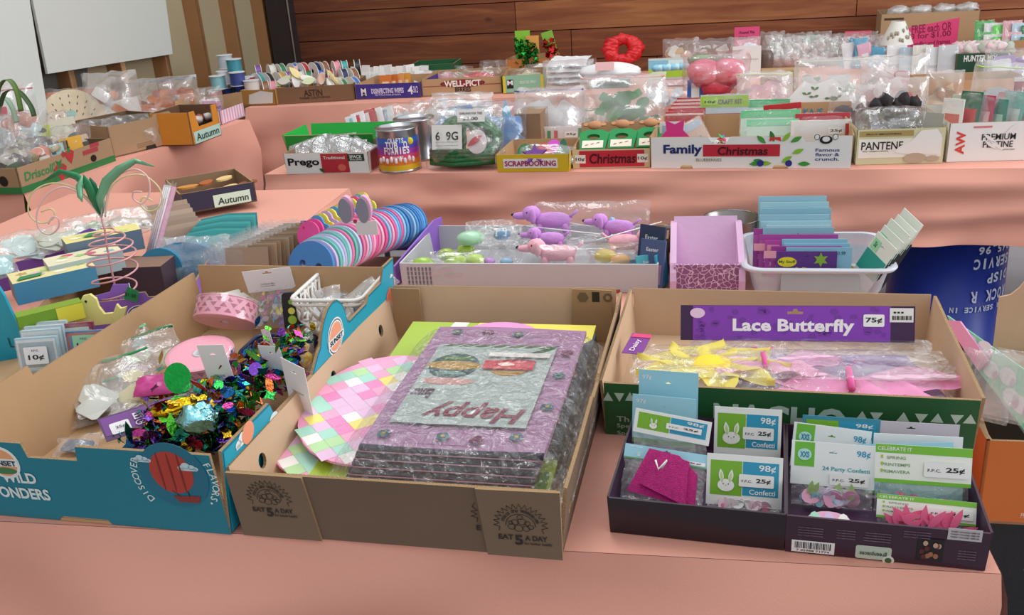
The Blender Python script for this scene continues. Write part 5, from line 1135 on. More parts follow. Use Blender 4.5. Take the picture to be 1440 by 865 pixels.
# boxes at right end of the tray
for i, (px, py, w_, h_, yaw, c, c2, lb) in enumerate(((912, 400, .065, .135, -40, '2A3A5A', '4A5A88', 'dark blue book like box standing at the right end of the toy tray'), (915, 405, .06, .11, -35, '4A5E8A', 'A88AA8', 'slate blue printed box just in front of the dark blue one'), (890, 392, .075, .045, 10, '6A90B0', '9A7A9A', 'blue lilac header card lying near the orange egg'), (900, 400, .08, .05, 12, '3EA0B4', 'D0E4E8', 'teal and white header card at the right end of the toy tray'), (915, 404, .06, .075, 12, '5AB8C8', '8ACCD8', 'aqua header card at the back right of the toy tray'))):
    g = G(); g.slab(rect(w_, h_, -w_/2), .006); o = g.build('printed_card_box', card(c), None, UP(pt(px, py, .006), yaw, 12, 0)); tag(o, lb, 'box' if i < 2 else 'card'); patch(o, 'printed_panel', rect(w_*.8, h_*.4, -w_*.4, h_*.1), card(c2), z=.0062); txt(o, 'Easter', 0, h_*.8, h_*.08, w_*.5, card('E8E8F0'), T(0, 0, .006))
for i in range(7):
    g = G(); g.slab(rect(.05, .08), .004); tag(g.build('aqua_card_pack', M(['3EA8C8', '6AC0D8', '2E90B0'][i % 3], .5), None, UP(pt(925, 408-i*3, .004), 55, 6)), 'aqua printed card pack, '+ordn(i)+' from the front beside the lilac planter', 'card pack', 'aqua card packs')
# kraft box behind
f_ = FP((905, 385), (940, 385)); tray(f_, .12, .085, 'narrow kraft box of small items behind the aqua packs', mo=M(KR, .85))
r = random.Random(5)
for i in range(4): g = G(); g.slab(rect(.03, .06), .008); tag(g.build('small_card', card(['B08A50', 'D8CFC0', '7A6A5A', 'A8A49A'][i]), None, f_.X @ T(.01+.012*i, .03+.02*i, .03) @ Rx(80)), ['tan', 'cream', 'brown', 'grey'][i]+' small card in the narrow kraft box', 'card')
# ---------- lilac wooden planter / scoop
fL_ = FP((946, 414), (1042, 414)); wl = fL_.w
o = thing('wooden_wall_planter', fL_.X, 'lilac painted wooden planter with crackle glazed front', 'planter')
LIL = M('D9AFD2', .55, bump=.2, bs=60, var=.04)
def crackle():
    m = bpy.data.materials.new('crackle_glaze'); m.use_nodes = True; n = m.node_tree; b = n.nodes['Principled BSDF']; tcn = n.nodes.new('ShaderNodeTexCoord'); v = n.nodes.new('ShaderNodeTexVoronoi'); v.feature = 'DISTANCE_TO_EDGE'; v.inputs['Scale'].default_value = 85
    nz = n.nodes.new('ShaderNodeTexNoise'); nz.inputs['Scale'].default_value = 30; ad = n.nodes.new('ShaderNodeMix'); ad.data_type = 'RGBA'; ad.inputs[0].default_value = .02
    n.links.new(tcn.outputs['Object'], nz.inputs['Vector']); n.links.new(tcn.outputs['Object'], ad.inputs[6]); n.links.new(nz.outputs['Color'], ad.inputs[7]); n.links.new(ad.outputs[2], v.inputs['Vector'])
    rp = n.nodes.new('ShaderNodeValToRGB'); rp.color_ramp.elements[0].position = .03; rp.color_ramp.elements[0].color = hx('E4C0DC')+(1,); rp.color_ramp.elements[1].position = .07; rp.color_ramp.elements[1].color = hx('8E5A86')+(1,)
    n.links.new(v.outputs['Distance'], rp.inputs[0]); n.links.new(rp.outputs[0], b.inputs['Base Color']); b.inputs['Roughness'].default_value = .5; return m
g = G(); g.box((wl/2, .006, .034), (wl-.006, .010, .068)); g.build('front_panel', crackle(), o)
g = G(); g.box((wl/2, .11, .004), (wl-.004, .20, .008)); g.build('base', LIL, o)
g = G(); g.slab([(.0, .0), (wl, 0), (wl-.002, .135), (.002, .135)], .010, T(0, .115, .008) @ Rx(58)); g.build('back_panel', LIL, o)
for x in (-.006, wl-.006):
    g = G(); g.slab([(-.012, .012), (-.006, .0), (.20, 0), (.20, .11), (.16, .118), (.012, .07), (-.004, .052), (-.012, .035)], .014, T(x, 0, 0) @ Rz(90) @ Rx(90)); g.build('side_panel', LIL, o)
o = thing('metal_colander', T(pt(1028, 352, .004)), 'round metal bowl edge showing behind the lilac planter', 'bowl'); g = G(); g.lathe([(.03, 0), (.06, .03), (.066, .085), (.069, .087), (.064, .083), (.057, .03), (.03, .004)], 28); g.build('bowl_body', M('8A8684', .25, .9), o)
# ---------- frosted storage tub with card packs
tA, tB = pt(1062, 417, 0), pt(1238, 419, 0); fT = Fr(tA, tB); wt = fT.w; dt = .215; ht = .072
FROST = M('D6DAE4', .35, var=.02, trans=.32)
o = thing('storage_tub', fT.X, 'frosted clear plastic storage tub packed with craft cards', 'tub')
def loft(g, rings, mi=0):
    n = len(rings[0]); vs = [p for r_ in rings for p in r_]; fs = [(i*n+k, i*n+(k+1) % n, (i+1)*n+(k+1) % n, (i+1)*n+k) for i in range(len(rings)-1) for k in range(n)]; g.add(vs, fs, mi, None, True)
def rr3(gx, gy, z, r_): return [(x, y, z) for x, y in rrect(wt+2*gx, dt+2*gy, r_, -gx, -gy, 6)]
g = G(); loft(g, [rr3(-.002, 0, 0, .03), rr3(.004, .006, .012, .034), rr3(.016, .014, ht-.01, .036), rr3(.018, .016, ht, .036)]); g.slab(rrect(wt, dt, .03), .002); g.build('tub_wall', FROST, o)
g = G(); loft(g, [rr3(.018, .016, ht-.001, .036), rr3(.028, .026, ht, .04), rr3(.029, .027, ht-.006, .04), rr3(.028, .026, ht-.009, .04)]); g.tube(rr3(.028, .026, ht-.004, .04), .0035, 6, closed=True); g.build('rim', M('DDE0EA', .35, var=.02, trans=.15), o)
g = G(); g.slab(rrect(wt*.62, ht*.8, .012, wt*.2, .004), .002, T(0, -.013, 0) @ Rx(90)); g.build('front_recess', M('C8D4DA', .4, trans=.3), o)
def tubcard(x, y, z, w_, h_, label, head, band, txts, sd, tl=8, yaw=0, st=None, cat='card pack', nm='craft_card_pack'):
    o = thing(nm, fT.X @ T(x, y, z) @ Rz(yaw) @ Rx(90-tl), label, cat)
    g = G(); g.slab(rect(w_, h_), .003, None, (0,)*3, [hang(w_, h_*.86, w_*.022, w_*.5)]); b_ = g.build('card_body', card(head), o)
    if band: patch(b_, 'printed_band', rect(w_, h_*band[1], 0, h_*band[0]), card(band[2]), z=.0032)
    for s, a, b, tw, c in txts: txt(b_, s, a*w_, b*h_, .009, tw*w_, card(c), T(0, 0, .004))
    if st: sticker(b_, T(0, 0, .004), st[0]*w_, st[1]*h_, .058, .018, '25c')
    return b_
for i in range(6):
    tubcard(.01+.003*(i % 3), .185-.022*i, .02, .150, .150-.008*i, 'pale blue and green card pack, '+['rearmost', 'second from the back', 'third from the back', 'fourth from the back', 'fifth from the back', 'frontmost'][i]+' of the blue tub group', ['9CC8D8', 'A8D4E0', '8FC0D0'][i % 3], (0, .62 if i < 4 else .5, '6A9A3A'), (), i, st=None)
tubcard(.024, .088, .034, .135, .098, 'pale blue and green dotted card pack with a 25 cent sticker in the tub', 'B8DCE4', (.0, .80, '86B84A'), (('Spring', .3, .6, .3, 'E8F4E0'),), 9, st=(.78, .55))
for i in range(4):
    tubcard(-.004+.012*i, .078-.016*i, .032, .165 if i < 2 else .145, .095-.008*i, 'magenta purple craft card pack, '+['rearmost', 'second', 'third', 'foremost with a pink price tag'][i]+' in the tub', ['A8409A', 'B04AA4', 'B84AA8', 'A23A98'][i], (.55, .3, 'B85AA8'), (('3-D', .12, .35, .12, 'E8D0E8'),), 11+i)
for x, y in ((.002, .066), (.03, .06), (.022, .034)):
    g = G(); g.slab(rect(.026, .016), .0006); o_ = g.build('price_tag', card('E8A0B4'), None, fT.X @ T(x-.006, y-.012, .087-.2*(.066-y)) @ Rx(85)); tag(o_, 'small pink price tag on the magenta card packs, '+{.002: 'upper left', .03: 'upper middle', .022: 'lower'}[x]+' one', 'price tag')
for i in range(3):
    tubcard(.055+.004*i, .045-.010*i, .032, .135, .082-.006*i, 'light blue header card with green side, '+['rearmost', 'middle', 'front'][i]+' of three in the tub', '8FC4DC', (.0, .35, '2E8A60'), (('Craft Kit $1.99', .7, .82, .4, '2A5A78'),), 21+i)
b_ = tubcard(.042, .016, .026, .125, .070, 'purple craft card with yellow oval logo and a 25 cent sticker, front of the tub', '5E2E86', (.0, .12, '7A4AA0'), (('3-D', .42, .45, .2, 'E8C840'), ('Craft', .45, .22, .25, 'E8C840')), 31, st=(.74, .30))
patch(b_, 'printed_oval', ell(.020, .011, .023, .047, 16), card('E8D42A'), z=.0036); txt(b_, 'My Stuff', .023, .047, .008, .034, card('3A6A2A'), T(0, 0, .0034)); patch(b_, 'printed_leafs', star(.016, .008, 6, .092, .052), card('8AB03A'), z=.0036)
tubcard(.052, .002, .026, .130, .036, 'low dark green card strip at the very front of the tub', '4A9A6A', (.6, .3, '3A8A5A'), (), 33)
for i, c in enumerate(('2A2A3A', 'D8A020', 'C88A6A')):
    g = G(); g.slab(ell(.022, .016, n=14) if i else rect(.04, .022, -.02, -.01), .006); tag(g.build('craft_piece', pl(c), None, fT.X @ T(.065+.045*i, .004, .022) @ Rx(80)), ['dark square', 'amber round', 'tan round'][i]+' piece seen through the tub front', 'craft piece')
for i in range(6):
    tl = 18; X = fT.X @ T(.192+.009*i, .05+.014*i, .02) @ Rz(-52) @ Rx(78) @ Rz(-24)
    o = thing('pennant_card_pack', X, 'white and green card pack, '+['nearest', 'second', 'third', 'fourth', 'fifth', 'farthest'][i]+' of the fan at right of the tub', 'card pack')
    hh_ = .135+.008*(i % 3)+.004*i; g = G(); g.slab(rect(.062, hh_), .0015, None, (0,)*3, [hang(.062, hh_*.86, .004, .031)]); b_ = g.build('card_body', card('E3E8DE'), o)
    patch(b_, 'printed_panel', rect(.062, hh_*.36, 0, hh_*.34), card('2E9A8C'), z=.0016); patch(b_, 'price_sticker', rect(.020, .026, .004, hh_*.72), card('9ADCAA'), z=.002); txt(b_, '25c', .014, hh_*.72+.013, .014, .008, card('1E3A24'), T(0, 0, .0016), rot=0)
    patch(b_, 'printed_seal', ell(.009, .009, .045, hh_*.42, 12), card('6ABF4A'), z=.002); g = G(); g.slab(rect(.064, hh_*.7, -.001, 0), .004, T(0, 0, -.006)); g.build('black_back', card('1E2226'), o)
for i, (c, x) in enumerate((('E8C85A', .20), ('E8A0B8', .215), ('F2E8A0', .19))):
    g = G(); g.slab(ell(.014, .02, n=14), .004); tag(g.build('paper_shape', card(c), None, fT.X @ T(x, .05, .035) @ Rz(-20) @ Rx(80)), ['yellow', 'pink', 'cream'][i]+' paper shape seen at the right end inside the tub', 'paper shape')
# ---------- upside-down blue bin under the middle table
pb = at(1318, 487, 0); o = thing('rubbish_bin', T(pb), 'blue plastic bin standing upside down under the middle table', 'bin')
BL = pl('1636A0'); g = G(); g.lathe([(.205, 0), (.208, .03), (.2, .035), (.185, .66), (.0, .66)], 40, cap=False); g.build('bin_body', BL, o)
g = G(); X = T(.13, -.16, .03); g.slab(ell(.07, .05, .04, 0, 20), .10, T(.12, -.10, -.005), (0,)*3); g.build('lid_handle', pl('12308C'), o)
g = G()
for ln, z, h_, w_ in (('FOR SERVICE IN', .225, .020, 32), ('ROCK R', .27, .042, 24), ('DISP', .332, .036, 16), ('SERVIC', .388, .038, 24), ('845-96', .435, .028, 22)):
    n = len(ln); cw_ = w_*2/n
    for i, ch in enumerate(ln):
        if ch == ' ': continue
        # text reads upside down: first letter at the right
        a = math.radians(-48-i*w_*1.55/n*1.3); R_ = .206-.02*z/.66+.0015; vs, fs = tmesh(ch, .03, 0)
        x0 = min(v.x for v in vs); x1 = max(v.x for v in vs); y0 = min(v.y for v in vs); y1 = max(v.y for v in vs); s_ = h_/(y1-y0) if ch != '-' else h_
        wd = R_*math.radians(w_*1.55/n*1.3)*.8
        P = []
        for v in vs: 
            u_ = ((v.x-(x0+x1)/2)/(x1-x0))*wd*min(1, (x1-x0)/.42); aa = a-u_/R_; P.append((R_*math.cos(aa), R_*math.sin(aa), z+h_/2-(v.y-y0)*s_))
        g.add(P, fs)
g.build('lettering', card('C8D0E8'), o)
# ---------- right edge: orange carton and sheets on a stool beside the table
pr_ = at(1372, 735, .50); ox = Fr(pr_, pr_+dirv(-12)*.5, .50)
g = G(); g.box((.25, .2, .245), (.5, .36, .49)); tag(g.build('black_crate', M('1C1C20', .5, bump=.3, bs=60), None, T(V((pr_.x, pr_.y, 0))) @ Rz(-12)), 'black crate on the floor right of the nearest table, under the orange carton', 'crate')
OR = M('C4702E', .6, var=.06)
o, q = tray(ox, .36, .165, 'orange printed cardboard carton at the right edge beside the table', mo=OR, mi=KI, hb=.165)
txt(o, 'PRODUCE OF USA', .10, .02, .010, .06, card('F0D0B0'), q['f'])
g = G(); g.slab([(0, 0), (.25, 0), (.25, .215), (.05, .205), (.035, .18), (.02, .165), (.0, .16)], .005); tag(g.build('cardboard_flap', KI, None, T(at(1392, 520, .62)) @ Rz(-12) @ Rx(88)), 'kraft flap with a curved notch behind the sheets at the right edge', 'cardboard flap')
_A, _B = atY(1336, 446, 1.80), atY(1500, 560, 1.42)
_n = (_B-_A).cross(V((-.25, -.55, -1))).normalized()
if _n.dot(CP-_A) < 0: _n = -_n
_ex = (_B-_A).normalized(); _ey = _n.cross(_ex)
def edgesheet(name, pxs, off, c, label, t=.004):
    o_ = _A+_n*off; X = Matrix(((_ex.x, _ey.x, _n.x, o_.x), (_ex.y, _ey.y, _n.y, o_.y), (_ex.z, _ey.z, _n.z, o_.z), (0, 0, 0, 1)))
    g = G(); g.slab([onp(X, px, py) for px, py in pxs], t); ob = g.build(name, card(c), None, X); tag(ob, label, 'craft sheet'); return ob, X
sh, X = edgesheet('foam_sheet_pack', [(1334, 444), (1500, 560), (1500, 690), (1440, 602), (1380, 524), (1345, 468)], 0, '8AD0B0', 'mint green printed sheet pack with white sheep shapes at the right edge')
for px, py in ((1366, 482), (1396, 520), (1425, 560), (1388, 492), (1420, 530), (1438, 570)):
    x, y = onp(X, px, py); patch(sh, 'printed_sheep', ell(.026, .016, x, y, 12), card('E4E4EE'), z=.0045); patch(sh, 'printed_face', ell(.007, .009, x+.018, y-.004, 8), card('C8A0C0'), z=.005)
edgesheet('foam_sheet_pack', [(1330, 450), (1352, 452), (1392, 508), (1378, 522)], .006, 'E8A0C8', 'pink sheet edge standing left of the mint green sheets')
edgesheet('black_folder', [(1346, 466), (1380, 520), (1440, 600), (1500, 685), (1500, 760), (1398, 612), (1372, 540)], -.02, '15171A', 'black glossy folder under the mint green sheets', .012)
for i in range(3):
    g = G(); bagmesh(g, .09, .12, .02, i); tag(g.build('clear_sleeve', film(.08, 20), None, T(at(1375+i*22, 590, .68)) @ Rz(-40) @ Rx(70)), ['left', 'middle', 'right'][i]+' clear sleeve standing in the orange carton', 'sleeve')
bag('bubble_wrap_bag', T(at(1440, 865, .25)) @ Rz(-20) @ Rx(80), .3, .26, .12, 'crumpled clear plastic bag below the orange carton at the lower right', 'bag', 9, film(.3, 14, gl=.2))
# ================================================================ MIDDLE TABLE
def pbx(x0, x1, yt, yb, yaw=-14, z=0.0):
    xm = (x0+x1)/2; p = at(xm, yb, TZ+z); dep = (p-CP).dot(f0); w_ = (x1-x0)*dep/F; h_ = atY(xm, yt, p.y).z-TZ-z
    return p, w_, max(h_, .012)
def cardpack(x0, x1, yt, yb, label, c, panels=(), texts=(), tilt=8, yaw=-14, spin=0, th=.004, film_=True, st=None, name='card_pack', cat='card pack', z=0, hole=False, group=None, fs=20, milk=.05):
    p, w_, h_ = pbx(x0, x1, yt, yb, yaw, z); X = UP(p, yaw, tilt, spin)
    o = thing(name, X, label, cat, group)
    g = G(); g.slab(rect(w_, h_, -w_/2), th, None, (0,)*3, [hang(w_, h_*.9, w_*.025, 0)] if hole else []); b_ = g.build('card_body', card(c), o)
    for i, (a, b, pw, ph, cc) in enumerate(panels): patch(b_, 'printed_panel', rect(pw*w_, ph*h_, (a-.5)*w_, b*h_), card(cc), z=th+.0004+.0003*i)
    for s, a, b, tw, thh, cc in texts: txt(b_, s, (a-.5)*w_, b*h_, thh*h_, tw*w_, card(cc), T(0, 0, th+.0014))
    if st: sticker(b_, T(0, 0, th+.001), (st[1]-.5)*w_, st[2]*h_, .05, .022, st[0], pre='', c=st[3] if len(st) > 3 else 'F2F2F0')
    if film_: g = G(); bagmesh(g, w_*1.05, h_*1.02, th+.012, int(x0), amp=.15, nu=12, nv=10); g.build('plastic_film', film(milk, fs), o, T(0, 0, th/2))
    return o
def pbag(x0, x1, yt, yb, label, fill=None, zc=None, m=None, th=.08, tilt=10, yaw=-14, seed=None, name='zip_bag', cat='bag', z=0, lumpy=False, neck=0, group=None, spin=0):
    p, w_, h_ = pbx(x0, x1, yt, yb, yaw, z)
    return bag(name, UP(p, yaw, tilt, spin), w_, h_, th, label, cat, seed if seed is not None else int(x0+yt), m or film(.08, 12, gl=.14), zc, fill=fill, lumpy=lumpy, neck=neck, group=group)
WH = M('E9EAE8', .5, var=.02)
# red soup carton tray
f_ = FP((404, 245), (520, 243)); o, q = tray(f_, .24, .078, 'white and red cardboard tray of silver packets at the left of the middle table', mo=WH, mi=M(KRD, .85), fl=.004)
Z = q['f']; w_ = f_.w
patch(o, 'printed_panel', rect(w_*.33, .072, w_*.44, .003), card('B8303A'), Z); patch(o, 'printed_panel', rect(w_*.20, .026, w_*.76, .046), card('1E3A2A'), Z, z=.001)
txt(o, 'Prego', w_*.225, .042, .036, w_*.38, card('14141A'), Z, bold=.03); txt(o, 'Traditional', w_*.60, .060, .012, w_*.26, card('F0E0E0'), Z @ T(0, 0, .001)); txt(o, '3PACK', w_*.86, .062, .012, w_*.15, card('F0F0F0'), Z @ T(0, 0, .001)); txt(o, '67oz JARS', w_*.86, .051, .006, w_*.14, card('F0F0F0'), Z @ T(0, 0, .001))
patch(o, 'printed_leaf', leaf(.025, .006, w_*.405, .02, -.6), card('2A5A34'), Z, z=.001); patch(o, 'printed_tomato', ell(.016, .013, w_*.68, .022, 12), card('D86A5A'), Z, z=.001)
patch(o, 'printed_panel', rect(.12, .07, .02, .004), card('A8303A'), q['r'])
f_ = FP((408, 224), (530, 222)); tray(f_, .22, .10, 'bright green cardboard tray behind the silver packets', mo=M('1E9A3A', .5), mi=M('27AC48', .5), fl=.02)
for i, (a, b, c_, d_) in enumerate(((412, 470, 188, 238), (440, 505, 186, 236), (470, 524, 192, 236), (455, 500, 183, 228))):
    pbag(a, b, c_, d_, ['crumpled silver clear packet at the left of the white and red tray', 'crumpled silver packet in the middle of the white and red tray', 'crumpled silver packet at the right of the white and red tray', 'topmost crumpled silver packet in the white and red tray'][i], m=film(.30, 22, 'D0D4DA', gl=.5, bump=1.6), th=.06, tilt=40, spin=[20, -10, -25, 5][i], name='silver_packet', cat='packet')
def can(cx, yb, yt, label, full=True):
    p = at(cx, yb); R = .079; h_ = atY(cx, yt, p.y).z-TZ; p = p+V((0, R, 0))
    o = thing('metal_can', T(p) @ Rz(-100), label, 'can'); st_ = M('B8BAC0', .25, .9)
    g = G(); g.lathe([(R*.97, 0), (R, .003), (R, .006), (R*.975, .008), (R*.975, h_-.008), (R, h_-.005), (R, h_), (R*.95, h_), (R*.94, h_-.006), (0, h_-.006)], 32, cap=False); g.build('can_body', st_, o)
    if full:
        L0, L1 = .008, h_*.80; cols = ['D8B020', 'E07A2A', 'D8486A', 'A03AA0', '5A4AB8', '2E6AC8']
        n = len(cols)
        for k, c in enumerate(cols): g = G(); a, b = L0+(L1-L0)*k/n, L0+(L1-L0)*(k+1)/n; g.lathe([(R*.982, a), (R*.982, b)], 32, cap=False); g.build('label_band', pl(c), o)
        g = G()
        for s, z_, h2, aw in (('CRAFTS', .76, .018, 44), ('TUB O', .62, .026, 62), ('FOAMIES', .48, .026, 72), ('SHAPES', .36, .010, 34)):
            m_ = len(s)
            for i, ch in enumerate(s):
                if ch == ' ': continue
                vs, fs = tmesh(ch, .03, 0); x0 = min(v.x for v in vs); x1 = max(v.x for v in vs); y0 = min(v.y for v in vs); y1 = max(v.y for v in vs)
                a = math.radians(10+aw*((i+.5)/m_-.5)); wd = R*math.radians(aw/m_)*.8; P = []
                for v in vs: aa = a+((v.x-(x0+x1)/2)/(x1-x0))*wd/R*min(1, (x1-x0)/.42); P.append((R*1.0*math.cos(aa), R*1.0*math.sin(aa), L1*z_*1.15+(v.y-y0)/(y1-y0)*h2))
                g.add(P, fs)
        g.build('lettering', card('F4F0E8'), o); g = G(); r = random.Random(3)
        for k in range(9):
            a = math.radians(-42+k*12); g.lump((R*math.cos(a), R*math.sin(a), .045+.006*(k % 2)), (.004, .006, .011), k, .2, n=6)
        g.build('printed_figures', card('F0E2E6'), o); g = G(); g.lump((R*math.cos(.85), R*math.sin(.85), L1*.9), (.004, .013, .013), 0, 0, n=8); g.build('printed_sun', card('F0DC2A'), o)
    return o
can(561, 244, 183, 'colourful labelled craft can standing beside the white and red tray'); can(585, 228, 170, 'plain metal can half hidden behind the colourful craft can', False)
for i, (a, b, c_, d_, c1, c2) in enumerate(((492, 508, 162, 196, 'E8ECF0', '8AC0C8'), (500, 520, 157, 194, 'ECECEE', 'C8303A'), (508, 536, 154, 192, 'B82A34', 'E8E4E4'), (520, 545, 152, 188, 'E8EAEC', '3A8A4A'), (535, 560, 150, 186, 'DDE4EA', '8AA8C0'))):
    cardpack(a, b, c_, d_, ['white card pack with teal pieces, leftmost behind the green tray', 'white card pack with red stripe behind the green tray', 'red card pack with white centre strip behind the green tray', 'white card pack with a green stripe behind the green tray', 'pale grey blue card pack behind the craft can'][i], c1, ((.35, .1, .3, .8, c2),), spin=14, tilt=20)
pbag(540, 602, 146, 200, 'clear bag of pale blue snowflake pieces behind the craft cans', (('B8D0E0', 10, .03), ('E0E6EA', 8, .03)), th=.08); pbag(575, 625, 140, 182, 'clear bag of white and brown trims behind the green wreath bag', (('E4E4E0', 8, .03), ('A88A5A', 4, .02)), th=.08)
# green tinsel bag
p, w_, h_ = pbx(600, 708, 152, 236); o = thing('bagged_tinsel_wreath', UP(p, -14, 14), 'clear bag holding a green tinsel wreath with a white printed card', 'wreath')
r = random.Random(8); GT = M('1E6A3A', .35, bump=.8, bs=200, var=.3, vs=50)
for k in range(9):
    g = G(); rx, ry = w_*.42-.008*k*(k % 3), h_*.40-.005*k; g.tube([(rx*math.cos(a)+.006*noise.noise(V((a*2, k, 0))), h_*.48+ry*math.sin(a)+.008*noise.noise(V((a*2, k, 5))), -.05+.011*k) for a in [2*PI*i/36 for i in range(36)]], .009, 6, closed=True); g.build('tinsel_strand', GT, o)
g = G()
for k in range(4): g.tube([(-w_*.43, .02+.014*k, .03), (-.1*w_, .012+.014*k, .05+.004*k), (w_*.43, .02+.014*k, .03)], .010, 6)
g.build('tinsel_bundle', GT, o)
g = G(); bagmesh(g, w_*1.06, h_*1.02, .14, 4, nu=22, nv=20); g.build('plastic_film', film(.05, 14, gl=.18, bump=1.2), o)
cd_ = patch(o, 'printed_card', rect(w_*.40, h_*.40, -w_*.36, h_*.30), card('DEE0DC'), z=.072, t=.001); txt(cd_, '6  9G', -w_*.16, h_*.52, .030, w_*.3, card('2A2A2C'), T(0, 0, .073)); 
for k in range(3): txt(cd_, 'printed green wreath bag of trim', -w_*.16, h_*.42-.012*k, .004, w_*.3, card('6A6A6A'), T(0, 0, .073))
sk_ = patch(o, 'price_sticker', rect(w_*.36, h_*.20, -w_*.02, h_*.74), card('E8E8E6'), z=.070, t=.001); txt(sk_, '$2.00', w_*.15, h_*.79, .013, w_*.2, card('1A1A1A'), T(0, 0, .071)); txt(sk_, 'GARLAND FOR TREE', w_*.16, h_*.88, .008, w_*.3, card('3A3A3A'), T(0, 0, .071))
patch(o, 'red_white_trim', ell(w_*.13, h_*.20, w_*.22, h_*.42, 16), card('E4DADA'), z=.055, t=.006); patch(o, 'red_white_trim', leaf(w_*.24, h_*.05, w_*.1, h_*.35, .6), card('C8404A'), z=.064, t=.002)
pbag(672, 742, 142, 216, 'clear bag of folded light blue fabric behind the tinsel wreath', (('7AA8DC', 14, .05),), m=film(.07, 10, 'C8DCF4'), th=.12)
pbag(596, 690, 134, 185, 'blue and white soft bag lying behind the tinsel wreath', (('5A84C0', 10, .05), ('D8E0EA', 6, .04)), th=.1, tilt=40)
pbag(600, 690, 124, 168, 'flat frosted bag far back behind the blue fabric', (('D4D8DE', 8, .05),), m=film(.25, 10), th=.08, tilt=40)
g = G(); g.slab([(-.03, 0), (.04, 0), (.0, .12)], .01); tag(g.build('blue_felt_point', M('4AA0C8', .8), None, UP(at(712, 178), -14, 10)), 'pointed aqua felt piece sticking up from the blue bag', 'felt piece')
# large zip bags
pbag(722, 822, 122, 200, 'large clear zip bag of white tissue with a violet zip edge', (('DADCE2', 12, .06),), '4A4AB0', film(.26, 9, gl=.2), .14, tilt=18)
pbag(815, 935, 102, 196, 'large zip bag with pink zip edge filled with dark green garland', (('2A7A3E', 16, .035), ('2A8A4A', 8, .03)), 'E890A0', film(.18, 8, gl=.2), .14, tilt=20)
pbag(800, 850, 150, 196, 'small clear bag of dark trims with a green zip edge', (('5A4A5A', 6, .02), ('8A8A70', 5, .02)), '2E9A5A', th=.06, tilt=30)
# scrapbooking tray
YL = M('D9B81E', .5, var=.04); f_ = FP((700, 242), (800, 241)); o, q = tray(f_, .26, .062, 'yellow fronted tray lettered for scrapbooking with felt ornaments', mo=YL, mi=M(KR, .85), fl=.004)
l_ = patch(o, 'paper_sign', rect(f_.w*.76, .033, f_.w*.09, .014), card('F0ECEC'), q['f']); txt(l_, 'SCRAPBOOKING', f_.w*.47, .0305, .020, f_.w*.72, card('A82A5A'), T(0, 0, .001), bold=.035)
for i, (px, py, c, lb, sh) in enumerate(((738, 214, '1E6A3A', 'dark green felt mitten', 0), (752, 218, '6A3A8A', 'purple felt star', 1), (765, 213, 'C03A4A', 'red felt ornament', 0), (778, 208, 'C84ABA', 'magenta felt ornament', 0), (792, 212, '1E5A3A', 'dark green felt tree', 2))):
    g = G(); g.slab([ell(.026, .032, n=14), star(.045, .02, 5), [(-.03, -.03), (.03, -.03), (.008, .04), (0, .05), (-.008, .04)]][sh], .008); tag(g.build('felt_ornament', M(c, .8, bump=.4, bs=300), None, UP(at(px, py, TZ+.055), -12, 50, rnd.uniform(-20, 20))), lb+' in the yellow fronted tray', 'felt ornament')
pbag(722, 806, 196, 232, 'clear sleeve over the felt ornaments in the yellow tray', None, None, film(.10, 12, gl=.2), .05, tilt=55, z=.02)
cardpack(757, 822, 178, 206, 'white striped card pack with 25 cent sticker behind the yellow tray', 'D8D4D6', ((.04, .1, .1, .8, 'B83A4A'), (.2, .2, .08, .6, '3A8A4A'), (.35, .1, .08, .7, 'C84A5A'), (.88, .1, .08, .8, '3A8A4A')), st=('25c', .72, .6))
g = G(); g.box((0, 0, .07), (.10, .16, .14)); tag(g.build('kraft_carton', [M(KRD, .85)], None, T(at(750, 205)) @ Rz(-14)), 'small kraft carton behind the yellow scrapbooking tray', 'carton')
# Christmas tray
f_ = FP((806, 237), (914, 235)); o, q = tray(f_, .26, .066, 'cream tray with red Christmas strip holding green reindeer headbands', mo=M('D8C49A', .7), mi=M(KR, .85), fl=.004, hb=.11)
RD = card('C2283A'); l_ = patch(o, 'red_strip', rect(f_.w*.84, .058, f_.w*.09, .004), RD, q['f']); txt(l_, 'Christmas', f_.w*.52, .034, .036, f_.w*.60, card('3A0A12'), T(0, 0, .001), bold=.02, shear=.1)
for x in (.09, .90): s_ = patch(o, 'price_sticker', rect(f_.w*.14, .030, f_.w*(x-.06), .018), card('EFEAE0'), q['f'], z=.0016); txt(s_, '10c', f_.w*(x+.01), .032, .014, f_.w*.12, card('2A2A2A'), T(0, 0, .0016))
for i in range(3):
    X = f_.X @ T(.06+.10*i, .08+.01*i, .04) @ Rx(34); o = thing('reindeer_headband', X, 'green felt reindeer headband with brown head, '+['left', 'middle', 'right'][i]+' one of three', 'headband')
    g = G(); g.slab([(-.045, 0), (.045, 0), (.055, .08), (.03, .095), (-.03, .095), (-.05, .08)], .014, None, (0,)*3, [ell(.024, .014, 0, .06, 12)]); g.build('green_base', M('1E8A4A', .75), o)
    g = G(); g.lump((0, .12, .012), (.026, .018, .014), i, .1, n=8)
    for s_ in (-1, 1): g.slab(ell(.012, .008, s_*.030, .125, 8), .006, T(0, 0, .006))
    g.build('reindeer_head', M('C08A62', .8), o); g = G(); g.slab(rect(.075, .035, -.0375, .005), .001, T(0, 0, .015)); l2 = g.build('paper_label', card('E6DCC8'), o)
    for k in range(3): patch(l2, 'printed_fleck', leaf(.015, .002, -.028+.02*k, .015+.005*k, .4), card('A83A3A'), z=.0165)
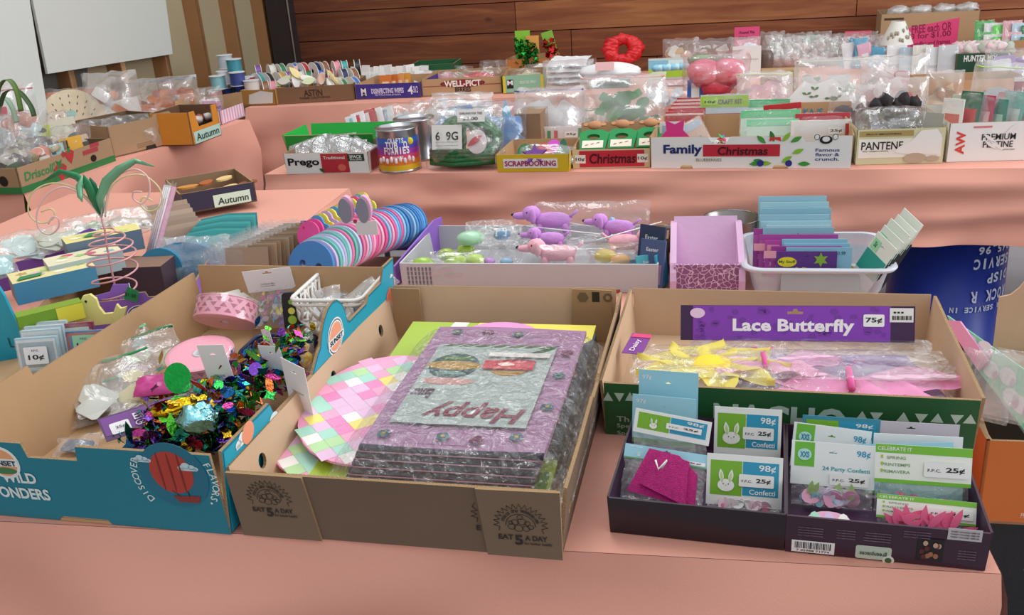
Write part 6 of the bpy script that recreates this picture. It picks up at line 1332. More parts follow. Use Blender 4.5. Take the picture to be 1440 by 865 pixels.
# big white carton "Family"
fF = FP((916, 237), (1196, 237)); w_ = fF.w; hF = .108; o, q = tray(fF, .40, hF, 'long white printed carton with a red Christmas strip, middle of the middle table', mo=WH, mi=M(KR, .85), fl=.006,
    fh=[], front=[(0, 0), (w_*.15, 0), (w_*.16, .012), (w_*.21, .012), (w_*.22, 0), (w_*.62, 0), (w_*.63, .012), (w_*.69, .012), (w_*.70, 0), (w_, 0), (w_, hF), (w_*.84, hF), (w_*.82, hF-.018), (w_*.78, hF-.018), (w_*.76, hF), (w_*.41, hF), (w_*.38, hF-.024), (w_*.32, hF-.024), (w_*.29, hF), (0, hF)])
Z = q['f']; txt(o, 'Family', w_*.165, .063, .040, w_*.20, card('1E2A6A'), Z, bold=.035); txt(o, 'BLUEBERRIES', w_*.30, .030, .010, w_*.13, card('8A8A6A'), Z)
l_ = patch(o, 'red_strip', rect(w_*.385, .040, w_*.27, .042), RD, Z, z=.001); txt(l_, 'Christmas', w_*.47, .061, .028, w_*.25, card('3A0A12'), T(0, 0, .0014), bold=.02, shear=.1)
for x, y, a, c in ((.60, .085, 2.4, '4A9A3A'), (.64, .09, 1.9, '3A7A3A'), (.68, .09, .9, '8AC03A'), (.72, .088, .5, '4A9A3A'), (.60, .02, 2.9, '3A8A3A'), (.68, .02, .6, '8AC03A'), (.73, .05, .4, '8AC03A'), (.52, .015, .1, '3A9A3A'), (.76, .016, .0, '3A9A3A'), (.57, .018, 0, '8AC03A')): patch(o, 'printed_leaf', leaf(.040, .008, w_*x-.01, y, a), card(c), Z, z=.0012)
for x in (.56, .70): patch(o, 'printed_berry', ell(.011, .011, w_*x, .018, 14), card('2A2E8A'), Z, z=.0017)
patch(o, 'printed_bow', [(w_*.60, .092), (w_*.63, .098), (w_*.66, .092), (w_*.655, .106), (w_*.605, .106)], card('D0403A'), Z, z=.0017)
for k, s in enumerate(('Famous', 'flavor &', 'crunch.')): txt(o, s, w_*.885, .062-.015*k, .011, w_*.115, card('2A3A7A'), Z)
patch(o, 'printed_bean', ell(.020, .014, w_*.875, .096, 12), card('1A1A1E'), Z, z=.0012); patch(o, 'printed_bean', ell(.012, .009, w_*.875, .098, 10), card('E8E8E6'), Z, z=.0017)
for dx in (-.028, .028): patch(o, 'printed_bean', ell(.009, .010, w_*.875+dx, .105, 10), card('1A1A1E'), Z, z=.0012); patch(o, 'printed_bean', ell(.007, .008, w_*.875+dx, .105, 10), card('E8E8E6'), Z, z=.0017)
# what is in it
g = G(); g.slab(star(.056, .030, 5), .012); tag(g.build('magenta_star', M('C8287E', .7), None, UP(atY(949, 187, 3.19), -12, 8, 18)), 'magenta felt star sticking up at the left of the long white carton', 'star')
cardpack(928, 962, 172, 222, 'white card pack behind the magenta star in the white carton', 'D8DCE0', ((.1, .6, .8, .3, '8AB0C8'),))
cardpack(962, 1010, 168, 222, 'peach card strip slanting across the left of the white carton', 'D8BCA8', ((.05, .75, .9, .2, 'B8C8D8'), (.2, .4, .6, .12, '7AA0D0')), spin=28, tilt=20)
RC = ('B82634', 'C82E3A', 'D03A44', 'BA2430')
for i in range(5): cardpack(936+i*4, 988+i*3, 158-i*5, 205-i*4, 'red gift card pack, '+ordn(i)+' from the front, left of the lime one', RC[i % 4], ((.3, .55, .4, .12, 'F0D8D8'),) if i == 1 else ((.0, .9, 1, .06, 'E8C8C0'),), (('Free Surprise', .5, .6, .5, .08, 'F4E4E4'),) if i == 1 else ())
cardpack(985, 1050, 134, 200, 'lime topped card pack with a lime 10 cent sticker in the white carton', 'C8D8E0', ((.0, .74, 1, .24, 'A8CC4A'), (.02, .45, .96, .16, 'B83A4A'), (.1, .2, .25, .22, 'EEF0F0'), (.4, .2, .25, .22, 'EEF0F0'), (.7, .2, .2, .22, 'EEF0F0')), (('CRAFT KIT', .62, .85, .5, .10, '6A5A8A'),), st=('10c', .2, .85, 'A8D83A'))
for i, (a, b, c_, d_, cc, lb) in enumerate(((1030, 1108, 140, 200, '3AA868', 'green topped clear pack of green shapes in the middle of the white carton'), (1042, 1122, 155, 212, '5ABC80', 'second green topped clear pack leaning before the first one'), (1050, 1120, 168, 220, '7AC89A', 'pale green clear pack nearest the front of the white carton'))):
    cardpack(a, b, c_, d_, lb, 'C4DCCC', ((0, .82, 1, .18, cc), (.1, .2, .3, .3, '3AAA5A'), (.45, .3, .3, .25, '4ABA6A'), (.3, .1, .5, .1, 'E0E8E0')), tilt=22)
cardpack(975, 1040, 192, 228, 'clear bag with blue pieces and a small white sticker at front of the white carton', 'C4C8D0', ((.1, .3, .2, .3, '5A8AC8'), (.4, .2, .2, .3, '8AA8C8'), (.1, .8, .8, .1, 'D8DCE0')), tilt=35, st=('25c', .6, .75))
for i in range(9):
    g = G(); g.slab(leaf(.03, .006), .003); tag(g.build('ribbon_scrap', M(['C83A4A', '3A8AC8', 'D8B03A', '4AA86A'][i % 4], .5), None, UP(atY(1008+i*3.2, 196+(i % 3)*2, 3.16), -12+i*20, 40, i*40)), ['red', 'blue', 'gold', 'green', 'crimson', 'azure', 'amber', 'emerald', 'scarlet'][i]+' ribbon scrap in the notch of the white carton front', 'ribbon scrap')
for i, (a, b, c_, d_, c1, lb) in enumerate(((1112, 1192, 170, 218, 'E4E4E4', 'white bagged card with black print and 25 cent sticker in the white carton'), (1118, 1190, 160, 210, 'C03A44', 'red and green striped gift box in the white carton'), (1120, 1192, 144, 200, 'C49A6E', 'kraft and blue craft box above the red striped one'))):
    cardpack(a, b, c_, d_, lb, c1, [((.1, .3, .5, .1, '2A2A2A'), (.9, .3, .08, .6, 'B8303A')), ((0, .2, .3, .3, '2A7A4A'), (.3, .55, .6, .2, 'E8E0E0')), ((0, .0, 1, .4, '4AA0C0'), (.9, .4, .08, .5, 'D85A4A'))][i], [(), (), (('KA IS', .3, .75, .35, .2, '2A90A8'),)][i], st=[('25c', .75, .7), None, ('10c', .7, .7)][i], film_=i != 2, th=.02)
# holly tissue
p, w_, h_ = pbx(1090, 1192, 112, 196); o = thing('holly_print_bag', UP(p, -14, 14), 'clear zip bag of white tissue printed with green holly', 'bag')
g = G(); g.slab([(-w_*.5, 0), (w_*.5, 0), (w_*.46, h_*.75), (w_*.25, h_), (w_*.0, h_*.9), (-w_*.12, h_*.98), (-w_*.42, h_*.55)], .01); b_ = g.build('tissue', card('ECEAE8'), o)
r = random.Random(2)
for k in range(22):
    x, y = r.uniform(-.38, .40)*w_, r.uniform(.12, .82)*h_
    if y > h_*.5 and x < -w_*.2: continue
    for a in (.4, 2.7): patch(b_, 'printed_holly', leaf(.018, .005, x, y, a+r.uniform(-.5, .5), 4), card('3A7A3E'), z=.0105)
    patch(b_, 'printed_berry', ell(.003, .003, x, y, 6), card('B8303A'), z=.011)
g = G(); bagmesh(g, w_*1.1, h_*1.05, .05, 2); g.build('plastic_film', film(.05, 12), o)
pbag(1165, 1245, 120, 205, 'clear bag with a brown felt shape behind the holly tissue', (('7A5240', 6, .05), ('5A5A60', 4, .03)), th=.08)
# puffy heart
p, w_, h_ = pbx(962, 1050, 72, 160); o = thing('heart_balloon_pack', UP(p, -14, 8), 'bagged pink and red puffy heart shape above the blue box', 'heart decoration')
zc = h_*.68
for k, (c, s_) in enumerate((('E87A94', 1), ('C83048', .82))):
    g = G()
    for sx in (-1, 1): g.lump((sx*w_*.19*s_, zc-(.03*k), .015*k), (w_*.27*s_, h_*.20*s_, .045), sx+2, .10, n=12)
    g.lump((0, zc-.05-.02*k, .012*k), (w_*.30*s_, h_*.20*s_, .045), 7, .10, n=12)
    g.build('heart_body', pl(c, .6), o)
g = G(); bagmesh(g, w_*1.05, h_*.62, .13, 5); g.build('plastic_film', film(.14, 12, 'F8D0D8', gl=.25), o, T(0, h_*.38, 0))
cardpack(967, 1022, 112, 160, 'bright blue box with a pink printed animal face under the puffy heart', '2A5AA8', ((.1, .25, .2, .65, 'D8E0DC'), (.55, .15, .3, .5, 'E0A0B8')), th=.03, film_=False)
# white zip bags behind
pbag(1036, 1112, 100, 165, 'white zip bag with lime zip edge and pink contents behind the lime card pack', (('D8A8B0', 10, .05), ('B89A9A', 6, .04)), 'C8D85A', film(.24, 8), .1, tilt=14)
g = G(); g.box((0, .0, .0), (.13, .01, .02)); tag(g.build('red_strip', pl('C8303A'), None, T(at(1100, 150, TZ+.14)) @ Rz(-12) @ Ry(-4)), 'red strip lying across the lime zip bag', 'strip')
pbag(1118, 1242, 80, 160, 'wide clear zip bag with yellow green zip edge behind the holly tissue', (('C8D0D0', 10, .05), ('3A8A5A', 3, .03)), 'B8C89A', film(.22, 8, gl=.2), .1, tilt=14)
pbag(1210, 1300, 78, 158, 'crumpled clear bag of red and pink print paper left of the lamp', (('C8707A', 8, .06), ('E8D8D8', 8, .05)), None, film(.16, 9, gl=.2), .12, tilt=14)
pbag(1232, 1300, 110, 180, 'clear bag with grey blue backing and a red checked band', (('9098A4', 8, .06), ('C83A4A', 4, .03)), None, film(.16, 9), .08, tilt=10)
# Shampoo carton
fp = FP((1203, 232), (1325, 229)); w_ = fp.w; o, q = tray(fp, .34, .115, 'cream and green printed carton of black shiny bags on the middle table', mo=M('CFCFA8', .5, var=.04), mi=M('B8B08A', .7), fl=.004)
Z = q['f']; patch(o, 'printed_panel', rect(w_*.62, .018, w_*.02, .092), card('A8925A'), Z); patch(o, 'printed_panel', rect(w_*.95, .062, w_*.02, .022), card('E9E9DE'), Z); patch(o, 'torn_white_patch', [(w_*.42, .04), (w_*.5, .06), (w_*.62, .075), (w_*.72, .108), (w_*.9, .112), (w_*.96, .09), (w_*.93, .05), (w_*.97, .03), (w_*.6, .032)], card('ECECE8'), Z, z=.0018)
txt(o, 'PANTENE', w_*.29, .062, .026, w_*.48, card('1E1E1A'), Z @ T(0, 0, .0003)); txt(o, 'PRO-V SHAMPOO REVITAL', w_*.22, .044, .005, w_*.3, card('6A6A5A'), Z @ T(0, 0, .0003)); txt(o, 'PRO-V SMOOTHING', w_*.3, .100, .006, w_*.4, card('2A2A1A'), Z @ T(0, 0, .0004))
for x, rx in ((.68, .035), (.88, .020)): patch(o, 'printed_shell', ell(rx, rx*.5, w_*x, .012+rx*.2, 14), card('B8A890'), Z, z=.0022)
pbag(1205, 1300, 148, 222, 'shiny crumpled clear bag with black contents in the cream carton', (('2A2A2C', 10, .035),), None, film(.16, 18, 'D0D0D4', gl=.4, bump=1.5), .16, tilt=30)
for i, (px, py) in enumerate(((1232, 178), (1245, 172), (1262, 180), (1278, 186), (1270, 172), (1285, 176), (1252, 186))):
    g = G(); g.lump((0, 0, 0), (.024, .02, .03), i, .5, fr=6, n=8); tag(g.build('pine_cone', M('2A2224', .8, bump=.8, bs=120), None, T(atY(px, py-28, 3.22))), 'dark pine cone in the cream carton, '+ordn(i)+' from the left', 'pine cone')
cardpack(1292, 1318, 160, 225, 'grey upright card at the right side of the cream carton', 'A8A8A0', (), film_=False, yaw=-50)
# white envelope carton at right
fa = FP((1331, 228), (1470, 224)); w_ = fa.w; o, q = tray(fa, .34, .125, 'white lettered carton of upright bagged cards at the right edge', mo=WH, mi=M('D8D4CC', .6), fl=.003)
Z = q['f']; g = G(); gtxt(g, 'AW', .035, .062, .028, .075, rot=PI/2, bold=.035); g.build('red_lettering', card('D8403A'), o, Z)
txt(o, 'PREMIUM', w_*.50, .078, .020, w_*.34, card('1E1E1E'), Z); txt(o, 'PLATINE', w_*.50, .054, .020, w_*.30, card('1E1E1E'), Z); patch(o, 'printed_bar', rect(.055, .006, .07, .108), card('D87A7A'), Z); txt(o, 'printer paper', w_*.62, .036, .006, w_*.12, card('4A4A4A'), Z)
for x, y, a in ((.34, .088, -.6), (.42, .064, -.6), (.56, .088, .7), (.36, .066, -.6)): patch(o, 'torn_white_patch', leaf(.05, .005, w_*x, y, a), WH, Z, z=.0016)
cc_ = (('E8E4DE', 'C8503A', 'white card with red figure'), ('C8D0B8', '8AA03A', 'pale green card'), ('2A6A4A', 'C83A3A', 'green and red card'), ('D8DCDC', '6A6A6A', 'grey card'), ('B83A5A', 'E0B0B8', 'crimson card'), ('D04A5A', 'E8C8C8', 'red card'), ('2E8A7A', 'A8D0C0', 'teal card'), ('8A9AA8', 'D8DCE0', 'slate card'), ('7ABAB0', 'D8E0DC', 'aqua card'), ('A84A6A', 'E0C0C8', 'wine card'), ('4A9A8A', 'E8E8E0', 'sea green card'))
for i, (c1, c2, nm) in enumerate(cc_):
    x = 1318+i*10.0; cardpack(x, x+30, 140-(i % 3)*5, 208-i % 2*3, nm+' standing bagged in the white lettered carton', c1, ((.15, .3, .7, .4, c2),), yaw=-55, tilt=4+i % 3*3)
pbag(1352, 1425, 88, 205, 'tall clear zip bag with lime zip edge in the white lettered carton', (('B8485A', 5, .05), ('6AB0A0', 5, .05), ('C8D0D4', 6, .05)), 'A8D84A', film(.16, 8, gl=.2), .08, tilt=6, spin=-6)
cardpack(1420, 1470, 110, 205, 'white card with a dark red top at the right edge of the white carton', 'DEDCD8', ((0, .72, 1, .22, 'A82A34'), (.1, .62, .7, .03, '8A8A8A')), (('NOEL', .5, .82, .6, .08, 'F0E0E0'),))
pbag(1300, 1350, 100, 175, 'clear bag of cream and brown pieces between the cream and white cartons', (('D0C0A0', 8, .04), ('8A6A4A', 5, .03)), None, film(.14, 9), .1)
tray(FP((1292, 175), (1440, 170)), .2, .16, 'kraft carton standing behind the white lettered carton', mo=M(KR, .85))
# ================================================================ REAR TABLE
def ptray(x0, x1, yt, yb0, yb1, d, label, mo, mi=None, **k):
    f = FP((x0, yb0), (x1, yb1)); h_ = atY(x0, yt, f.A.y).z-TZ; o, q = tray(f, d, h_, label, mo=mo, mi=mi or M(KR, .85), **k); return f, o, q, h_
f1, o, q, h_ = ptray(341, 389, 127, 149, 148, .35, 'orange brown cardboard tray with torn white label at the left end of the rear table', M('A87838', .8)); patch(o, 'torn_label', [(f1.w*.2, .01), (f1.w*.9, .012), (f1.w*.95, .07), (f1.w*.6, .08), (f1.w*.25, .06)], card('D8D8D4'), q['f'])
f2, o, q, h_ = ptray(391, 498, 124, 147, 141, .35, 'dark wooden looking tray of ribbon rolls on the rear table', M('7A5A40', .8, bump=.3, bs=20)); txt(o, 'ASTIN', f2.w*.48, h_*.6, .035, f2.w*.24, card('3A261A'), q['f']); txt(o, 'FARMS CALIFORNIA', f2.w*.5, h_*.3, .012, f2.w*.4, card('4A3426'), q['f'])
f3, o, q, h_ = ptray(501, 592, 119, 140, 137, .35, 'violet blue wipes carton on the rear table', M('3A2E8A', .5, var=.04)); txt(o, 'DISINFECTING WIPES', f3.w*.50, h_*.52, .028, f3.w*.50, card('D8D4F0'), q['f'], bold=.03); txt(o, 'Kills 99.9% of viruses and bacteria', f3.w*.5, h_*.27, .012, f3.w*.40, card('C0BCE0'), q['f'])
txt(o, '4', f3.w*.85, h_*.52, .045, .03, card('E8E6F4'), q['f']); txt(o, '312', f3.w*.93, h_*.55, .035, f3.w*.07, card('E8E6F4'), q['f']); patch(o, 'printed_logo', rect(f3.w*.085, h_*.55, f3.w*.09, h_*.2), card('1A1A2A'), q['f']); txt(o, 'M', f3.w*.132, h_*.55, .03, .03, card('E8E8F0'), q['f'] @ T(0, 0, .0012), bold=.035); txt(o, 'H', f3.w*.132, h_*.32, .015, .03, card('E8E8F0'), q['f'] @ T(0, 0, .0012))
f4, o, q, h_ = ptray(594, 706, 112, 136, 131, .38, 'kraft strawberry carton with a dark red oval logo on the rear table', M(KR, .85)); patch(o, 'printed_logo', ell(f4.w*.28, h_*.23, f4.w*.52, h_*.68, 24), card('5A1E24'), q['f']); patch(o, 'printed_logo', ell(f4.w*.265, h_*.20, f4.w*.52, h_*.68, 24), card('8A2E34'), q['f'], z=.0012); txt(o, 'WELL-PICT', f4.w*.52, h_*.68, .034, f4.w*.46, card('F0E8E0'), q['f'] @ T(0, 0, .0012), bold=.035); txt(o, 'BERRIES', f4.w*.52, h_*.32, .026, f4.w*.20, card('2A1E1A'), q['f'], bold=.03)
for k in range(2): patch(o, 'printed_line', rect(f4.w*.3, .004, f4.w*(.02+.68*k), h_*.55), card('9A4A44'), q['f'])
f5, o, q, h_ = ptray(708, 765, 107, 132, 129, .3, 'mint green and yellow carton with black square logo on the rear table', M('8EC0A4', .5)); patch(o, 'printed_logo', rect(f5.w*.16, h_*.5, f5.w*.10, h_*.28), card('1A1C1E'), q['f']); txt(o, 'M', f5.w*.18, h_*.6, .025, .03, card('F0F0F0'), q['f'] @ T(0, 0, .0008), bold=.03); txt(o, 'SELECTED SPRAY', f5.w*.62, h_*.6, .014, f5.w*.4, card('E0F0E4'), q['f'])
for x in (0, .93): patch(o, 'printed_band', rect(f5.w*.07, h_*.96, f5.w*x, .002), card('D8C83A'), q['f'])
tray(FP((578, 116), (640, 113)), .25, .10, 'dark green tray far back behind the strawberry carton', mo=M('1A5A34', .6), mi=M('1A5A34', .6))
# ribbon rolls
def roll(X, R, W_, c, label, c2='E8E4DE', group='ribbon rolls on the rear table'):
    o = thing('ribbon_roll', X, label, 'ribbon roll', group)
    g = G(); g.lathe([(R*.9, 0), (R*.9, W_)], 20, cap=False); g.build('ribbon', M(c, .4), o)
    for z in (-.002, W_): g = G(); g.slab(ell(R, R, n=20), .003, T(0, 0, z), (0,)*3, [ell(R*.25, R*.25, n=10)]); g.build('flange', card(c2), o)
    return o
RC_ = (('1E2A5A', 'navy'), ('B82A34', 'red'), ('3A6AC0', 'blue'), ('2E7A4A', 'green'), ('D8D4CC', 'cream'), ('7A4A9A', 'violet'), ('C89A3A', 'gold'), ('1E1E22', 'black'), ('3AA0A0', 'teal'), ('E890A0', 'pink'), ('8A5A3A', 'brown'))
for i in range(30):
    x = 362+i*5.0+(i % 2)*3; row = i % 3; yb = [142, 137, 132][row]-(x-360)*.045
    p = at(x, yb)+V((0, 0, .05+.035*row)); c, nm = RC_[(i*7+row) % 11]
    roll(T(p) @ Rz(-60+20*math.sin(i*1.9)) @ Rx(90) @ Rz(0), .065-.006*(i % 3), .030, c, '%s ribbon roll with pale flanges, %s from the left, %s row of the rear table' % (nm, ordn(i//3), ['front', 'middle', 'back'][row]))
for i, (px, py, z, c, nm) in enumerate(((306, 118, .0, 'B8303A', 'red'), (318, 126, 0, '2A4AA0', 'blue'), (330, 130, 0, '1E6A6A', 'dark teal'), (312, 112, .05, '8AC0C8', 'aqua'), (322, 112, .06, 'D8D8DC', 'white'), (334, 116, .05, 'B8C8D0', 'silver'), (340, 112, .06, '3A4A8A', 'indigo'), (345, 120, .03, '2A4AC0', 'royal blue'), (352, 122, .03, 'C8303A', 'scarlet'), (358, 118, .03, 'E0D8D0', 'ivory'), (338, 108, .10, '3A8A9A', 'sea blue'), (326, 106, .11, 'C0C8D0', 'pale grey'))):
    roll(T(at(px, 146-(px-306)*.03-(i % 3)*3)+V((0, 0, .005+z*1.6))) @ Rz(-20), .046, .07, c, nm+' upright ribbon spool in the heap at the left end of the rear table', 'D8DCE0', 'upright ribbon spools')
for i in range(11):
    x = 395+i*8.5; g = G(); g.slab(ell(.05, .022, n=14) if i % 2 else leaf(.10, .02), .012); tag(g.build('trim_bundle', M(['E4E0D8', 'C8D0A8', 'D8B0A0', 'F0EEEA', 'E8D89A'][i % 5], .6), None, UP(at(x, 143-i*.5)+V((0, 0, .11)), -30+i*13, 30, i*31)), ['cream', 'pale green', 'peach', 'white', 'pale yellow'][i % 5]+' trim bundle lying before the ribbon rolls, '+ordn(i)+' from the left', 'trim')
r = random.Random(12)
for i in range(26):
    x = 492+(i % 13)*8.2; row = i//13; cardpack(x, x+12.5, 104-row*9-(i*5 % 4)-(x-490)*.02, 126-row*6-(x-490)*.02, 'small white hang card, %s from the left in the %s row of the rear table' % (ordn(i % 13), ['front', 'back'][row]), ['E9EAE8', 'E0E2E2', 'F0F0EE'][i % 3], ((.2, .2, .6, .3, ['E8C8A0', 'D8DCDC', 'C8D8C0'][i % 3]),), film_=False, tilt=12, yaw=-14+r.uniform(-12, 12), spin=r.uniform(-6, 6), group='small white hang cards', name='hang_card', cat='hang card')
for i in range(4): cardpack(535+i*9, 552+i*9, 106-i, 128-i, ['orange', 'dark orange', 'light orange', 'amber'][i]+' seed packet in front of the white hang cards', ['D87A3A', 'C86A30', 'E09A5A', 'D89A3A'][i], ((.2, .3, .6, .3, 'F0D8B0'),), film_=False)
for i, (a, b, c_, d_, fc, lb) in enumerate(((580, 625, 98, 120, 'E8DCDC', 'clear bag of pale pink trim in the strawberry carton'), (612, 660, 100, 122, 'D8A0A8', 'clear bag of rose trim in the strawberry carton'), (640, 700, 96, 122, 'C8303A', 'crumpled red felt pieces in the strawberry carton'), (672, 712, 82, 118, 'E4D8E4', 'clear bag with white bow at the right of the strawberry carton'), (620, 665, 92, 112, '3A8A5A', 'green piece bag behind the strawberry carton'))):
    pbag(a, b, c_, d_, lb, ((fc, 9, .05),), th=.1, tilt=30)
f6, o, q, h_ = ptray(712, 775, 84, 108, 106, .28, 'low orange tray behind the mint green carton on the rear table', M('B8763A', .7))
for i, (a, b, c_, d_, fc) in enumerate(((712, 765, 96, 122, 'D8D0A8'), (735, 790, 88, 112, 'E0DCD8'), (775, 838, 80, 106, 'E4E0DC'))): pbag(a, b, c_, d_, ['pale yellow filled clear bag above the mint green carton', 'white filled clear bag behind the mint green carton', 'pale flat bag behind the white towels'][i], ((fc, 9, .05),), th=.1, tilt=35)
# foil tassel cards
def foilcard(x0, x1, yt, yb, c1, c2, label, spin=0):
    p, w_, h_ = pbx(x0, x1, yt, yb); o = thing('foil_garland_pack', UP(p, -14, 3, spin), label, 'foil garland pack')
    g = G(); g.slab(rect(w_, h_, -w_/2), .006); g.build('card_body', card(c2), o); r = random.Random(int(x0)); g = G()
    for k in range(70): g.slab(star(.018, .008, 4), .001, T(r.uniform(-.45, .45)*w_, r.uniform(.05, .82)*h_, r.uniform(.01, .05)) @ Rz(r.random()*90) @ Rx(r.uniform(-60, 60)) @ Ry(r.uniform(-60, 60)))
    g.build('foil_tinsel', foil(c1, .2), o); return o
foilcard(727, 748, 43, 106, '1E8A3A', '8AC83A', 'tall bright green foil garland pack, left one standing at the plank wall')
foilcard(742, 760, 50, 106, '1E7A34', 'E0A050', 'green foil garland pack with orange top beside the tall one')
foilcard(776, 792, 42, 100, 'B82A2E', '8AC04A', 'tilted red foil garland pack with lime card standing at the plank wall', 14)
# towels etc
def folded(x0, x1, yt, yb, c, label, n=4, d=.22, name='folded_fabric'):
    p, w_, h_ = pbx(x0, x1, yt, yb); o = thing(name, T(p) @ Rz(-14), label, 'fabric'); m = M(c, .9, bump=.6, bs=120)
    for i in range(n):
        t = h_/n; g = G(); g.grid(lambda u, v, i=i: ((u-.5)*w_*(1-.04*i)+.006*math.sin(i*3), (d*.5*(1-math.cos(v*PI)) if v < 1 else d), i*t+t*math.sin(min(1, v*2.2)*PI/2)+.012*noise.noise(V((u*5, v*4, i)))), 12, 10); g.grid(lambda u, v, i=i: ((u-.5)*w_*(1-.04*i)+.006*math.sin(i*3), -.004*math.sin(v*PI), i*t+v*t*.1), 12, 2); g.build('fold', m, o)
    return o
folded(767, 832, 86, 124, 'E9EAEE', 'bagged stack of white towels on the rear table', 5); g_ = pbag(764, 836, 84, 126, 'frosted clear bag over the white towels on the rear table', None, None, film(.2, 9, gl=.2), .2, tilt=4, z=0)
folded(826, 884, 102, 124, '12604A', 'folded dark green velvet fabric on the rear table', 3); g = G(); g.box((0, 0, .03), (.22, .2, .05)); 
p = at(857, 112, TZ+.10); o = thing('folded_fabric', T(p) @ Rz(-14), 'folded white fabric with pink label lying above the dark green one', 'fabric'); g = G(); g.lump((0, .05, .03), (.15, .1, .045), 3, .12, n=14); g.build('fabric_fold', M('E6E8EA', .9), o); patch(o, 'pink_label', rect(.09, .04, -.06, 0), card('E8B8B8'), Rx(70) @ T(0, .03, .07))
# red wreath
p, w_, h_ = pbx(853, 905, 60, 106); o = thing('red_ribbon_wreath', UP(p+V((0, .1, .06)), -14, 20), 'large bright red looped ribbon wreath near the plank wall', 'wreath')
g = G(); r = random.Random(1)
for k in range(16):
    a = 2*PI*k/16; c = V((w_*.36*math.cos(a), h_*.42+h_*.32*math.sin(a), 0)); g.lump(tuple(c), (.045, .030, .03), k, .45, n=7)
g.build('ribbon_loops', M('D8222A', .45), o)
# boxes, bags in the middle back
cardpack(913, 968, 82, 120, 'lime and white striped box stack behind the heart pack', 'C8D4D0', ((0, .3, 1, .3, 'A8D03A'), (0, .62, .5, .3, '8AC0D8'), (.5, .62, .5, .3, 'D8E8E8'), (.1, .0, .8, .25, 'D8A8A8')), (('HAPPY', .6, .72, .4, .12, '5AA0A0'),), th=.05, film_=False)
cardpack(924, 960, 100, 119, 'plain grey box face below the lime striped boxes', '8A8488', (), th=.04, film_=False)
for i in range(8): g = G(); g.lump((0, 0, 0), (.022, .018, .018), i, .2, n=7); tag(g.build('blue_soap', M(['8AC8E0', 'B8E0E8'][i % 2], .4), None, T(at(922+i*6, 96-i*.4, TZ+.11))), ['pale blue', 'ice blue'][i % 2]+' small pack on the lime striped boxes, '+ordn(i)+' from the left', 'small pack')
pbag(932, 982, 54, 102, 'clear bag of wooden craft sticks near the plank wall', (('C8A878', 14, .03), ('D8D4CC', 8, .04)), None, film(.12, 12), .1)
pbag(975, 1030, 54, 100, 'clear bag of white and green floral picks near the plank wall', (('3A9A5A', 4, .05), ('E0E0DC', 12, .04), ('8A7A6A', 5, .03)), '5A4A6A', film(.12, 12), .1)
pbag(905, 975, 108, 150, 'clear bag of glassy beads behind the zip bag with pink edge', (('D8DCE0', 10, .03),), None, film(.14, 14), .08, tilt=30)
g = G(); g.lump((0, 0, 0), (.05, .04, .03), 1, .3); tag(g.build('green_bow', M('2A9A4A', .5), None, T(at(983, 84, TZ+.18))), 'bright green bow on the bags near the plank wall', 'bow')
cardpack(1030, 1068, 66, 104, 'white boxed item under the magenta paper sign', 'DCDCD8', ((.1, .5, .8, .05, 'C0C0BC'),), th=.12, film_=False)
cardpack(1032, 1066, 38, 100, 'magenta paper sign with black handwriting standing at the plank wall', 'D84A7A', (), (('Found Tin', .5, .88, .6, .06, '3A1420'), ('Gift Boxes', .5, .76, .7, .06, '3A1420')), th=.002, film_=False, tilt=2, name='paper_sign', cat='sign')
pbag(1028, 1068, 52, 84, 'clear crinkled bag on the white boxed item', (('E0DCE8', 6, .04),), None, film(.2, 12), .1, z=.08)
for i in range(12):
    x = 1068+i*13; pbag(x, x+34, 44+(i*7 % 5)*2, 96-i*.6, ['crinkled clear bag of white flowers', 'clear bag of silver leaves', 'clear bag of pale trim', 'clear bag of white pompoms'][i % 4]+', '+ordn(i)+' from the magenta sign toward the lamp', ((['E4E2E0', 'D0D0CC', 'DCD8D0'][i % 3], 10, .03),), None, film(.16, 16, gl=.25, bump=1.2), .1, seed=300+i, lumpy=True, tilt=14)
for a, b, c_, d_, c, lb in ((1078, 1108, 60, 92, '3AC87A', 'neon green card slanting among the clear bags'), (1128, 1148, 50, 92, '5AD89A', 'pale neon green card among the clear bags'), (1140, 1172, 54, 92, '5A7A2A', 'olive green card standing among the clear bags'), (1187, 1222, 44, 90, 'D84A6A', 'coral pink card standing behind the blue ones'), (1156, 1180, 66, 92, 'B8D88A', 'pale lime leaf print card right of the olive one')): cardpack(a, b, c_, d_, lb, c, ((.1, .75, .5, .05, '2A5A3A'),), film_=False, th=.002, spin=-6 if a == 1078 else 0)
for i in range(6): cardpack(1180+i*8, 1198+i*8, 54+(i % 3)*6, 96, ['turquoise', 'white', 'blue', 'sky blue', 'pale pink', 'cyan'][i]+' small carded item left of the lamp', ['2A90B8', 'E0E6EA', '2A80B0', '4AA8D0', 'E0B0C8', '2A9AC0'][i], ((.2, .3, .5, .3, 'E8ECF0'),), spin=[-18, 10, -8, 6, 14, -12][i])
g = G(); g.box((0, 0, 0), (.17, .1, .1)); o = g.build('wooden_crate', M('B8946A', .7), None, T(at(1096, 112, TZ+.05)) @ Rz(-12)); tag(o, 'pale wooden block box with dark red figures among the clear bags', 'box')
for k in range(4): patch(o, 'red_figure', ell(.02, .012, -.05+.034*k, 0, 8), card('8A2A2E'), Rx(90) @ T(0, 0, .05))
g = G(); g.lathe([(.04, 0), (.043, .05), (.043, .09), (.03, .11)], 16); tag(g.build('glass_jar', M('6A5A50', .2, trans=.3), None, T(at(1076, 100))), 'small dark glass jar left of the wooden block box', 'jar')
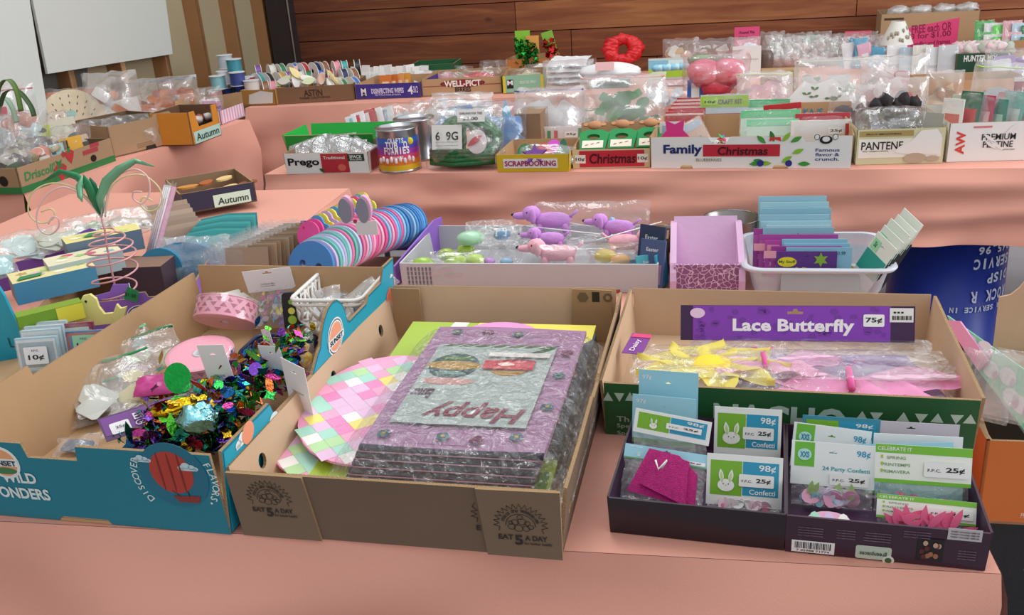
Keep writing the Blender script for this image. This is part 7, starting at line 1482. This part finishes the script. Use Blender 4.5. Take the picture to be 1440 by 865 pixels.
# lamp
pL = at(1258, 92); s_ = (pL-CP).dot(f0)/F; o = thing('small_table_lamp', T(pL), 'small table lamp with white floral shade in front of the magenta sign', 'lamp')
zt = atY(1258, 30, pL.y).z-TZ; zb = atY(1258, 62, pL.y).z-TZ
g = G(); g.lathe([(22*s_, zb), (9*s_, zt)], 28, cap=False); g.lathe([(21*s_, zb+.001), (8.3*s_, zt)], 28, cap=False); sh = g.build('lamp_shade', M('E2E4DC', .6), o); g = G(); r = random.Random(3)
for k in range(12):
    a = math.radians(-150+k*10); t = r.uniform(.2, .7); R_ = (22*(1-t)+9*t)*s_+.001; g.lump((R_*math.cos(a), R_*math.sin(a), zb+(zt-zb)*t), (.007, .007, .012), k, .4, n=6)
g.build('printed_flower', M('A8A490', .6), sh); g = G(); g.lathe([(.05, 0), (.05, .012), (.012, .03), (.018, .07), (.008, zb)], 16); g.build('lamp_base', M('C8CCD0', .3, .6), o)
# big kraft carton with pink paper
p0, p1 = at(1234, 82), at(1372, 78); f_ = Fr(p0, p1); h_ = atY(1300, 18, f_.P(f_.w/2, 0, 0).y).z-TZ
o, q = tray(f_, .32, h_, 'large open kraft carton with a magenta handwritten paper sign', mo=M('B2926E', .85, bump=.15, bs=60), mi=M(KRD, .85)); sgn = patch(o, 'paper_sign', [(f_.w*.26, h_*.14), (f_.w*.80, h_*.18), (f_.w*.80, h_*.86), (f_.w*.26, h_*.66)], card('E0487E'), q['f'], z=.001)
for k, s in enumerate(('FREE each OR', '3 for $1.00', 'Candles and frames')): txt(sgn, s, f_.w*.53, h_*(.66-.17*k), .045-.01*k, f_.w*.40, card('8A1E4A'), T(0, 0, .001), rot=.06)
patch(o, 'printed_marks', rect(f_.w*.2, .012, .02, h_*.86), card('4A3A2A'), q['f'])
for i in range(4): g = G(); g.lump((0, 0, 0), (.06, .05, .03), i, .5, n=8); tag(g.build('plastic_bundle', film(.35, 20, gl=.3), None, f_.X @ T(.1+.12*i, .12, h_+.005)), ['left', 'second', 'third', 'right'][i]+' crumpled plastic bundle peeking from the large kraft carton', 'plastic bundle')
cardpack(1298, 1342, 70, 104, 'yellow, blue and red topped box beside the dark green tray', 'C83A4A', ((0, .68, .5, .3, '2A4AA8'), (.5, .68, .5, .3, 'E8D02A'), (.1, .4, .8, .15, 'F0E8E8')), (('TO', .22, .83, .22, .18, 'F0F0F8'), ('4 PACK', .75, .83, .3, .14, '2A2A2A')), th=.08, film_=False)
for i in range(5): cardpack(1246+i*18, 1272+i*18, 64+i % 2*3, 108, ['white', 'pale blue', 'ivory', 'white striped', 'pale grey'][i]+' packet standing in the row below the magenta paper', ['E8EAEC', 'A8C0D0', 'E0DCD0', 'E4E8EA', 'C8CCD0'][i], ((.1, .3, .8, .1, 'C0C8D0'),))
f_, o, q, h_ = ptray(1342, 1418, 76, 108, 106, .3, 'dark green snack mix tray of pale pink flowers on the rear table', M('174A34', .5)); txt(o, 'HUNTER MIX', f_.w*.45, h_*.78, .030, f_.w*.62, card('E8ECE4'), q['f'], bold=.035)
r = random.Random(4)
for i in range(16): g = G(); g.lump((0, 0, 0), (.035, .03, .03), i, .6, fr=4, n=7); tag(g.build('paper_flower', M(['D8B8BC', 'C8C0B8', 'E0C8CC', 'A8B0A0'][i % 4], .8), None, f_.X @ T(.03+(i % 8)*f_.w*.12, .05+.1*(i//8), h_+.01)), ['dusty pink', 'beige', 'pale pink', 'sage'][i % 4]+' paper flower in the dark green tray, '+ordn(i % 8)+' of the '+['front', 'back'][i//8]+' row', 'paper flower', 'paper flowers')
f_, o, q, h_ = ptray(1400, 1470, 58, 92, 90, .35, 'kraft produce carton with dark lettering at the far right of the rear table', M('A8845E', .85)); txt(o, 'PRODUCE', f_.w*.3, h_*.6, .025, f_.w*.3, card('5A4030'), q['f'])
for i in range(12):
    x = 1368+(i % 6)*13; row = i//6; cardpack(x, x+24, 30+row*16+(i % 3)*3, 86-row*-2, ['green', 'white', 'neon green', 'pink and white', 'pale blue', 'dark green'][i % 6]+' carded pack, '+['upper', 'lower'][row]+' row at the far right of the rear table', ['3AAA4A', 'E0E4E2', '5AD83A', 'E0A8B0', 'B8D0E0', '2A7A4A'][i % 6], ((.1, .5, .8, .15, 'E8ECE8'), (.1, .2, .5, .15, 'C83A4A')), film_=True)
pbag(1385, 1450, 68, 112, 'clear bag of violet and white pieces at the right end of the rear table', (('A890C0', 6, .04), ('E0E0E4', 6, .04)), None, film(.14, 10), .1)
# ================================================================ LEFT TABLE
def frl(a, b): return FP(a, b)
f_ = frl((273, 205), (312, 190)); OG = M('D88A2A', .6, var=.05); hh_ = atY(273, 158, f_.A.y).z-TZ
o, q = tray(f_, .20, hh_, 'orange display box with a mint Autumn sign at the corner of the left table', mo=OG, mi=M('6A4A34', .8), front=[(0, 0), (f_.w, 0), (f_.w, hh_), (f_.w*.80, hh_), (f_.w*.78, hh_*.5), (f_.w*.28, hh_*.5), (f_.w*.2, hh_), (0, hh_)])
s_ = patch(o, 'sign', rect(f_.w*.92, hh_*.36, f_.w*.06, hh_*.03), card('B8DCD0'), q['f'], z=.001); txt(s_, 'Autumn', f_.w*.52, hh_*.21, hh_*.22, f_.w*.80, card('22443E'), T(0, 0, .001), bold=.02)
for i in range(5): g = G(); g.lump((0, 0, 0), (.03, .022, .018), i, .3, n=7); tag(g.build('wrapped_candy', M(['C86A3A', 'E0B050', 'B8B0A8', '8A3A2A', 'D8D0C8'][i], .3), None, f_.X @ T(.05+.045*i, .05+.02*(i % 2), hh_*.62)), ['rust', 'golden', 'grey', 'dark red', 'white'][i]+' wrapped piece in the orange display box', 'wrapped piece')
f_ = frl((312, 176), (345, 163)); hh_ = atY(312, 140, f_.A.y).z-TZ
o, q = tray(f_, .24, hh_*.55, 'pink and white striped box at the far corner of the left table', mo=M('EFE4EE', .5), right=[(0, 0), (.24, 0), (.24, hh_*.8), (0, hh_)], hb=hh_)
for k in range(9): patch(o, 'printed_stripe', rect(f_.w*.05, hh_*.55, f_.w*(.03+.11*k), 0), card('E0A8C8'), q['f'])
pbag(283, 318, 122, 172, 'clear bag of pink and violet pieces in the pink striped box', (('C890B0', 6, .03), ('8A5A9A', 4, .03), ('E0D8E0', 5, .03)), None, film(.12, 10), .1, yaw=10)
f_ = frl((160, 222), (248, 201)); hh_ = atY(160, 178, f_.A.y).z-TZ
KP = M('A88868', .85, bump=.1); o, q = tray(f_, .34, hh_, 'plain kraft carton in the middle of the left table edge', mo=KP, mi=M('6A543E', .85), front=[(0, 0), (f_.w, 0), (f_.w, hh_*1.05), (f_.w*.98, hh_*1.1), (f_.w*.72, hh_*1.08), (f_.w*.70, hh_), (f_.w*.2, hh_), (.0, hh_)])
patch(o, 'printed_ring', ell(.028, .028, f_.w*.84, hh_*.5, 20), card('8E7052'), q['f']); patch(o, 'printed_ring', ell(.022, .022, f_.w*.84, hh_*.5, 20), card('A88868'), q['f'], z=.001); patch(o, 'hand_hole_shade', [(f_.w*.5, .0), (f_.w*.68, .0), (f_.w*.66, .018), (f_.w*.52, .018)], card('1E1410'), q['f'])  # hand hole is a flat dark patch, its inner shade painted on
for k in range(3): patch(o, 'printed_line', rect(f_.w*.25, .003, f_.w*.38, hh_*.12+.008*k), card('8E7052'), q['f'])
f_ = frl((32, 273), (163, 226)); hh_ = atY(32, 244, f_.A.y).z-TZ+.02
o, q = tray(f_, .36, hh_, 'kraft strawberry carton with green base stripe at the near corner of the left table', mo=KP, mi=M('6A543E', .85), hb=hh_*1.1)
GS = card('2E7A44'); patch(o, 'printed_stripe', rect(f_.w, hh_*.26, 0, 0), GS, q['f']); patch(o, 'printed_stripe', rect(.36, hh_*.26, 0, 0), GS, q['l'])
txt(o, "Driscoll's", f_.w*.22, hh_*.60, hh_*.36, f_.w*.34, card('2E8A50'), q['f'], shear=.15, bold=.02)
for x, y, s2 in ((.40, .30, .036), (.52, .80, .028), (.46, .95, .012)): patch(o, 'printed_strawberry', [(f_.w*x+s2*a, hh_*y+s2*b) for a, b in ((-1, .5), (-.5, .9), (.5, .9), (1, .5), (.6, -.3), (0, -1), (-.6, -.3))], card('B8343A'), q['f'], z=.0012); patch(o, 'printed_leaf', star(s2*.7, s2*.25, 4, f_.w*x, hh_*y+s2*.9), GS, q['f'], z=.0016)
patch(o, 'printed_box', rect(f_.w*.17, hh_*.18, f_.w*.66, hh_*.66), card('B04048'), q['f']); patch(o, 'printed_box', rect(f_.w*.10, hh_*.16, f_.w*.75, hh_*.86), card('B04048'), q['f']); patch(o, 'hand_hole_shade', ell(.018, .014, f_.w*.76, hh_*.42, 12), card('1A120E'), q['f']); patch(o, 'printed_strawberry', ell(.03, .04, .2, hh_*.55, 12), card('A8303A'), q['l'], z=.0012); patch(o, 'hand_hole_shade', ell(.02, .02, .29, hh_*.5, 12), card('1A120E'), q['l'], z=.0012)  # both hand holes are dark patches painting the shade inside
L4 = [ # x0,x1,yt,yb,kind,cols,label
 (75, 130, 172, 224, 'b', ('C8B090', 'E8A040', '3A3A30'), 'clear bag of autumn picks in the strawberry carton'),
 (35, 95, 190, 236, 'b', ('D8826A', '9A8A5A', 'E0D8D0'), 'clear bag with salmon ribbon at the front of the strawberry carton'),
 (0, 45, 200, 246, 'b', ('5A4A50', 'B8B0A8', '3A5A3A'), 'clear bag of dark trims at the left of the strawberry carton'),
 (10, 50, 178, 240, 'b', ('6A6A50', 'C8C0A8'), 'olive trims in a clear bag at the far left edge'),
 (60, 115, 165, 215, 'c', ('C8C4B0', 'B8C840'), 'grey and lime striped ribbon card leaning in the strawberry carton'),
 (92, 122, 190, 228, 'c', ('D8A030', '3A2A1A'), 'mustard card lettered in brown in the strawberry carton'),
 (78, 96, 200, 234, 'c', ('A8D0D0', '3A5A5A'), 'small pale aqua price card in the strawberry carton'),
 (112, 165, 165, 208, 'b', ('3A8A3A', 'E0A030', 'D8D8D0'), 'clear bag of green and yellow foliage behind the plain kraft carton'),
 (150, 225, 158, 205, 'b', ('2E7A3E', 'C8C8B8', '6A8A4A'), 'clear bag of green leaves in the plain kraft carton'),
 (105, 165, 152, 190, 'c', ('D8D4CC', 'E88A4A'), 'long white card with an orange 50 cent sticker on the left table'),
 (155, 205, 136, 185, 'c', ('DAD8D2', 'E8985A'), 'white tilted card with an orange sticker at the middle of the left table'),
 (72, 108, 150, 206, 'b', ('B84A80', 'E0D8E0'), 'clear bag with pink circle below the wooden turkey'),
 (20, 72, 145, 228, 'b', ('4A5050', 'C0D0D0'), 'clear bag of dark pieces with a pink tag at the left'),
 (0, 30, 150, 240, 'b', ('A8B0B4', '6A7074'), 'silver grey tinsel bag at the far left edge'),
 (205, 245, 150, 185, 'b', ('D8C8A8', 'C88A50'), 'clear bag of tan wooden letters left of the orange box'),
 (236, 262, 150, 180, 'c', ('D0DCD8', '3A3A3A'), 'small mint price card standing left of the orange box')]
for x0, x1, yt, yb, kd, cs, lb in L4:
    if kd == 'b': pbag(x0, x1, yt, yb, lb, tuple((c, 8, .03) for c in cs), None, film(.09, 12), .12, tilt=35, yaw=15, z=.02)
    else: cardpack(x0, x1, yt, yb, lb, cs[0], ((.08, .55, .3, .35, cs[1]), (.45, .2, .5, .08, '6A6A60')), tilt=30, yaw=12, spin=8, film_=False, z=.02)
pbag(4, 66, 118, 226, 'red edged zip bag of orange and red leaves at the far left', (('D86A3A', 10, .035), ('B83A4A', 6, .04)), 'C04A5A', film(.10, 10), .1, yaw=15)
pbag(132, 205, 100, 192, 'large clear bag with white and orange scarf on the left table', (('D8D4D0', 9, .05), ('D8824A', 5, .04)), None, film(.16, 9, gl=.22), .16, yaw=10)
pbag(190, 285, 108, 174, 'long clear zip bag of orange leaf garland with a blue zip edge', (('C8702E', 26, .04), ('A85020', 10, .03)), '5A8AC0', film(.12, 9, gl=.2), .14, yaw=10)
cardpack(258, 272, 126, 152, 'small white price card on the orange leaf bag', 'ECECEA', (), (('$1.00', .5, .5, .7, .25, '3A3A3A'),), film_=False, yaw=10)
# wooden turkey fan
p, w_, h_ = pbx(62, 152, 122, 200, 12); o = thing('wooden_turkey_board', UP(p, 12, 22), 'cream wooden turkey fan board with dark feather marks and aqua tag', 'wooden ornament')
g = G(); g.slab([(w_*.5*math.cos(a), h_*.62*math.sin(a)+h_*.36) for a in [PI*k/20 for k in range(21)]], .012); b_ = g.build('board', M('DCC8A4', .7), o)
g = G()
for rr_ in (.62, .78, .92):
    for k in range(11): a = PI*(k+.5)/11; g.slab(leaf(.016, .003, w_*.47*rr_*math.cos(a), h_*.9*rr_*math.sin(a), a), .0006, T(0, 0, .0125), (0,)*3)
ob = g.build('painted_feather_marks', card('3A3226'), b_); ob['kind'] = 'stuff'
patch(b_, 'aqua_tag', ell(.022, .018, 0, h_*.52, 12), card('7AC8BC'), z=.0135)
g = G(); g.slab(rect(w_*1.02, h_*.98, -w_*.55), .003, T(0, 0, -.012)); g.build('orange_backing', card('C8683A'), o); g = G(); bagmesh(g, w_*1.1, h_*1.02, .05, 3); g.build('plastic_film', film(.06, 10), o)
cardpack(72, 98, 106, 192, 'lime topped grey card sticking up behind the wooden turkey', 'A8A8A4', ((0, .75, 1, .22, 'B8C84A'),), yaw=12, spin=12)
# striped wire ribbon loops
for i, (px, c, lb) in enumerate((([(-6, 158), (-2, 125), (10, 112), (22, 125), (30, 160)], '5A7A3A', 'green and black striped ribbon loop arching at the far left'), ([(0, 150), (8, 130), (25, 128), (42, 148), (48, 165)], '3A5A34', 'dark green ribbon arch behind the striped one at far left'), ([(-4, 165), (4, 138), (16, 150), (24, 175)], '9AB8A0', 'pale green ribbon loop at the far left edge'))):
    P = [atY(x, y, 3.75+.05*i) for x, y in px]; g = G(); n_ = len(P); out = []
    for k in range(n_-1):
        a, b, c2, d = P[max(0, k-1)], P[k], P[k+1], P[min(n_-1, k+2)]
        for t_ in range(7): t = t_/7; out.append(.5*((2*b)+(c2-a)*t+(2*a-5*b+4*c2-d)*t*t+(3*b-a-3*c2+d)*t**3))
    vs = []
    for k, p in enumerate(out): vs += [p+V((-.004, -.012, .0)), p+V((.005, .012, .0))]
    g.add(vs, [(2*k, 2*k+1, 2*k+3, 2*k+2) for k in range(len(out)-1)], 0, None, True); ob = g.build('striped_ribbon_loop', M(c, .5), None); md = ob.modifiers.new('thickness', 'SOLIDIFY'); md.thickness = .002; tag(ob, lb, 'ribbon')
